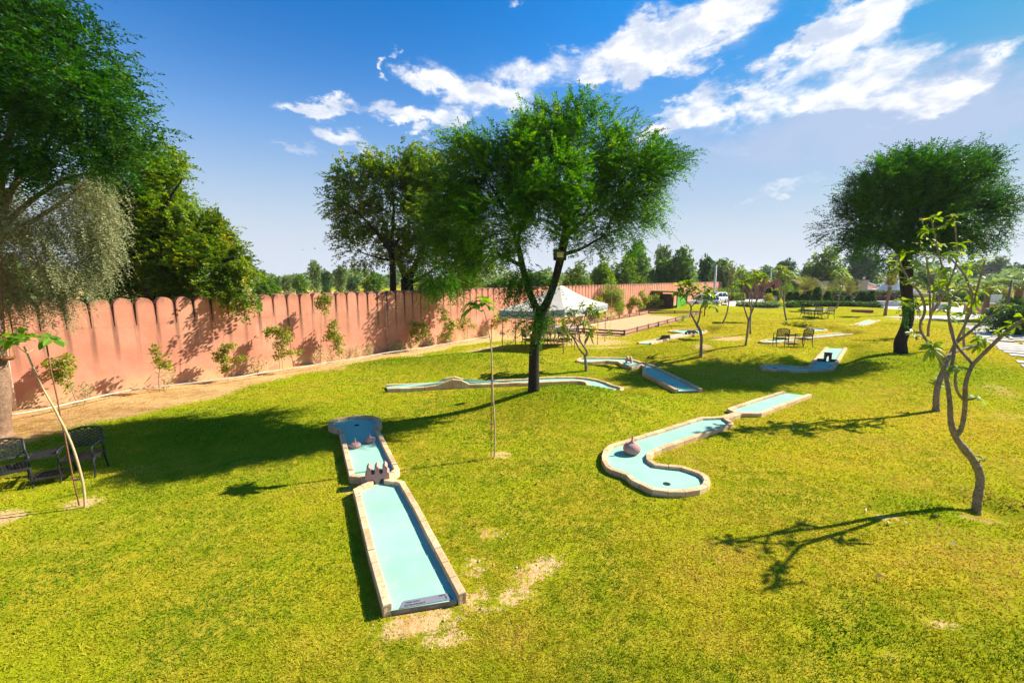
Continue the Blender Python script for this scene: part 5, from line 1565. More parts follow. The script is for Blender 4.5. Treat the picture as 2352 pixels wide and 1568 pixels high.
# grassy weeds along the pipe
WEEDS = Z3((440, 885), (545, 850), (690, 838), (760, 825), (870, 800), (1060, 715), (1130, 725), (1210, 720), (1540, 690), (1660, 670), (1840, 605), (1380, 720)) + Z2((700, 1110), (1400, 1060), (2170, 925)) + [(1290, 778), (1270, 782), (1500, 722), (1463, 728), (1518, 722), (1205, 800), (1222, 790)]
WL = ['left of the second pair of sapling stems', 'under the climbing vine', 'right of the leafy vine sapling', 'with a dry seed stalk midway to the lamp pipe', 'tallest one left of the lamp pipe', 'just right of the lamp pipe', 'second right of the lamp pipe', 'left of the round topped sapling', 'below the dense sapling', 'below the reddish sapling', 'left of the tent pole', 'in the gap right of the round topped sapling', 'reddish dry one beside the first sapling', 'low one beside the second sapling', 'beside the third sapling', 'behind the tent tables', 'behind the dark tent chair', 'silvery one left of the green shed', 'silvery one near the court corner', 'silvery one at the shed foot', 'just inside the left tent pole', 'in the shade of the tent']
for (u, v), wl in zip(WEEDS, WL):
    Yb = wallY(u, v, .45); b = onY(u, v, Yb); b.z = Hz(b.x, b.y)
    rs_ = np.random.default_rng(int(u * 3))
    root_h = rs_.uniform(.35, .75)
    k = 9
    P = np.repeat(np.array([[b.x, b.y, b.z]]), k, 0) + rs_.normal(0, .06, (k, 3)) * [1, 1, 0]
    D = unit(np.stack([rs_.normal(0, .32, k), rs_.normal(0, .32, k), np.ones(k)], 1))
    vv, qq, rr_ = sprays(P, D, root_h, 12, .15, .024, .0, .5, .7)
    mb = MB()
    for p_, d_ in zip(P, D):
        mb.tube([p_, p_ + d_ * root_h], [.005, .002], 4, cap=False)
    w_ = thing('weed_plant', 'spiky grey green weed, ' + wl, 'weed', b, 0, 'weeds along the foot of the wall')
    mb.build('stalk', M_BARK_T, w_, b); link('foliage', np_mesh('foliage', vv - np.array(b), qq, LF_WEE, rr_), w_)


# the two staked saplings with big leaves
M_TAPE = material('purple_tape', (.30, .04, .32), rough=.5)
M_STAKE = material('rusty_stake', (.16, .07, .035), (.24, .11, .05), 20, .8)


def broad_leaf_set(pts, ll, lw, rs_, n=5):
    parts = []
    for p, d in pts:
        parts.append(rosette(p, d, n, ll, lw, rs_))
    return joinq(parts)


pb = onz(192, 1165, 0); Ys = pb.y
stk = thing('staked_sapling', 'tall leaning broad leaved sapling tied to a rusty stake before the joined chairs', 'sapling', pb)
mb = MB()
w = [pb - Vector((0, 0, .05))] + [onY(u, v, Ys) for u, v in ZC((1115, 1210), (1095, 950), (1040, 720), (960, 450), (850, 200), (760, 30)) + Z2((470, 1210), (380, 1060), (320, 930), (270, 830), (230, 730), (200, 670))]
p, r_ = smooth_path(w, [.017] * 4 + [.015] * 4 + [.012] * 5); mb.tube(p, r_, 8)
mb.tube([w[-2], onY(*Z2((170, 690))[0], Ys), onY(*Z2((140, 660))[0], Ys)], [.007, .005, .004], 5); mb.tube([w[-2], onY(*Z2((280, 690))[0], Ys + .1)], [.006, .004], 5)
mb.build('stem', M_BARK_T, stk, pb)
mb = MB(); w2 = [onY(u, v, Ys + .05) for u, v in ZC((1040, 1220), (960, 870), (900, 560), (850, 300), (800, 100)) + Z2((480, 1100), (430, 880), (390, 650))]
w2[0].z = -.05; mb.tube(w2, .0095, 6); o = mb.build('stake', M_STAKE, stk, pb); o['label'] = 'rusty brown stake'
mb = MB()
for (x, y), (x2, y2) in [((825, 250), (865, 235)), ((962, 875), (1075, 852))]:
    mb = MB(); a_ = onY(*ZC((x, y))[0], Ys); b_ = onY(*ZC((x2, y2))[0], Ys); mb.tube([a_, b_], .011, 6)
    if y < 300:
        mb.tube([onY(*ZC((785, 265))[0], Ys), a_], .012, 6)
    mb.build('tie', M_TAPE, stk, pb)
rs_ = np.random.default_rng(3)
tips = [(np.array(onY(*Z2((x, y))[0], Ys + d)), np.array([dx, dy, .8])) for x, y, d, dx, dy in [(190, 560, 0, -.3, 0), (110, 600, .05, -.7, 0), (60, 640, 0, -.8, .1), (200, 620, -.1, 0, -.3), (330, 600, .1, .2, .2), (410, 600, .05, .5, 0), (440, 620, 0, .6, -.1), (150, 560, .1, -.2, .4)]]
v, q, r_ = broad_leaf_set(tips, .19, .105, rs_, 5); link('foliage', np_mesh('foliage', v - np.array(pb), q, LF_BIG, r_, smooth=True), stk)

pb = onz(1133, 1052, 0); Ys = pb.y
stk = thing('staked_sapling', 'slender sapling with broad lime leaves tied to a dark stake between two lanes', 'sapling', pb)
mb = MB(); w = [pb - Vector((0, 0, .05))] + [onY(u, v, Ys) for u, v in Z3((1918, 1560), (1915, 1300), (1898, 1050), (1890, 750), (1885, 640), (1865, 540), (1845, 440), (1825, 370))]
p, r_ = smooth_path(w, [.015] * 4 + [.013] * 2 + [.010, .008, .007]); mb.tube(p, r_, 8); mb.build('stem', M_BARK_T, stk, pb)
mb = MB(); a_ = onY(*Z3((1884, 1565))[0], Ys + .03); a_.z = -.05
mb.tube([a_, onY(*Z3((1888, 1050))[0], Ys + .03), onY(*Z3((1890, 480))[0], Ys + .03)], .008, 6); o = mb.build('stake', M_STAKE, stk, pb); o['label'] = 'dark thin stake'
mb = MB()
for y in (1320, 950):
    mb = MB(); mb.tube([onY(*Z3((1876, y))[0], Ys), onY(*Z3((1918, y + 4))[0], Ys)], .010, 6); mb.build('tie', M_TAPE, stk, pb)
rs_ = np.random.default_rng(5)
tips = [(np.array(onY(*Z3((x, y))[0], Ys + d)), np.array([dx, dy, .7])) for x, y, d, dx, dy in [(1825, 300, 0, .1, 0), (1780, 300, .05, -.5, 0), (1720, 320, 0, -.8, 0), (1700, 360, -.05, -.8, -.2), (1850, 300, .05, .5, 0), (1870, 330, 0, .5, 0), (1800, 350, -.1, 0, -.4), (1820, 260, 0, 0, .2), (1760, 340, .1, -.4, .3)]]
v, q, r_ = broad_leaf_set(tips, .27, .14, rs_, 4)
v2, q2, r2 = rosette(np.array(onY(*Z3((1890, 1040))[0], Ys)), np.array([0, 0, 1.0]), 4, .05, .03, rs_); v3, q3, r3 = rosette(np.array(onY(*Z3((1900, 1480))[0], Ys)), np.array([.3, 0, 1.0]), 6, .09, .04, rs_)
v, q, r_ = joinq([(v, q, r_), (v2, q2, r2), (v3, q3, r3)]); link('foliage', np_mesh('foliage', v - np.array(pb), q, LF_BIG, r_, smooth=True), stk)
# a small seedling on the mound and dry leaves on the lawn
pb = G(1586, 782); root = thing('seedling', 'tiny seedling on top of the mound left of the forked plumeria stem', 'seedling', pb)
mb = MB(); mb.tube([pb, pb + Vector((.05, 0, .25)), pb + Vector((.18, 0, .42))], [.012, .01, .006], 5); mb.build('stem', M_BARK_G, root, pb)
v, q, r_ = leaf_cluster([pb + Vector((.18, 0, .42)), pb + Vector((.12, 0, .3)), pb + Vector((.3, .05, .38))], 6, .1, .05, .06, np.random.default_rng(2)); link('foliage', np_mesh('foliage', v - np.array(pb), q, LF_HED, r_), root)
lv, lq, lr = [], [], []
LV = [(1920, 1107), (1906, 935), (2080, 700 + 235), (1975, 880), (2030, 960), (1835, 905), (1820, 990), (2155, 1195), (2083, 1208), (2040, 1210), (2015, 1150), (1745, 900), (1700, 868), (2215, 973), (2260, 935), (2185, 872), (1640, 868), (1660, 900), (2245, 1080), (2120, 1160), (240, 1050), (600, 1012), (420, 1080), (760, 1100), (1240, 1110), (640, 940), (1290, 862), (1305, 850), (1320, 838), (1090, 1210), (1215, 1065), (2030, 1090), (1990, 1180), (2140, 1300), (2200, 1260), (1940, 1225), (2010, 1335)]
for u, v in LV:
    p = G(u, v); a = random.uniform(0, 6.28); L = random.uniform(.05, .11); o = len(lv)
    d = Vector((math.cos(a), math.sin(a), random.uniform(-.1, .3))); s_ = Vector((-math.sin(a), math.cos(a), random.uniform(-.3, .3)))
    p.z += .035
    lv += [p, p + d * L * .5 + s_ * L * .28 + Vector((0, 0, .015)), p + d * L, p + d * L * .5 - s_ * L * .28 + Vector((0, 0, .02))]; lq.append((o, o + 1, o + 2, o + 3)); lr.append(random.random())
for k in range(420):
    p = wallpt(random.uniform(-13, 1), random.uniform(.15, 1.3) ** 1.6 + random.random() * .8)
    a = random.uniform(0, 6.28); L = random.uniform(.025, .06); o = len(lv); z = Hz(p.x, p.y) + .006
    d = Vector((math.cos(a), math.sin(a), random.uniform(0, .5))); s_ = Vector((-math.sin(a), math.cos(a), random.uniform(-.3, .3))); p = Vector((p.x, p.y, z))
    lv += [p, p + d * L * .5 + s_ * L * .3 + Vector((0, 0, .012)), p + d * L, p + d * L * .5 - s_ * L * .3 + Vector((0, 0, .012))]; lq.append((o, o + 1, o + 2, o + 3)); lr.append(random.random() * .75)
LF_DRY = leaf_material('dry_leaf', [(0, (.12, .055, .02)), (.35, (.42, .24, .04)), (.6, (.50, .33, .06)), (.8, (.40, .26, .14)), (1, (.62, .50, .36))], .2)
o = kind(link('fallen_leaves', np_mesh('fallen_leaves', np.array([tuple(x) for x in lv]), np.array(lq), LF_DRY, np.array(lr))), 'stuff'); tag(o, 'dry leaves scattered over the lawn', 'leaves')

# crumbs of soil and stones in the bare patches
M_STONE = material('pale_clods', (.56, .37, .18), (.64, .46, .27), 12, .95, .5, 60)
mb = MB()
for k in range(240):
    x, y, rx, ry, rz, kk = SAND[random.choice([0, 0, 0, 1, 1, 2, 3, 3, 4, 4, 5, 6, 7, 8, 9, 10])]
    px, py = x + random.gauss(0, rx * .7), y + random.gauss(0, ry * .8)
    if lane_dist([px], [py])[0] < .02:
        continue
    r_ = random.choice([.004, .005, .006, .008, .010, .016 * random.random() + .006]); z = Hz(px, py)
    vs = [(px + r_ * random.uniform(.6, 1.3) * a_, py + r_ * random.uniform(.6, 1.3) * b_, z + r_ * .5 * (1 + c_ * random.uniform(.6, 1.1))) for a_, b_, c_ in [(1, 0, 0), (-1, 0, 0), (0, 1, 0), (0, -1, 0), (0, 0, 1), (0, 0, -1)]]
    mb.add(vs, [(0, 2, 4), (2, 1, 4), (1, 3, 4), (3, 0, 4), (2, 0, 5), (1, 2, 5), (3, 1, 5), (0, 3, 5)])
o = kind(mb.build('gravel', M_STONE), 'stuff'); tag(o, 'pale clods and crumbs of soil in the bare patches of the lawn', 'soil crumbs')

# ================================================================== garden furniture
M_IRON = material('cast_metal', (.014, .017, .016), (.024, .028, .026), 20, .5, .15, 90, spec=.4, metal=.1)


def strip(mb, a, b, w, t, nrm):
    """flat bar from a to b"""
    a, b = Vector(a), Vector(b); d = (b - a); L = d.length
    if L < 1e-5:
        return
    d.normalize(); nv = Vector(nrm).normalized(); s = d.cross(nv).normalized(); nv = s.cross(d)
    vs = []
    for p in (a, b):
        for i, j in ((-1, -1), (1, -1), (1, 1), (-1, 1)):
            vs.append(p + s * (i * w / 2) + nv * (j * t / 2))
    mb.add(vs, [(3, 2, 1, 0), (4, 5, 6, 7), (0, 1, 5, 4), (1, 2, 6, 5), (2, 3, 7, 6), (3, 0, 4, 7)])


def lattice(mb, org, ex, ey, w, h, n, bw=.013, bt=.008, arch=0.0):
    """diamond lattice in the plane org + x*ex + y*ey, framed w x h"""
    ex, ey = Vector(ex), Vector(ey); org = Vector(org); nv = ex.cross(ey)
    st = w / n; sl = .62
    def P(x, y):
        return org + ex * x + ey * y
    def top(x):
        return h + arch * (1 - (2 * x / w - 1) ** 2)
    for sg in (1, -1):
        k = -int(h / st / sl) - 2
        while k < n + int(h / st / sl) + 3:
            x0 = k * st; pts = []
            N = 16
            for i in range(N + 1):
                y = i / N * (h + arch); x = x0 + sg * y / sl * 1.0
                if 0 <= x <= w and y <= top(x):
                    pts.append(P(x, y))
            if len(pts) > 1:
                strip(mb, pts[0], pts[-1], bw, bt, nv)
            k += 1


def chair_parts(root, ox, W=.54, Dp=.48, both=True, rz=0.0):
    """cast chair facing -y, centred at x = ox"""
    sz = .43; bz = .90; tilt = .16
    hw = W / 2; m_ = Matrix.Translation((ox, 0, 0)) @ Matrix.Rotation(rz, 4, 'Z') @ Matrix.Translation((-ox, 0, 0))
    def put(mb, nm):
        mb.v = [tuple(m_ @ Vector(p)) for p in mb.v]; mb.build(nm, M_IRON, root)
    # seat
    mb = MB(); lattice(mb, (ox - hw, -Dp / 2, sz), (1, 0, 0), (0, 1, 0), W, Dp, 6, .018, .014)
    mb.box((ox, -Dp / 2, sz - .014), (W, .03, .05)); mb.box((ox, Dp / 2, sz - .012), (W, .03, .04))
    for s in (-1, 1):
        mb.box((ox + s * hw, 0, sz - .012), (.03, Dp, .04))
    put(mb, 'seat')
    # back
    mb = MB(); b0 = Vector((ox - hw, Dp / 2, sz + .13)); up = Vector((0, math.sin(tilt), math.cos(tilt))); bh = .34
    lattice(mb, b0, (1, 0, 0), up, W, bh, 5, .020, .014, .07)
    for k in range(4):
        cx = ox - hw + W * (k + .5) / 4
        ring = [Vector((cx + .045 * math.cos(a), Dp / 2 + .01, sz + .19 + .04 * math.sin(a))) for a in np.linspace(0, 5.2, 10)]
        mb.tube(ring, .007, 5)
    arc = []
    for i in range(13):
        x = -hw + W * i / 12
        arc.append(b0 + Vector((x + hw, 0, 0)) + up * (bh + .07 * (1 - (2 * i / 12 - 1) ** 2)))
    mb.tube(arc, .021, 7)
    mb.tube([b0, b0 + Vector((W, 0, 0))], .012, 6)
    for s in (-1, 1):
        x = ox + s * hw
        mb.tube([(x, Dp / 2, sz - .02), (x, Dp / 2 + .01, sz + .13), Vector((x, Dp / 2, sz + .13)) + up * bh], .022, 7)
    put(mb, 'backrest')
    for s in (-1, 1):
        x = ox + s * hw
        mb = MB()
        mb.tube([Vector((x, Dp / 2, sz + .13)) + up * .10, (x, .12, sz + .235), (x, -.06, sz + .235), (x, -Dp / 2 + .02, sz + .225), (x, -Dp / 2 - .015, sz + .19), (x, -Dp / 2 + .01, sz + .12), (x, -Dp / 2 + .02, sz)], [.014, .017, .019, .019, .020, .017, .018], 7)
        put(mb, 'armrest')
    for sx in (-1, 1):
        x = ox + sx * hw
        mb = MB(); p, r_ = smooth_path([(x, -Dp / 2 + .015, sz - .02), (x, -Dp / 2 - .012, sz - .14), (x, -Dp / 2 + .015, .16), (x, -Dp / 2 - .02, 0)], [.026, .021, .015, .019]); mb.tube(p, r_, 7); put(mb, 'leg')
        mb = MB(); p, r_ = smooth_path([(x, Dp / 2, sz - .02), (x, Dp / 2 + .01, sz - .16), (x, Dp / 2 + .05, .16), (x, Dp / 2 + .10, 0)], [.024, .020, .015, .018]); mb.tube(p, r_, 7); put(mb, 'leg')
        mb = MB()
        ring = [Vector((x, -.10 + .07 * math.cos(a), sz - .10 + .06 * math.sin(a))) for a in np.linspace(-.5, 4.2, 9)]; mb.tube(ring, .007, 5)
        ring = [Vector((x, .08 + .07 * math.cos(a), sz - .10 + .06 * math.sin(a))) for a in np.linspace(-1.0, 3.6, 9)]; mb.tube(ring, .007, 5)
        put(mb, 'scroll_bracket')


def loveseat(label, loc, rz, gap=.50, k=.88, turn=.26):
    root = thing('joined_chairs', label, 'garden chairs', loc, rz, 'pairs of chairs joined by a small table')
    W = .54; d = (W + gap) / 2; root.scale = (k, k, k)
    chair_parts(root, -d, W, rz=turn); chair_parts(root, d, W, rz=-turn)
    mb = MB(); w = gap - .06
    lattice(mb, (-w / 2, -.21, .60), (1, 0, 0), (0, 1, 0), w, .44, 5, .013, .012)
    for y in (-.21, .23):
        mb.box((0, y, .598), (w, .024, .035))
    for x in (-w / 2, w / 2):
        mb.box((x, .01, .598), (.024, .44, .035))
    mb.build('tabletop', M_IRON, root)
    mb = MB()
    lattice(mb, (-w / 2, -.20, .15), (1, 0, 0), (0, 1, 0), w, .42, 5, .013, .012)
    for y in (-.20, .22):
        mb.box((0, y, .15), (w + .02, .024, .03))
    for x in (-w / 2, w / 2):
        mb.box((x, .01, .15), (.024, .42, .03))
    mb.build('shelf', M_IRON, root)
    return root


# pair at the left: placed by the front feet of its inner chair
fr = onz(*ZC((1248, 832))[0], 0); fl = onz(*ZC((800, 895))[0], 0)
dx = (fr - fl).normalized(); TURN = .26; ang = math.atan2(dx.y, dx.x) + TURN; K1 = (fr - fl).length / .54
lo = Matrix.Rotation(ang, 3, 'Z') @ (Vector((.52, 0, 0)) + Matrix.Rotation(-TURN, 3, 'Z') @ Vector((0, -.25, 0))) * K1
cen = (fl + fr) / 2 - lo
loveseat('dark cast metal pair of joined chairs beside the leaning staked sapling', (cen.x, cen.y, Hz(cen.x, cen.y)), ang, .50, K1, TURN)
# pair seen from behind farther back
pm = G(*ZE((620, 576))[0]); pl_ = onz(*ZE((310, 572))[0], pm.z); pr_ = onz(*ZE((936, 578))[0], pm.z)
dx = (pr_ - pl_).normalized(); ang = math.atan2(dx.y, dx.x) + math.pi; K2 = min(1.12, (pr_ - pl_).length / 1.7)
cen = (pl_ + pr_) / 2 + Vector((-dx.y, dx.x, 0)) * .33 * K2
loveseat('black pair of joined chairs with its back to the viewer in the middle distance', (cen.x, cen.y, Hz(cen.x, cen.y)), ang, .56, K2, .2)


def garden_chair(label, loc, rz, group):
    root = thing('garden_chair', label, 'garden chair', loc, rz, group); chair_parts(root, 0, .56); return root


def garden_table(label, loc, rz, r, group, stone=None):
    root = thing('garden_table', label, 'garden table', loc, rz, group)
    mb = MB(); mb.lathe([(r - .03, .695), (r, .70), (r, .725), (r - .02, .735)], 36); mb.build('tabletop', stone or M_IRON, root)
    for i in range(4):
        a = math.pi / 4 + i * math.pi / 2; c, s = math.cos(a), math.sin(a)
        mb = MB(); p, r_ = smooth_path([(c * r * .55, s * r * .55, .70), (c * r * .62, s * r * .62, .56), (c * r * .38, s * r * .38, .34), (c * r * .46, s * r * .46, .14), (c * r * .80, s * r * .80, 0)], [.02, .026, .022, .02, .024]); mb.tube(p, r_, 7); mb.build('leg', M_IRON, root)
    mb = MB(); mb.tube([(r * .38 * math.cos(a), r * .38 * math.sin(a), .33) for a in np.linspace(0, 2 * math.pi, 17)], .012, 6, cap=False); mb.build('ring', M_IRON, root)
    return root


# under the tent
tb = onz(*Z5((712, 940))[0], 0); tb2 = onz(*Z5((850, 880))[0], 0)
garden_table('round dark table under the tent right beside the middle acacia trunk', (tb.x, tb.y, Hz(tb.x, tb.y)), .4, .60, 'tables under the tent')
M_TT = material('pale_table_top', (.40, .37, .36), (.33, .30, .30), 5, .5)
garden_table('round pale topped table farther back under the tent', (tb2.x + .3, tb2.y + .6, 0), .1, .68, 'tables under the tent', M_TT)
for (x, y), a_, lb in [((450, 965), 1.9, 'black lattice chair left of the middle acacia trunk under the tent'), ((915, 955), .35, 'low black chair at the front pole of the tent'), ((1010, 880), -1.9, 'black lattice chair right of the pale topped table'), ((660, 870), 2.9, 'black chair mostly hidden behind the middle acacia trunk')]:
    p = onz(*Z5((x, y))[0], 0); garden_chair(lb, (p.x, p.y, Hz(p.x, p.y)), a_, 'chairs under the tent')
# far set by the hedge
pt = G(*ZH((1905, 1255))[0]); garden_table('pale topped table of the far chair group by the hedge', tuple(pt + Vector((.35, .55, 0))), 0, .75, None, M_TT)
for (x, y), a_, lb in [((1600, 1258), 1.35, 'black chair at the left of the far table, facing right'), ((1810, 1270), math.pi, 'black chair with its back to the viewer at the far table'), ((2075, 1262), -1.35, 'black chair at the right of the far table, facing left')]:
    p = G(*ZH((x, y))[0]); o = garden_chair(lb, tuple(p), a_, 'chairs round the far table'); o.scale = (1.15, 1.15, 1.12)

# ================================================================== tent
M_CANV = material('tent_canvas', (.50, .46, .39), (.44, .40, .34), 3, .85, .25, 12)
M_VAL = material('tent_valance', (.36, .38, .42), (.30, .32, .37), 10, .85, .1, 30)
M_VALB = material('valance_trim', (.07, .085, .13), (.11, .12, .17), 20, .85)
M_POLE = material('bamboo_pole', (.42, .34, .24), (.32, .24, .16), 8, .7, .2, 30)
P0 = onz(1154, 816); P1 = onz(1294, 813); P2_ = onz(1389, 784.5); P3 = P0 + P2_ - P1
tc_ = (P0 + P2_) / 2; EAV = 2.12; ZT = 3.18
tent = thing('garden_tent', 'cream pyramid roofed tent with a scalloped grey valance on thin poles', 'tent', (tc_.x, tc_.y, 0))
cs = [P0, P1, P2_, P3]
ex = [tc_ + (c - tc_) * 1.05 for c in cs]
mb = MB(); N = 10
for i in range(4):
    a, b = ex[i], ex[(i + 1) % 4]; o = len(mb.v)
    for k in range(N + 1):
        t = k / N
        for j in range(N + 1):
            s = j / N
            l_ = a.lerp(tc_, t * .93); r__ = b.lerp(tc_, t * .93); p = l_.lerp(r__, s)
            sag = -.16 * math.sin(math.pi * t) - .07 * math.sin(math.pi * s) * (1 - t) ** 2
            mb.v.append((p.x, p.y, EAV + (ZT - EAV) * t ** .92 + sag))
    for k in range(N):
        for j in range(N):
            mb.face((o + k * (N + 1) + j, o + k * (N + 1) + j + 1, o + (k + 1) * (N + 1) + j + 1, o + (k + 1) * (N + 1) + j), .5, True)
o = len(mb.v); tq = [tc_.lerp(c, .07) for c in ex]
mb.v += [(p.x, p.y, ZT) for p in tq]; mb.face((o, o + 1, o + 2, o + 3))
mb.build('roof', M_CANV, tent, (tc_.x, tc_.y, 0))
for i in range(4):
    a, b = ex[i], ex[(i + 1) % 4]; L = (b - a).length; nsc = max(4, round(L / .42)); sub = 10
    nrm = (b - a).cross(Vector((0, 0, 1))).normalized()
    for nm, mt, z0, dpth, off, sc_ in (('inner_valance', M_CANV, -.02, .36, -.004, 0), ('valance', M_VAL, 0.0, .13, .006, .09), ('valance_trim', M_VALB, -.005, .175, .001, .10)):
        mb = MB(); o = 0; nn_ = nsc * sub
        for k in range(nn_ + 1):
            s = k / nn_; p = a.lerp(b, s) + nrm * (off + .012 * math.sin(s * nsc * 3.1)); sag = -.07 * math.sin(math.pi * s)
            w_ = abs(math.sin(math.pi * s * nsc)) if sc_ else 0
            z1 = EAV + sag + z0; z2 = EAV + sag - dpth - sc_ * w_
            mb.v += [(p.x, p.y, z1), (p.x, p.y, z2)]
        for k in range(nn_):
            mb.face((2 * k, 2 * k + 1, 2 * k + 3, 2 * k + 2))
        mb.build(nm, mt, tent, (tc_.x, tc_.y, 0))
for q_ in [P0, P1, P2_, P3, onz(1319.5, 805), onz(1372, 791.7), onz(1184, 797.5)]:
    mb = MB(); mb.tube([(q_.x, q_.y, -.05), (q_.x, q_.y, EAV - .02)], .022, 8); mb.build('pole', M_POLE, tent, (tc_.x, tc_.y, 0))

# ================================================================== rail fence of the sand court
M_RAIL = material('red_brown_rail', (.24, .10, .075), (.32, .15, .11), 6, .8, .3, 40, rnd=.1)
M_POST = material('dark_post', (.07, .035, .025), (.12, .06, .04), 8, .8, .3, 40)
A_, B_, C__, D_ = onz(1434, 771), onz(1611, 722.5), onz(1489, 721), onz(1256, 761)
fr_ = thing('court_rail', 'low red brown double rail fence round the sand court', 'rail fence', A_)
for a, b, nm in ((D_, A_, 0), (A_, B_, 1), (B_, C__, 2), (C__, D_, 3)):
    L = (b - a).length; n_ = max(2, round(L / 2.1)); d = (b - a).normalized(); an = math.atan2(d.y, d.x)
    for i in range(n_):
        p = a.lerp(b, i / n_) - A_
        mb = MB(); mb.box((p.x, p.y, .17), (.09, .09, .40), an); mb.build('post', M_POST, fr_)
    mid = a.lerp(b, .5) - A_
    for z in (.11, .29):
        mb = MB(); mb.box((mid.x, mid.y, z), (L - .12, .045, .11), an, random.random()); mb.build('rail', M_RAIL, fr_)

# ================================================================== hanging feeders, floodlight, lamp posts
M_CORD = material('yellow_cord', (.50, .55, .08), rough=.7)
M_DISH = material('terracotta_dish', (.36, .15, .05), (.28, .11, .04), 8, .7)


def feeder(label, u, v, vtop, Y, wpx, tilt=0.0, cord=None):
    c = onY(u, v, Y); t = onY(u + 1, vtop, Y); r = wpx * Y / F / 2
    root = thing('hanging_feeder', label, 'bird feeder', c, 0, 'dishes hung from the trees on cords')
    mb = MB(); mb.lathe([(r * .72, -.05), (r * .95, -.01), (r, .02), (r * .9, .02), (r * .66, -.03)], 24); mb.build('dish', M_DISH, root)
    mb = MB(); top = t - c
    for k in range(4):
        a = .6 + k * math.pi / 2
        mb.tube([(r * .95 * math.cos(a), r * .95 * math.sin(a), .02), top], .0055, 5)
    mb.build('cords', cord or M_CORD, root)
    return root


feeder('clay dish hung on yellow cords in front of the middle acacia trunk', *Z5((530, 795))[0], 706, Yc - .35, 17)
feeder('clay dish hung on yellow cords over the tent tables', *Z5((720, 755))[0], 700, Yc + .9, 17)
feeder('clay dish hung on yellow cords right of the bent black trunk', *Z7((1080, 912))[0], 690, Yr + .2, 26)
feeder('dark dish hung left of the bent black trunk, over the plaza edge', *Z7((935, 731))[0], 680, Yr + 4.0, 13)
feeder('clay dish hung on cords before the striped post at the left edge', *Z2((68, 765))[0], 748, onz(20, 1000).y, 24)

M_BLK = material('black_plastic', (.015, .015, .016), rough=.5)
M_LENS = material('floodlight_reflector', (.55, .48, .25), (.48, .42, .2), 8, .3, spec=.6)
p = onY(1286, 585, Yc - .1)
fl_ = thing('floodlight', 'black floodlight with a pale square reflector strapped to the right limb of the middle acacia', 'floodlight', p, .1)
mb = MB(); mb.box((0, 0, 0), (.34, .10, .30), 0, bev=.02); mb.build('housing', M_BLK, fl_)
mb = MB(); o = [(-.09, -.054, -.07), (.09, -.054, -.07), (.09, -.054, .07), (-.09, -.054, .07), (0.0, -.072, 0)]
mb.add(o, [(0, 1, 4), (1, 2, 4), (2, 3, 4), (3, 0, 4)]); mb.build('reflector', M_LENS, fl_)
mb = MB(); mb.tube([(-.13, .02, -.1), (-.13, .14, 0), (.13, .14, 0), (.13, .02, -.1)], .012, 6); mb.build('bracket', M_BLK, fl_)

M_PIPE = material('faded_red_pipe', (.42, .16, .11), (.55, .42, .36), 2.2, .7, .1, 30)
M_PIPE2 = material('white_red_pipe', (.66, .58, .54), (.45, .12, .08), 1.1, .6)


def lamp_post(label, u, v, vtop, off, mat, r, head=True, hs=1.0):
    s, _ = wall_s(u, v); Yb = wallY(u, v, off); b = onY(u, v, Yb); b.z = Hz(b.x, b.y)
    d = ray(u, vtop); top = CAMZ + d.z * b.y / d.y
    root = thing('lamp_post', label, 'lamp post', b, WALL_RZ, 'pipe lamp posts by the wall')
    h = top - b.z
    mb = MB(); mb.tube([(0, 0, -.1), (0, 0, h * .5), (0, 0, h)], [r, r, r * .9], 8); mb.build('pole', mat, root)
    if head:
        mb = MB(); mb.tube([(0, 0, h - .02), (.12 * hs, -.02, h + .03), (.30 * hs, -.05, h)], .012 * hs, 6); mb.build('arm', M_BLK, root)
        for s_ in (-1, 1):
            mb = MB(); mb.box((s_ * .13 * hs, -.06, h + .03), (.20 * hs, .14 * hs, .05 * hs), .2 * s_, bev=.01); mb.build('lamp_head', M_BLK, root)
    return root


lamp_post('pink and white pipe lamp post at the left end of the wall', 37, 948, 560, .12, M_PIPE2, .045)
lamp_post('slim pipe lamp post with a small black floodlight standing against the merlons', 891, 812, 675, .08, M_PIPE, .030)
lamp_post('far thin pipe lamp post near the green shed', 1518, 718, 681, .3, M_PIPE, .035, True, 2.0)

# ================================================================== shed, cars, bin, buildings
M_GREEN = material('green_net', (.075, .36, .02), (.10, .42, .03), 6, .75, .2, 40)
M_WOODD = material('dark_shed_wood', (.045, .028, .02), (.07, .045, .03), 6, .85, .2, 30)
M_BRICKY = material('plinth', (.42, .27, .18), (.34, .21, .13), 5, .9, .3, 30)
a = onz(*ZS((500, 1115))[0], 0); b = onz(*ZS((720, 1090))[0], 0)
Ysh = a.y; L = max((b - a).length, 2.0)
d = ray(*ZS((500, 690))[0]); hsh = CAMZ + d.z * a.y / d.y
print('shed', a, L, hsh)
shed = thing('garden_shed', 'small open shed with bright green netting sides against the far wall', 'shed', (a.x, a.y, 0), math.atan2((b - a).y, (b - a).x))
mb = MB(); mb.box((L * .5, .02, hsh * .55), (L, .03, hsh * .66)); mb.build('side_panel', M_GREEN, shed)
mb = MB(); mb.box((L * .5, .05, .14), (L, .10, .32)); mb.build('plinth', M_BRICKY, shed)
mb = MB(); mb.box((-.62, 1.55, hsh * .48), (.06, 3.0, hsh * .92)); mb.box((L * .45, 2.9, hsh * .48), (L * 1.0, .06, hsh * .92)); mb.build('back_panel', M_WOODD, shed)
mb = MB(); rot = Matrix.Rotation(.07, 3, 'Y'); mb.box((L * .32, 1.45, hsh + .04), (L * 1.45, 3.3, .06), mat=rot); mb.build('roof', M_GREEN, shed)
for x, y in ((0, 0), (L, 0), (-.6, .1), (L, 2.9)):
    mb = MB(); mb.box((x, y - .03, hsh / 2), (.08, .08, hsh)); mb.build('post', M_WOODD, shed)

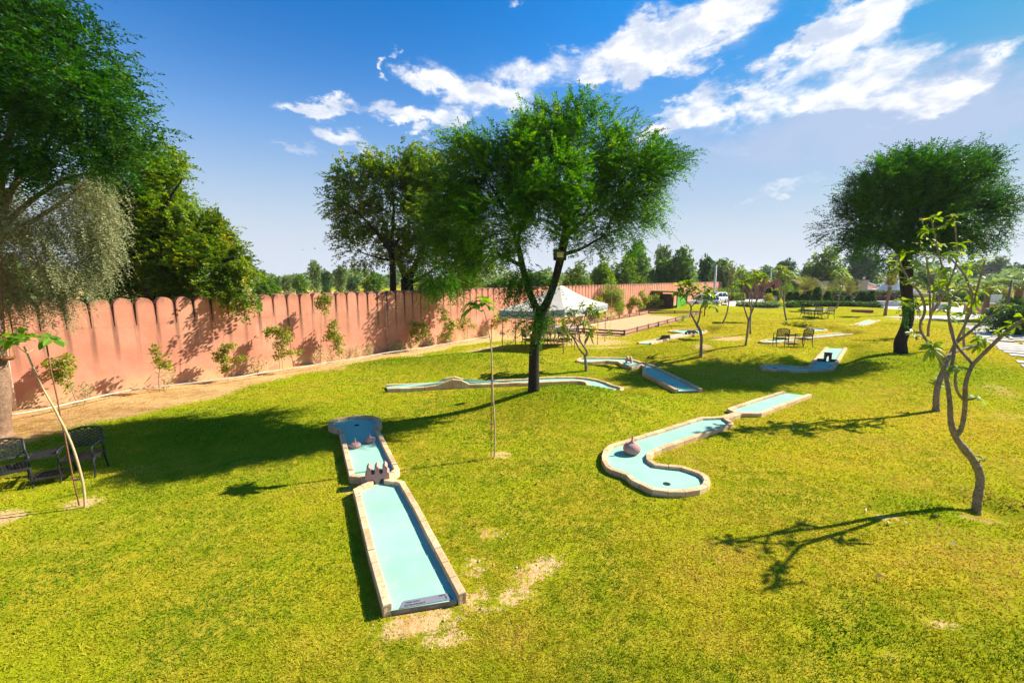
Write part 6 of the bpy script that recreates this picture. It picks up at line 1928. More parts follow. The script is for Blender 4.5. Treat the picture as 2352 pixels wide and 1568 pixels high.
M_WHITE = material('white_car_paint', (.72, .73, .75), rough=.25, spec=.5, coat=.6)
M_NAVY = material('dark_car_paint', (.03, .018, .045), rough=.25, spec=.5, coat=.6)
M_GLASS = material('tinted_glass', (.02, .028, .03), rough=.05, spec=.8)
M_TYRE = material('tyre_rubber', (.015, .015, .015), rough=.85)
M_RIM = material('wheel_rim', (.45, .45, .47), rough=.35, metal=.6)
M_LRED = material('tail_lamp', (.45, .015, .015), rough=.2, spec=.6)
M_LCLR = material('head_lamp', (.65, .66, .68), rough=.12, spec=.7)


def car(label, loc, rz, paint, hatch=True, L=3.9, Wd=1.66, Ht=1.5, group=None):
    """front towards +x"""
    root = thing('parked_car', label, 'car', loc, rz, group)
    hl = L / 2
    # body stations: x, half width, bottom, top
    st = [(-hl, .62, .42, .62), (-hl + .04, .74, .30, .88), (-hl + .18, .80, .24, .97), (-hl + .7, .83, .20, .97), (-.4, .83, .19, .94), (.5, .83, .19, .93), (1.0, .82, .20, .90), (hl - .55, .79, .22, .80), (hl - .18, .74, .24, .70), (hl - .03, .62, .30, .60), (hl, .52, .36, .52)]
    k = Wd / 1.66
    mb = MB(); n = 14; rings = []
    for x, w, z0, z1 in st:
        w *= k; r = []; cz = (z0 + z1) / 2; hh = (z1 - z0) / 2
        for i in range(n):
            a_ = 2 * math.pi * (i + .5) / n; c, s = math.cos(a_), math.sin(a_); e = .42
            r.append((x, w * math.copysign(abs(c) ** e, c), cz + hh * math.copysign(abs(s) ** e, s)))
        rings.append(r)
    o = 0
    for r in rings:
        mb.v += r
    for i in range(len(rings) - 1):
        for j in range(n):
            mb.face((i * n + j, i * n + (j + 1) % n, (i + 1) * n + (j + 1) % n, (i + 1) * n + j), .5, True)
    mb.face([j for j in reversed(range(n))]); mb.face([(len(rings) - 1) * n + j for j in range(n)])
    mb.build('body', paint, root)
    # cabin glasshouse and roof
    rb = -hl + (.14 if hatch else .75); rt = rb + (.30 if hatch else .45); ft = .35; fb = 1.05
    def cab(z, t):
        xr = rb + (rt - rb) * t; xf = fb + (ft - fb) * t; w = (.74 - .13 * t) * k
        return [(xr, -w * .93, z), (xr + .12, -w, z), (xf - .15, -w, z), (xf, -w * .85, z), (xf, w * .85, z), (xf - .15, w, z), (xr + .12, w, z), (xr, w * .93, z)]
    mb = MB(); zs = [(.90, 0), (Ht - .10, 1)]
    for z, t in zs:
        mb.v += cab(z, t)
    for j in range(8):
        mb.face((j, (j + 1) % 8, 8 + (j + 1) % 8, 8 + j))
    mb.build('windows', M_GLASS, root)
    mb = MB(); mb.v += cab(Ht - .10, .98); t2 = cab(Ht, 1.0); cxm = (rt + ft) / 2
    mb.v += [(cxm + (x - cxm) * .9, y * .84, z) for x, y, z in t2]
    for j in range(8):
        mb.face((j, (j + 1) % 8, 8 + (j + 1) % 8, 8 + j), .5, True)
    mb.face(range(8, 16))
    a0, a1 = cab(.90, 0), cab(Ht - .09, 1)
    for sgn in (0, 1):
        for i0 in ((0, 1), (2, 3)) if sgn == 0 else ((7, 6), (5, 4)):
            p_ = [(Vector(a0[i]) + Vector(a1[i])) / 2 for i in i0]
            for i in i0:
                mb.tube([Vector(a0[i]) * 1.003, Vector(a1[i]) * 1.003], .035, 5)
        mid0 = (Vector(a0[1 if sgn == 0 else 6]) + Vector(a0[2 if sgn == 0 else 5])) / 2; mid1 = (Vector(a1[1 if sgn == 0 else 6]) + Vector(a1[2 if sgn == 0 else 5])) / 2
        mb.tube([mid0 * 1.003, mid1 * 1.003], .03, 5)
    mb.build('roof', paint, root)
    for x in (-hl + .68, hl - .72):
        for s in (-1, 1):
            y = s * (Wd / 2 - .07)
            m = Matrix.Rotation(math.pi / 2, 4, 'X')
            w_ = MB(); w_.lathe([(.20, -.09), (.29, -.085), (.31, -.05), (.31, .05), (.29, .085), (.20, .09)], 22)
            w_.v = [tuple(m @ Vector(v) + Vector((x, y, .31))) for v in w_.v]; wh = w_.build('wheel', M_TYRE, root)
            w_ = MB(); w_.lathe([(.02, -.098), (.10, -.096), (.185, -.088), (.185, .088), (.10, .096), (.02, .098)], 18)
            w_.v = [tuple(m @ Vector(v) + Vector((x, y, .31))) for v in w_.v]; w_.build('rim', M_RIM, wh)
    for s in (-1, 1):
        mb = MB(); mb.box((-hl + .10, s * .66 * k, .84), (.14, .16, .26), 0, bev=.03); mb.build('tail_light', M_LRED, root)
        mb = MB(); mb.box((hl - .16, s * .58 * k, .63), (.22, .26, .13), -.3 * s, bev=.03); mb.build('headlight', M_LCLR, root)
        mb = MB(); mb.box((.72, s * .90 * k, .96), (.10, .14, .11), 0, bev=.03); mb.build('wing_mirror', paint, root)
    for x, nm in ((-hl - .012, 0), (hl + .01, 1)):
        mb = MB(); mb.box((x, 0, .40), (.10, Wd * .82, .16), 0, bev=.04); mb.build('bumper', paint if nm else M_BLK, root)
    mb = MB(); mb.box((-hl - .03, 0, .60), (.03, .42, .11)); mb.build('plate', M_LCLR, root)
    return root


ca = onz(*ZS((870, 1000))[0], 0); cb = onz(*ZS((1390, 1000))[0], 0); Yca = ca.y
print('car', ca, (cb - ca).length)
rzc = math.atan2((ca - cb).y, (ca - cb).x)
cc = (ca + cb) / 2
car('white hatchback with its nose to the left parked beyond the green shed', (cc.x, cc.y + .6, .0), math.pi + .12, M_WHITE, True, 4.0)
cc2 = onz(*ZS((1480, 935))[0], 0)
car('silvery white hatchback parked behind the first one, farther right', (cc2.x, cc2.y + 1.5, .0), math.pi + .5, M_WHITE, True, 3.8, Ht=1.55)
pd_ = onz(*ZX((1180, 800))[0], 0); car('dark purple car seen beyond the low hedges near the fat palm', (pd_.x, pd_.y + 6, 0), .05, M_NAVY, False, 4.4)
pd_ = onz(*ZX((1640, 770))[0], 0); car('second dark car with a bright windscreen right of the fat palm', (pd_.x, pd_.y + 10, 0), -.1, M_NAVY, True, 4.2)

p = onz(*ZS((1560, 1025))[0], 0); dd = p.y / F
M_BIN = material('red_bin', (.36, .03, .02), (.30, .025, .02), 6, .5)
bn = thing('litter_bin', 'red bin standing on the lawn in front of the parked cars', 'bin', p)
r = 118 * .104 * dd / 2 * .9
mb = MB(); mb.lathe([(r * .80, 0), (r * .86, .05), (r, r * 1.35), (r * 1.05, r * 1.4), (r * 1.05, r * 1.5), (r * .92, r * 1.5), (r * .85, r * .4)], 24); mb.build('bucket', M_BIN, bn)
mb = MB(); mb.tube([(-r * 1.15, 0, -.02), (-r * 1.15, 0, r * 2.4)], .05, 8); mb.build('stand_post', M_BIN, bn)
p = G(*ZS((1125, 1205))[0]); d = ray(*ZS((1125, 1000))[0]); h = CAMZ + d.z * p.y / d.y - p.z
gl = thing('garden_light', 'low post light with a brown box head on the lawn beside the cars', 'garden light', p)
mb = MB(); mb.tube([(0, 0, -.05), (0, 0, h)], .05, 8); mb.build('post', M_WOODD, gl)
mb = MB(); mb.box((0, 0, h + .06), (.55, .22, .20), .3, bev=.03); mb.build('lamp_box', M_RAIL, gl)

# ---- pink buildings at the end of the wall
M_MAUVE = material('mauve_plaster', (.28, .085, .085), (.34, .11, .105), 1.2, .9, .2, 20)
M_PINK = material('pale_pink_plaster', (.56, .30, .23), (.62, .36, .29), 1.5, .9, .2, 20)
M_OPEN = material('dark_opening', (.02, .014, .014), rough=.9)


def building(label, u0, u1, vb, vt, Yd, dep, wins, mat, name='garden_building', parapet=None):
    a = onY(u0, vb, Yd); b = onY(u1, vb, Yd); t = onY((u0 + u1) / 2, vt, Yd)
    W_ = b.x - a.x; hz_ = t.z
    root = thing(name, label, 'building', ((a.x + b.x) / 2, Yd, 0))
    mb = MB(); mb.box((0, dep / 2, hz_ / 2 - .1), (W_, dep, hz_ + .2)); mb.build('wall', mat, root)
    mb = MB(); mb.box((0, dep / 2, hz_ + .09), (W_ + .2, dep + .2, .18)); mb.build('roof', parapet or mat, root)
    for (u, v, w, h, arch) in wins:
        c = onY(u, v, Yd); x = c.x - (a.x + b.x) / 2; ww, hh = w * Yd / F, h * Yd / F
        mb = MB(); poly = [(x - ww / 2, c.z - hh / 2), (x + ww / 2, c.z - hh / 2), (x + ww / 2, c.z + hh * .3)]
        if arch:
            poly += [(x + ww / 2 * math.cos(q), c.z + hh * .3 + hh * .25 * math.sin(q)) for q in np.linspace(.3, 2.85, 7)]
        else:
            poly = poly[:2] + [(x + ww / 2, c.z + hh / 2), (x - ww / 2, c.z + hh / 2)]
        if arch:
            poly.append((x - ww / 2, c.z + hh * .3))
        m = Matrix(((1, 0, 0, 0), (0, 0, -1, 0), (0, 1, 0, 0), (0, 0, 0, 1)))
        mb.prism(poly, 0, .05, .5, m); w_ = mb.build('window', M_OPEN, root)
        mb = MB(); f = .07
        for (cx, cz, sx, sz) in ((x, c.z - hh / 2 - f / 2, ww + 2 * f, f), (x - ww / 2 - f / 2, c.z, f, hh), (x + ww / 2 + f / 2, c.z, f, hh)):
            mb.box((cx, -.04, cz), (sx, .08, sz))
        mb.build('frame', mat, w_)
    return root


building('mauve pink building with two dark windows at the end of the wall', *[ZH((x, 0))[0][0] for x in (330, 1010)], 692, ZH((0, 425))[0][1], 72, 8, [(ZH((455, 0))[0][0], ZH((0, 640))[0][1], 6, 9, False), (ZH((628, 0))[0][0], ZH((0, 618))[0][1], 8, 13, False), (ZH((868, 0))[0][0], ZH((0, 570))[0][1], 8, 11, True)], M_MAUVE)
building('paler pink parapet block of the mauve building, its sunlight put into the colour', *[ZH((x, 0))[0][0] for x in (985, 1135)], 690, ZH((0, 405))[0][1], 82, 6, [], M_PINK)  # sunlit parapet part: its light is put into a paler plaster colour
building('low pink building half hidden by the yellow palm', *[ZH((x, 0))[0][0] for x in (1265, 1520)], 690, ZH((0, 455))[0][1], 88, 6, [(ZH((1320, 0))[0][0], ZH((0, 520))[0][1], 5, 7, False)], M_MAUVE, parapet=M_PINK)


def pillar(label, x0, x1, zf, yb, yt, Yd, mat, lantern=True, door=None):
    u0, vb = zf((x0, yb))[0]; u1, vt = zf((x1, yt))[0]
    a = onY(u0, vb, Yd); b = onY(u1, vb, Yd); t = onY(u0, vt, Yd); W_ = b.x - a.x; h = t.z
    root = thing('gate_pillar', label, 'gate pillar', ((a.x + b.x) / 2, Yd, 0))
    mb = MB(); mb.box((0, 0, h / 2 - .1), (W_ * .85, W_ * .85, h + .2)); mb.build('shaft', mat, root)
    mb = MB()
    for i, (w, z, hh) in enumerate(((.92, h - .35, .14), (1.04, h - .20, .16), (1.18, h - .03, .18))):
        mb.box((0, 0, z), (W_ * w, W_ * w, hh - .004))
    mb.build('capital', mat, root)
    if door:
        mb = MB(); mb.box((-W_ * .85 / 2 - .01, 0, h * .38), (.04, W_ * .5, h * .76)); mb.build('door_opening', M_OPEN, root)
    if lantern:
        s = W_ * .34
        mb = MB(); mb.tube([(0, 0, h + .05), (0, 0, h + s * .5)], s * .12, 8); mb.lathe([(s * .55, h + s * .5), (s * .6, h + s * .55)], 6); mb.lathe([(s * .68, h + s * 1.6), (s * .35, h + s * 1.95), (s * .05, h + s * 2.3)], 6); mb.build('lantern_frame', M_GREY, root)
        mb = MB(); mb.lathe([(s * .45, h + s * .56), (s * .6, h + s * 1.6)], 6); mb.build('lantern_glass', M_LCLR, root)
    return root


M_STONEP = material('pale_pillar_stone', (.46, .36, .34), (.52, .42, .40), 2, .85, .2, 20)
pillar('stone gate pillar topped by a lantern, left of the fountain', 705, 845, ZF, 730, 420, 84, M_STONEP)
pillar('pale gate pillar with a dark doorway in its side behind the yellow palm', 1880, 2015, ZH, 820, 440, 76, M_STONEP, False, True)
pillar('pink pillar at the right edge behind the bushes', 2120, 2352, ZX, 1300, 520, 40, M_PINK, False)
# stepped pink wall going down from the gate pillar
u0, v0 = ZF((835, 720))[0]; u1, v1 = ZF((1180, 700))[0]
gw = thing('gate_wall', 'pink wall with a wavy stepped top running from the gate pillar to the fountain', 'wall', onY(u0, v0, 86))
mb = MB(); x0 = 0; n_ = 8; a = onY(u0, v0, 86); b = onY(u1, v1, 92); tops = [490, 505, 520, 530, 540, 550, 565, 575]
for i in range(n_):
    p = a.lerp(b, (i + .5) / n_) - gw.location; t = onY(*ZF((835 + 345 * (i + .5) / n_, tops[i]))[0], 89).z; w_ = (b - a).length / n_
    mb.box((p.x, p.y, t / 2 - .1 - gw.location.z), (w_ * .995, .5, t + .2), math.atan2((b - a).y, (b - a).x))
mb.build('wall_body', M_PINK, gw)
mb = MB()
for i in range(n_):
    p = a.lerp(b, (i + .5) / n_) - gw.location; t = onY(*ZF((835 + 345 * (i + .5) / n_, tops[i]))[0], 89).z - gw.location.z; w_ = (b - a).length / n_
    mb.lathe([(w_ * .5, t), (w_ * .44, t + .18), (w_ * .2, t + .3)], 12, (p.x, p.y, 0))
mb.build('coping', M_STONEP, gw)

# ---- fountain
M_BASIN = material('grey_white_stone', (.58, .57, .56), (.48, .47, .47), 1.5, .7, .2, 15)
M_SPRAY = bpy.data.materials.new('water_spray'); M_SPRAY.use_nodes = True
t_ = NT(M_SPRAY.node_tree); bs = t_.n['Principled BSDF']; bs.inputs['Base Color'].default_value = (.95, .97, .98, 1); bs.inputs['Roughness'].default_value = .5
tr_ = t_.new('ShaderNodeBsdfTranslucent'); tr_.inputs['Color'].default_value = (.96, .98, 1, 1)
mx_ = t_.new('ShaderNodeMixShader'); mx_.inputs[0].default_value = .5; t_.l.new(bs.outputs[0], mx_.inputs[1]); t_.l.new(tr_.outputs[0], mx_.inputs[2]); t_.l.new(mx_.outputs[0], t_.n['Material Output'].inputs[0])
fc = onY(*ZF((1440, 780))[0], 84); fc.z = 0
ft = thing('fountain', 'round fountain with a tall white spray beyond the plaza', 'fountain', fc)
k = 84 / F * .1042
mb = MB(); R1 = 620 * k; R2 = 470 * k
mb.lathe([(R1, 0), (R1, .55), (R1 * 1.02, .6), (R1 * .96, .6), (R1 * .95, .4)], 48); mb.build('basin', M_BASIN, ft)
mb = MB(); mb.lathe([(R2 * .9, .3), (R2 * .95, 1.15), (R2 * 1.0, 1.3), (R2 * .94, 1.3), (R2 * .9, 1.1)], 48); mb.build('upper_basin', M_BASIN, ft)
top = onY(*ZF((1480, 270))[0], 84).z
nd = 26000; th_ = rng.uniform(0, 2 * math.pi, nd); tt = rng.random(nd); jet = rng.random(nd)
rad = R2 * .62 * tt * (.55 + .45 * jet); zz = 1.2 + (top - 1.2) * (1 - tt ** 1.55) * (.75 + .25 * (1 - jet)) + rng.normal(0, .06, nd)
P = np.stack([rad * np.cos(th_), rad * np.sin(th_), np.maximum(zz, 1.15)], 1)
s_ = rng.uniform(.03, .085, nd)[:, None]
e1 = unit(rng.normal(0, 1, (nd, 3))); e2 = unit(np.cross(e1, rng.normal(0, 1, (nd, 3))))
vv = np.stack([P - e1 * s_, P + e2 * s_, P + e1 * s_ * 1.8, P - e2 * s_], 1).reshape(-1, 3)
link('water_spray', np_mesh('water_spray', vv, np.arange(nd * 4).reshape(-1, 4), M_SPRAY), ft)

# ---- hedges, topiary, kerbs
def hedge(label, pts, wid, h, leaf, z0=0.0, den=260, ll=.16):
    w = [onz(u, v, 0) for u, v in pts]; root = thing('clipped_hedge', label, 'hedge', w[0])
    mb = MB(); P, D = [], []
    for i in range(len(w) - 1):
        a, b = w[i], w[i + 1]; L = (b - a).length; an = math.atan2((b - a).y, (b - a).x); c = (a + b) / 2 - w[0]
        mb.box((c.x, c.y, z0 + h * .45), (L - .01, wid * .8, h * .9), an)
        n_ = int(L * den * (wid + 2 * h) / 2.2)
        t = rng.random(n_); side = rng.integers(0, 3, n_)
        nx, ny = -(b - a).y / L, (b - a).x / L
        off = np.where(side == 0, -wid / 2, np.where(side == 1, wid / 2, rng.uniform(-wid / 2, wid / 2, n_))); z = np.where(side == 2, h, rng.random(n_) * h)
        q_ = np.stack([c.x + (t - .5) * (b.x - a.x) + nx * off, c.y + (t - .5) * (b.y - a.y) + ny * off, z0 + z + rng.normal(0, .04, n_)], 1)
        P.append(q_); D.append(np.stack([nx * np.sign(off) * (side < 2), ny * np.sign(off) * (side < 2), (side == 2) * 1.0 + .2], 1) + rng.normal(0, .5, (n_, 3)))
    mb.build('stems', M_WOODD, root)
    P = np.concatenate(P); D = unit(np.concatenate(D))
    v, q, r_ = sprays(P, D, ll, 5, ll * .8, ll * .5, .1, .7); link('foliage', np_mesh('foliage', v, q, leaf, r_), root)
    return root


LF_PUR = leaf_material('purple_leaf', [(0, (.05, .015, .02)), (.5, (.10, .03, .04)), (1, (.17, .06, .06))], .2)
LF_YEL = leaf_material('yellow_shrub_leaf', [(0, (.12, .17, .01)), (.5, (.34, .33, .015)), (1, (.62, .48, .02))], .4)
hedge('dark green clipped hedge at the foot of the topiary cones', ZH((1190, 1075), (1700, 1085), (2230, 1085)) + ZF((500, 1110), (1080, 1105)), 1.4, .85, LF_HED)
hedge('low loose green hedge in front of the driveway', ZH((60, 1065), (520, 1075), (960, 1080)), 1.2, .7, LF_FAR2, den=200)
hedge('long low green hedge behind the plaza left of the fountain', ZF((130, 880), (700, 880), (1640, 875)), 1.2, .95, LF_HED, .35, 160, .2)
hedge('purple leaved strip hedge in front of the green hedge behind the plaza', ZF((60, 915), (800, 915), (1640, 910)), .8, .55, LF_PUR, .3, 160, .2)
hedge('green hedge in front of the dark cars at the right, nearer row', ZX((420, 960), (1000, 960), (1720, 955)), 1.2, .9, LF_HED, .3, 160, .2)
hedge('green hedge in front of the dark cars at the right, farther row', ZX((650, 890), (1390, 890)), 1.2, 1.0, LF_LIM, .3, 160, .2)
hedge('yellow shrub row beside the fat palm', ZX((1510, 860), (1960, 850)), 1.0, 1.6, LF_YEL, 0, 160, .2)
hedge('yellow green shrub strip at the foot of the wall beside the parked cars', ZS((1640, 870), (1920, 860)), 1.4, 1.0, LF_LIM, 0, 160, .2)
for lb, pts in (('long grey stone kerb wall behind the plaza', ZF((60, 990), (1100, 990), (1700, 990))), ('grey stone kerb wall behind the stepping path', ZX((380, 1080), (720, 1080)))):
    w = [onz(u, v, 0) for u, v in pts]; root = thing('plaza_wall', lb, 'low wall', w[0])
    mb = MB(); c = (w[0] + w[-1]) / 2 - w[0]; L = (w[-1] - w[0]).length; mb.box((c.x, c.y + .3, .33), (L, .5, .66), math.atan2((w[-1] - w[0]).y, (w[-1] - w[0]).x), bev=.02); mb.build('stone_block', M_BASIN, root)
w = [onz(u, v, 0) for u, v in ZX((1010, 1190), (1560, 1200), (1960, 1190))]
root = thing('plaza_wall', 'low pink wall with a white coping at the right end of the plaza', 'low wall', w[0]); L = (w[-1] - w[0]).length; an = math.atan2((w[-1] - w[0]).y, (w[-1] - w[0]).x); c = (w[-1] - w[0]) / 2
mb = MB(); mb.box((c.x, c.y, .5), (L, .4, 1.0), an); mb.build('wall_body', M_PINK, root)
mb = MB(); mb.box((c.x, c.y, 1.04), (L + .1, .5, .08), an); mb.build('coping', M_BASIN, root)
w = [onz(u, v, 0) for u, v in ZH((290, 1105), (800, 1112), (1400, 1085))]
root = thing('bed_kerb', 'dark stone kerb in front of the loose green hedge', 'kerb', w[0]); mb = MB()
for a, b in zip(w, w[1:]):
    c = (a + b) / 2 - w[0]; mb.box((c.x, c.y, .12), ((b - a).length, .22, .5), math.atan2((b - a).y, (b - a).x))
mb.build('kerb_stone', M_CEM, root)
w = [onz(u, v, 0) for u, v in ZF((560, 1165), (1000, 1175))]
root = thing('bed_kerb', 'brown stone kerb at the end of the topiary hedge by the plaza', 'kerb', w[0]); mb = MB(); c = (w[1] - w[0]) / 2
mb.box((c.x, c.y, .22), ((w[1] - w[0]).length, .4, .5), math.atan2(c.y, c.x)); mb.build('kerb_stone', M_MAUVE, root)


def topiary(label, zf, x, yb, yt, wpx):
    u, vb = zf((x, yb))[0]; _, vt = zf((x, yt))[0]
    b = onz(u, min(vb + 6, 714), 0); d = ray(u, vt); h = CAMZ + d.z * b.y / d.y; r = wpx * .1042 * b.y / F / 2
    root = thing('topiary_cone', label, 'topiary', b, 0, 'clipped evergreen cones behind the hedge')
    n_ = 900; z = rng.random(n_) ** 1.3; a = rng.uniform(0, 6.28, n_); prof = r * (np.minimum(1, (1 - z) * 1.9 + .05) ** .8) * rng.uniform(.8, 1.06, n_)
    P = np.stack([prof * np.cos(a), prof * np.sin(a), .25 + z * (h - .25)], 1); D = unit(np.stack([np.cos(a), np.sin(a), np.full(n_, .9)], 1) + rng.normal(0, .3, (n_, 3)))
    v, q, r_ = sprays(P, D, .2, 4, .17, .10, 0, .6); link('foliage', np_mesh('foliage', v, q, LF_HED, r_), root)
    mb = MB(); mb.tube([(0, 0, -.05), (0, 0, h * .85)], [.06, .02], 6); mb.build('trunk', M_BARK_D, root)


for a_ in [('fat clipped evergreen cone nearest the plaza end, second from the end', ZF, 740, 1020, 690, 150), ('slim clipped evergreen cone at the plaza end of the hedge', ZF, 950, 1060, 680, 100), ('short slim evergreen cone below the spiky young palm', ZF, 452, 980, 780, 90), ('dark low evergreen cone left of the round headed plumeria stem', ZF, 272, 940, 780, 80),
           ('broad evergreen cone at the foot of the fan of yellow fronds', ZH, 2062, 960, 690, 130), ('narrow evergreen cone right of the yellow palm stem', ZH, 1645, 930, 670, 110), ('tall uneven evergreen cone between the yellow palm and the fan of fronds', ZH, 1810, 1000, 600, 130), ('small evergreen cone left of the yellow palm stem', ZH, 1510, 930, 750, 90),
           ('thin evergreen cone in the middle of the topiary row', ZH, 1362, 910, 700, 70), ('wide dark evergreen cone in the middle of the topiary row', ZH, 1240, 880, 690, 110), ('evergreen cone behind the leaning plumeria stem', ZH, 905, 860, 660, 110), ('leftmost evergreen cone at the corner of the driveway', ZH, 765, 850, 610, 110)]:
    topiary(*a_)


def shrub(label, u, v, ru, rv, leaf, off=0.0, ll=.16, n_=700):
    b = onz(u, v, 0); s = b.y / F; root = thing('garden_shrub', label, 'shrub', b, 0)
    h = 2 * rv * s
    bl = [(rng.normal(0, .3) * ru * s, rng.normal(0, .25) * ru * s, h * rng.uniform(.35, .7), ru * s * .6, ru * s * .6, h * .3) for _ in range(6)]
    P, D = blob_points(bl, n_, .4); P[:, 2] = np.maximum(P[:, 2], .05)
    v_, q, r_ = sprays(P, unit(D + rng.normal(0, .4, D.shape)), ll, 5, ll * .8, ll * .45, .2, .7)
    link('foliage', np_mesh('foliage', v_, q, leaf, r_), root)
    mb = MB()
    for k in bl:
        mb.tube([(0, 0, -.05), (k[0] * .5, k[1] * .5, k[2] * .6), k[:3]], [.03, .02, .01], 5)
    mb.build('stem', M_BARK_D, root)


shrub('yellow flowering shrub behind the leaning plumeria stem', *ZH((1020, 870))[0], 22, 16, LF_YEL)
shrub('yellow green shrub above the hedge in the middle of the topiary row', *ZH((1150, 900))[0], 20, 24, LF_LIM)
shrub('yellow leaved shrub between the two palms with yellow fronds', *ZH((1700, 940))[0], 26, 20, LF_YEL)
shrub('small orange flowering shrub at the driveway corner', *ZH((790, 940))[0], 12, 12, LF_YEL, n_=400)
shrub('round green bush in front of the topiary hedge', *ZH((1300, 1085))[0], 24, 11, LF_FAR1)
shrub('green bush above the wall foot behind the parked cars', *ZS((1470, 880))[0], 18, 18, LF_LIM)
shrub('yellow green bush climbing the far wall above the second car', *ZS((1760, 820))[0], 26, 24, LF_LIM)
shrub('loose green bush at the left end of the driveway hedge', *ZH((830, 1060))[0], 22, 9, LF_FAR1)
shrub('dark bush by the stepping path below the slender plumeria', *ZX((1760, 1450))[0], 22, 22, LF_HED, ll=.22, n_=900)
shrub('dark green bush at the right edge beside the stepping path', 2335, 770, 34, 34, LF_HED, ll=.2, n_=1200)
shrub('leafy bush at the right edge under the pink pillar', 2325, 735, 30, 26, LF_FAR1, ll=.25, n_=900)
# flower bed inside the looping lane
mb = MB(); P = []
for x in np.linspace(455, 890, 16):
    p = onz(*ZE((x, 236 + 6 * math.sin(x)))[0], 0)
    for k in range(26):
        P.append((p.x + random.gauss(0, .15), p.y + random.gauss(0, .15), random.uniform(.04, .34)))
P = np.array(P); v, q, r_ = sprays(P, unit(rng.normal(0, .5, P.shape) + np.array([0, 0, 1])), .12, 5, .12, .07, .1, .7)
p0 = onz(*ZE((670, 236))[0], 0); fb_ = thing('flower_bed', 'row of yellow flowering plants inside the looping lane', 'flower bed', p0)
link('foliage', np_mesh('foliage', v - np.array(p0), q, LF_YEL, r_), fb_)


# ---- palms
M_PTRUNK = material('palm_trunk', (.20, .13, .08), (.30, .20, .12), 6, .95, 1.0, 14, c3=(.12, .075, .045))


def palm(label, base, htr, fl, n_, leaf, lean=0.0, up=.9, r=.22, droop=.35):
    rs_ = np.random.default_rng(int(base.x * 10))
    root = thing('palm_tree', label, 'palm', base, 0, 'palms round the plaza')
    mb = MB(); N = 12; pts = [(lean * (i / N) ** 2, 0, htr * i / N) for i in range(N + 1)]; rad = [r * (1.12 if i == 0 else (1 + .10 * (i % 2)) * (1 - .18 * i / N)) for i in range(N + 1)]
    rad[-1] = r * 1.25; rad[-2] = r * 1.3; mb.tube(pts, rad, 12); mb.build('trunk', M_PTRUNK, root)
    parts = []; mb = MB()
    for i in range(n_):
        a = i * 2.4 + rs_.uniform(-.3, .3); e = up * rs_.uniform(.55, 1.25); L = fl * rs_.uniform(.75, 1.1)
        d = np.array([math.cos(a) * math.cos(e), math.sin(a) * math.cos(e), math.sin(e)])
        p0 = np.array(pts[-1]) + d * .1
        cur = [p0 + d * L * t - np.array([0, 0, 1]) * droop * L * t * t for t in np.linspace(0, 1, 7)]
        mb.tube(cur, [.03, .027, .023, .018, .013, .008, .004], 4, cap=False)
        for k in range(6):
            c = cur[k]; dd = cur[k + 1] - cur[k]
            v, q, r_ = sprays(c[None], dd[None], np.linalg.norm(dd), 8, .24 * L * (1 - .1 * k), .045, 0.0, .25, .75); parts.append((v, q, r_))
    mb.build('frond_ribs', M_BARK_T, root)
    v, q, r_ = joinq(parts); link('fronds', np_mesh('fronds', v, q, leaf, r_), root)


b = onz(*ZF((1285, 1203))[0], 0); h = CAMZ + ray(0, ZF((0, 560))[0][1]).z * b.y / ray(0, ZF((0, 560))[0][1]).y
palm('young date palm with a straight brown trunk at the plaza edge before the fountain', b, h, 2.0, 22, LF_PAL, .15, 1.25, .125, .12)
def palm_at(label, zf, x, yb, yt, ft_, Yd, n_, up, leaf, fl, r=.2):
    u, v = zf((x, yb))[0]; b = onz(u, v, 0) if Yd is None else Vector((onY(u, v, Yd).x, Yd, 0)); d = ray(u, zf((x, yt))[0][1]); h = max(CAMZ + d.z * b.y / d.y, .4)
    palm(label, b, h, fl, n_, leaf, 0, up, r)
palm_at('spiky young palm with upright brown green fronds left of the gate pillar', ZF, 480, 870, 720, 0, 60, 20, 1.2, LF_PAL, 3.0)
palm_at('yellow palm with a feathery upright crown behind the topiary cones', ZH, 1560, 880, 660, 0, 56, 24, 1.1, LF_PAL, 3.4)
palm_at('palm with a fan of long bare yellow fronds by the pale pillar', ZH, 2035, 900, 690, 0, 58, 14, 1.0, LF_PAL, 3.4)
b = onz(*ZX((1440, 1310))[0], 0); d = ray(2259, ZX((0, 540))[0][1]); h = CAMZ + d.z * b.y / d.y
palm('fat palm with a dense drooping green crown at the right behind the stepping path', b, h, 2.3, 46, LF_LIM, 0, .55, .2, .5)
b = onz(2330, 735, 0); d = ray(2330, 655); h = CAMZ + d.z * b.y / d.y
palm('palm with a low green crown at the right edge', b, h, 2.4, 40, LF_LIM, 0, .5, .25, .5)

# ---- utility poles with their wires, far lamp
M_CPOLE = material('concrete_pole', (.60, .59, .57), (.5, .49, .47), 2, .8)
def upole(label, u, vt, Y, mat, r):
    t = onY(u, vt, Y); root = thing('utility_pole', label, 'utility pole', (t.x, Y, 0))
    mb = MB(); mb.tube([(0, 0, -.2), (0, 0, t.z)], [r * 1.2, r], 8); mb.build('pole', mat, root)
    mb = MB(); mb.box((0, 0, t.z - .35), (1.4, .1, .1)); mb.build('crossarm', M_GREY, root)
    for x in (-.6, 0, .6):
        mb = MB(); mb.lathe([(.03, t.z - .3), (.06, t.z - .2), (.04, t.z - .12), (.06, t.z - .06), (.02, t.z)], 8, (x, 0, 0)); mb.build('insulator', M_BASIN, root)
    return Vector((t.x, Y, t.z))


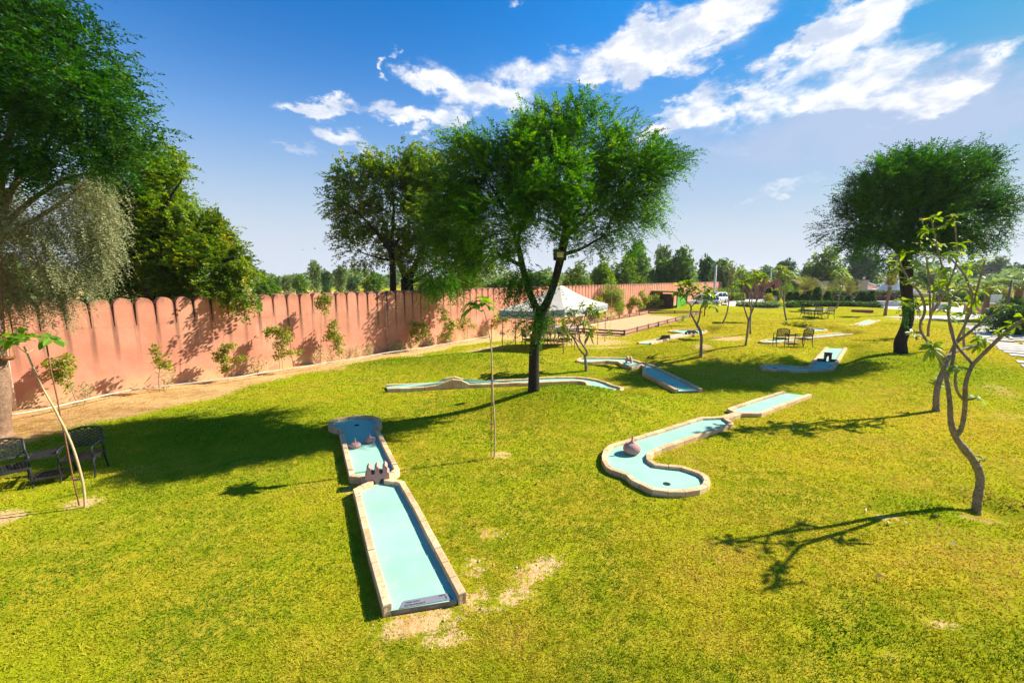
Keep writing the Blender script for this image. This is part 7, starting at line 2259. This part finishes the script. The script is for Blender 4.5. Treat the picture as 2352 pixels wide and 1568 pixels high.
q1 = upole('white concrete utility pole rising above the far wall', ZS((1383, 80))[0][0], ZS((0, 80))[0][1], 62, M_CPOLE, .16)
q2 = upole('thin dark utility pole before the blue green tree', ZH((1175, 100))[0][0], ZH((0, 100))[0][1], 95, M_BARK_G, .16)
q3 = upole('thin utility pole behind the leaning plumeria', ZH((838, 170))[0][0], ZH((0, 150))[0][1], 78, M_CPOLE, .14)
q4 = Vector((150, 118, q2.z))
for (a, b), lb in (((q1, q3), 'thin overhead wires from the white pole to the pole behind the leaning plumeria'), ((q3, q2), 'thin overhead wires between the two thin far poles'), ((q2, q4), 'thin overhead wires from the dark far pole towards the right')):
    mb = MB()
    for x in (-.6, .6):
        mb.tube([a + (b - a) * t + Vector((x, 0, -.1 - 1.2 * math.sin(math.pi * t))) for t in np.linspace(0, 1, 14)], .012, 4, cap=False)
    tag(mb.build('overhead_wires', M_BLK), lb, 'wires')
p = onz(*ZX((1965, 960))[0], 0); d = ray(0, ZX((0, 420))[0][1]); h = CAMZ + d.z * 34 / d.y
x_ = onY(ZX((1980, 0))[0][0], 700, 34).x
root = thing('bare_pole', 'bare grey metal pole among the bushes near the right edge', 'pole', (x_, 34, 0)); mb = MB(); mb.tube([(0, 0, -.1), (0, 0, h)], .07, 8); mb.build('pole', M_GREY, root)
# white sign board behind the shrubs
p = onz(*ZX((1830, 1000))[0], 0); root = thing('board', 'small blank white board by the yellow shrub row', 'board', (p.x, p.y + 1, 0)); mb = MB(); mb.box((0, 0, .8), (2.2, .06, 1.1), bev=.02); mb.build('panel', M_BASIN, root)
for s in (-1, 1):
    mb = MB(); mb.box((s * .9, .05, .5), (.08, .05, 1.0)); mb.build('post', M_GREY, root)
p = onz(*ZH((875, 935))[0], 0); root = thing('junction_box', 'small white cabinet at the driveway corner beside the orange shrub', 'cabinet', (p.x, p.y, 0)); mb = MB(); mb.box((0, 0, .5), (.7, .5, 1.0), bev=.03); mb.build('cabinet_body', M_BASIN, root); mb = MB(); mb.box((0, 0, 1.03), (.8, .6, .06)); mb.build('lid', M_GREY, root)

# two far birds over the wall
M_BIRD = material('bird_dark', (.02, .02, .022), rough=.8)
for (u, v, a_, lb) in ((723, 571, .4, 'dark bird flying far off above the skyline trees, the larger dot'), (696, 574, -.2, 'dark bird flying far off above the skyline trees, the smaller dot')):
    p = onY(u, v, 70); root = thing('flying_bird', lb, 'bird', p, a_, 'birds in the far sky'); k = 1.0 if u > 700 else .6
    mb = MB(); mb.lathe([(.002, -.16 * k), (.03 * k, -.1 * k), (.045 * k, 0), (.03 * k, .1 * k), (.002, .17 * k)], 8); mb.v = [(z, y, x) for x, y, z in mb.v]
    for s in (-1, 1):
        mb.add([(.06 * k, 0, 0), (.1 * k, s * .2 * k, .08 * k), (0, s * .42 * k, .02 * k), (-.06 * k, s * .2 * k, .06 * k), (-.06 * k, 0, 0)], [(0, 1, 3, 4), (1, 2, 3)])
    mb.add([(-.14 * k, -.02 * k, 0), (-.14 * k, .02 * k, 0), (-.24 * k, .06 * k, 0), (-.24 * k, -.06 * k, 0)], [(0, 1, 2, 3)])
    tmp = mb.build('body', M_BIRD, root)

# ---- faint dusty air over the whole garden
M_HAZE = bpy.data.materials.new('haze'); M_HAZE.use_nodes = True
t_ = NT(M_HAZE.node_tree); M_HAZE.node_tree.nodes.clear()
vo = t_.new('ShaderNodeVolumePrincipled'); vo.inputs['Color'].default_value = (.86, .92, .97, 1); vo.inputs['Density'].default_value = 0.00026; vo.inputs['Anisotropy'].default_value = 0.2
mo = t_.new('ShaderNodeOutputMaterial'); t_.l.new(vo.outputs[0], mo.inputs['Volume'])
mb = MB(); mb.box((0, 560, 12.0), (2300, 1280, 28)); hz_ = kind(mb.build('haze', M_HAZE), 'stuff')
tag(hz_, 'thin pale haze over the garden and the far trees', 'haze')
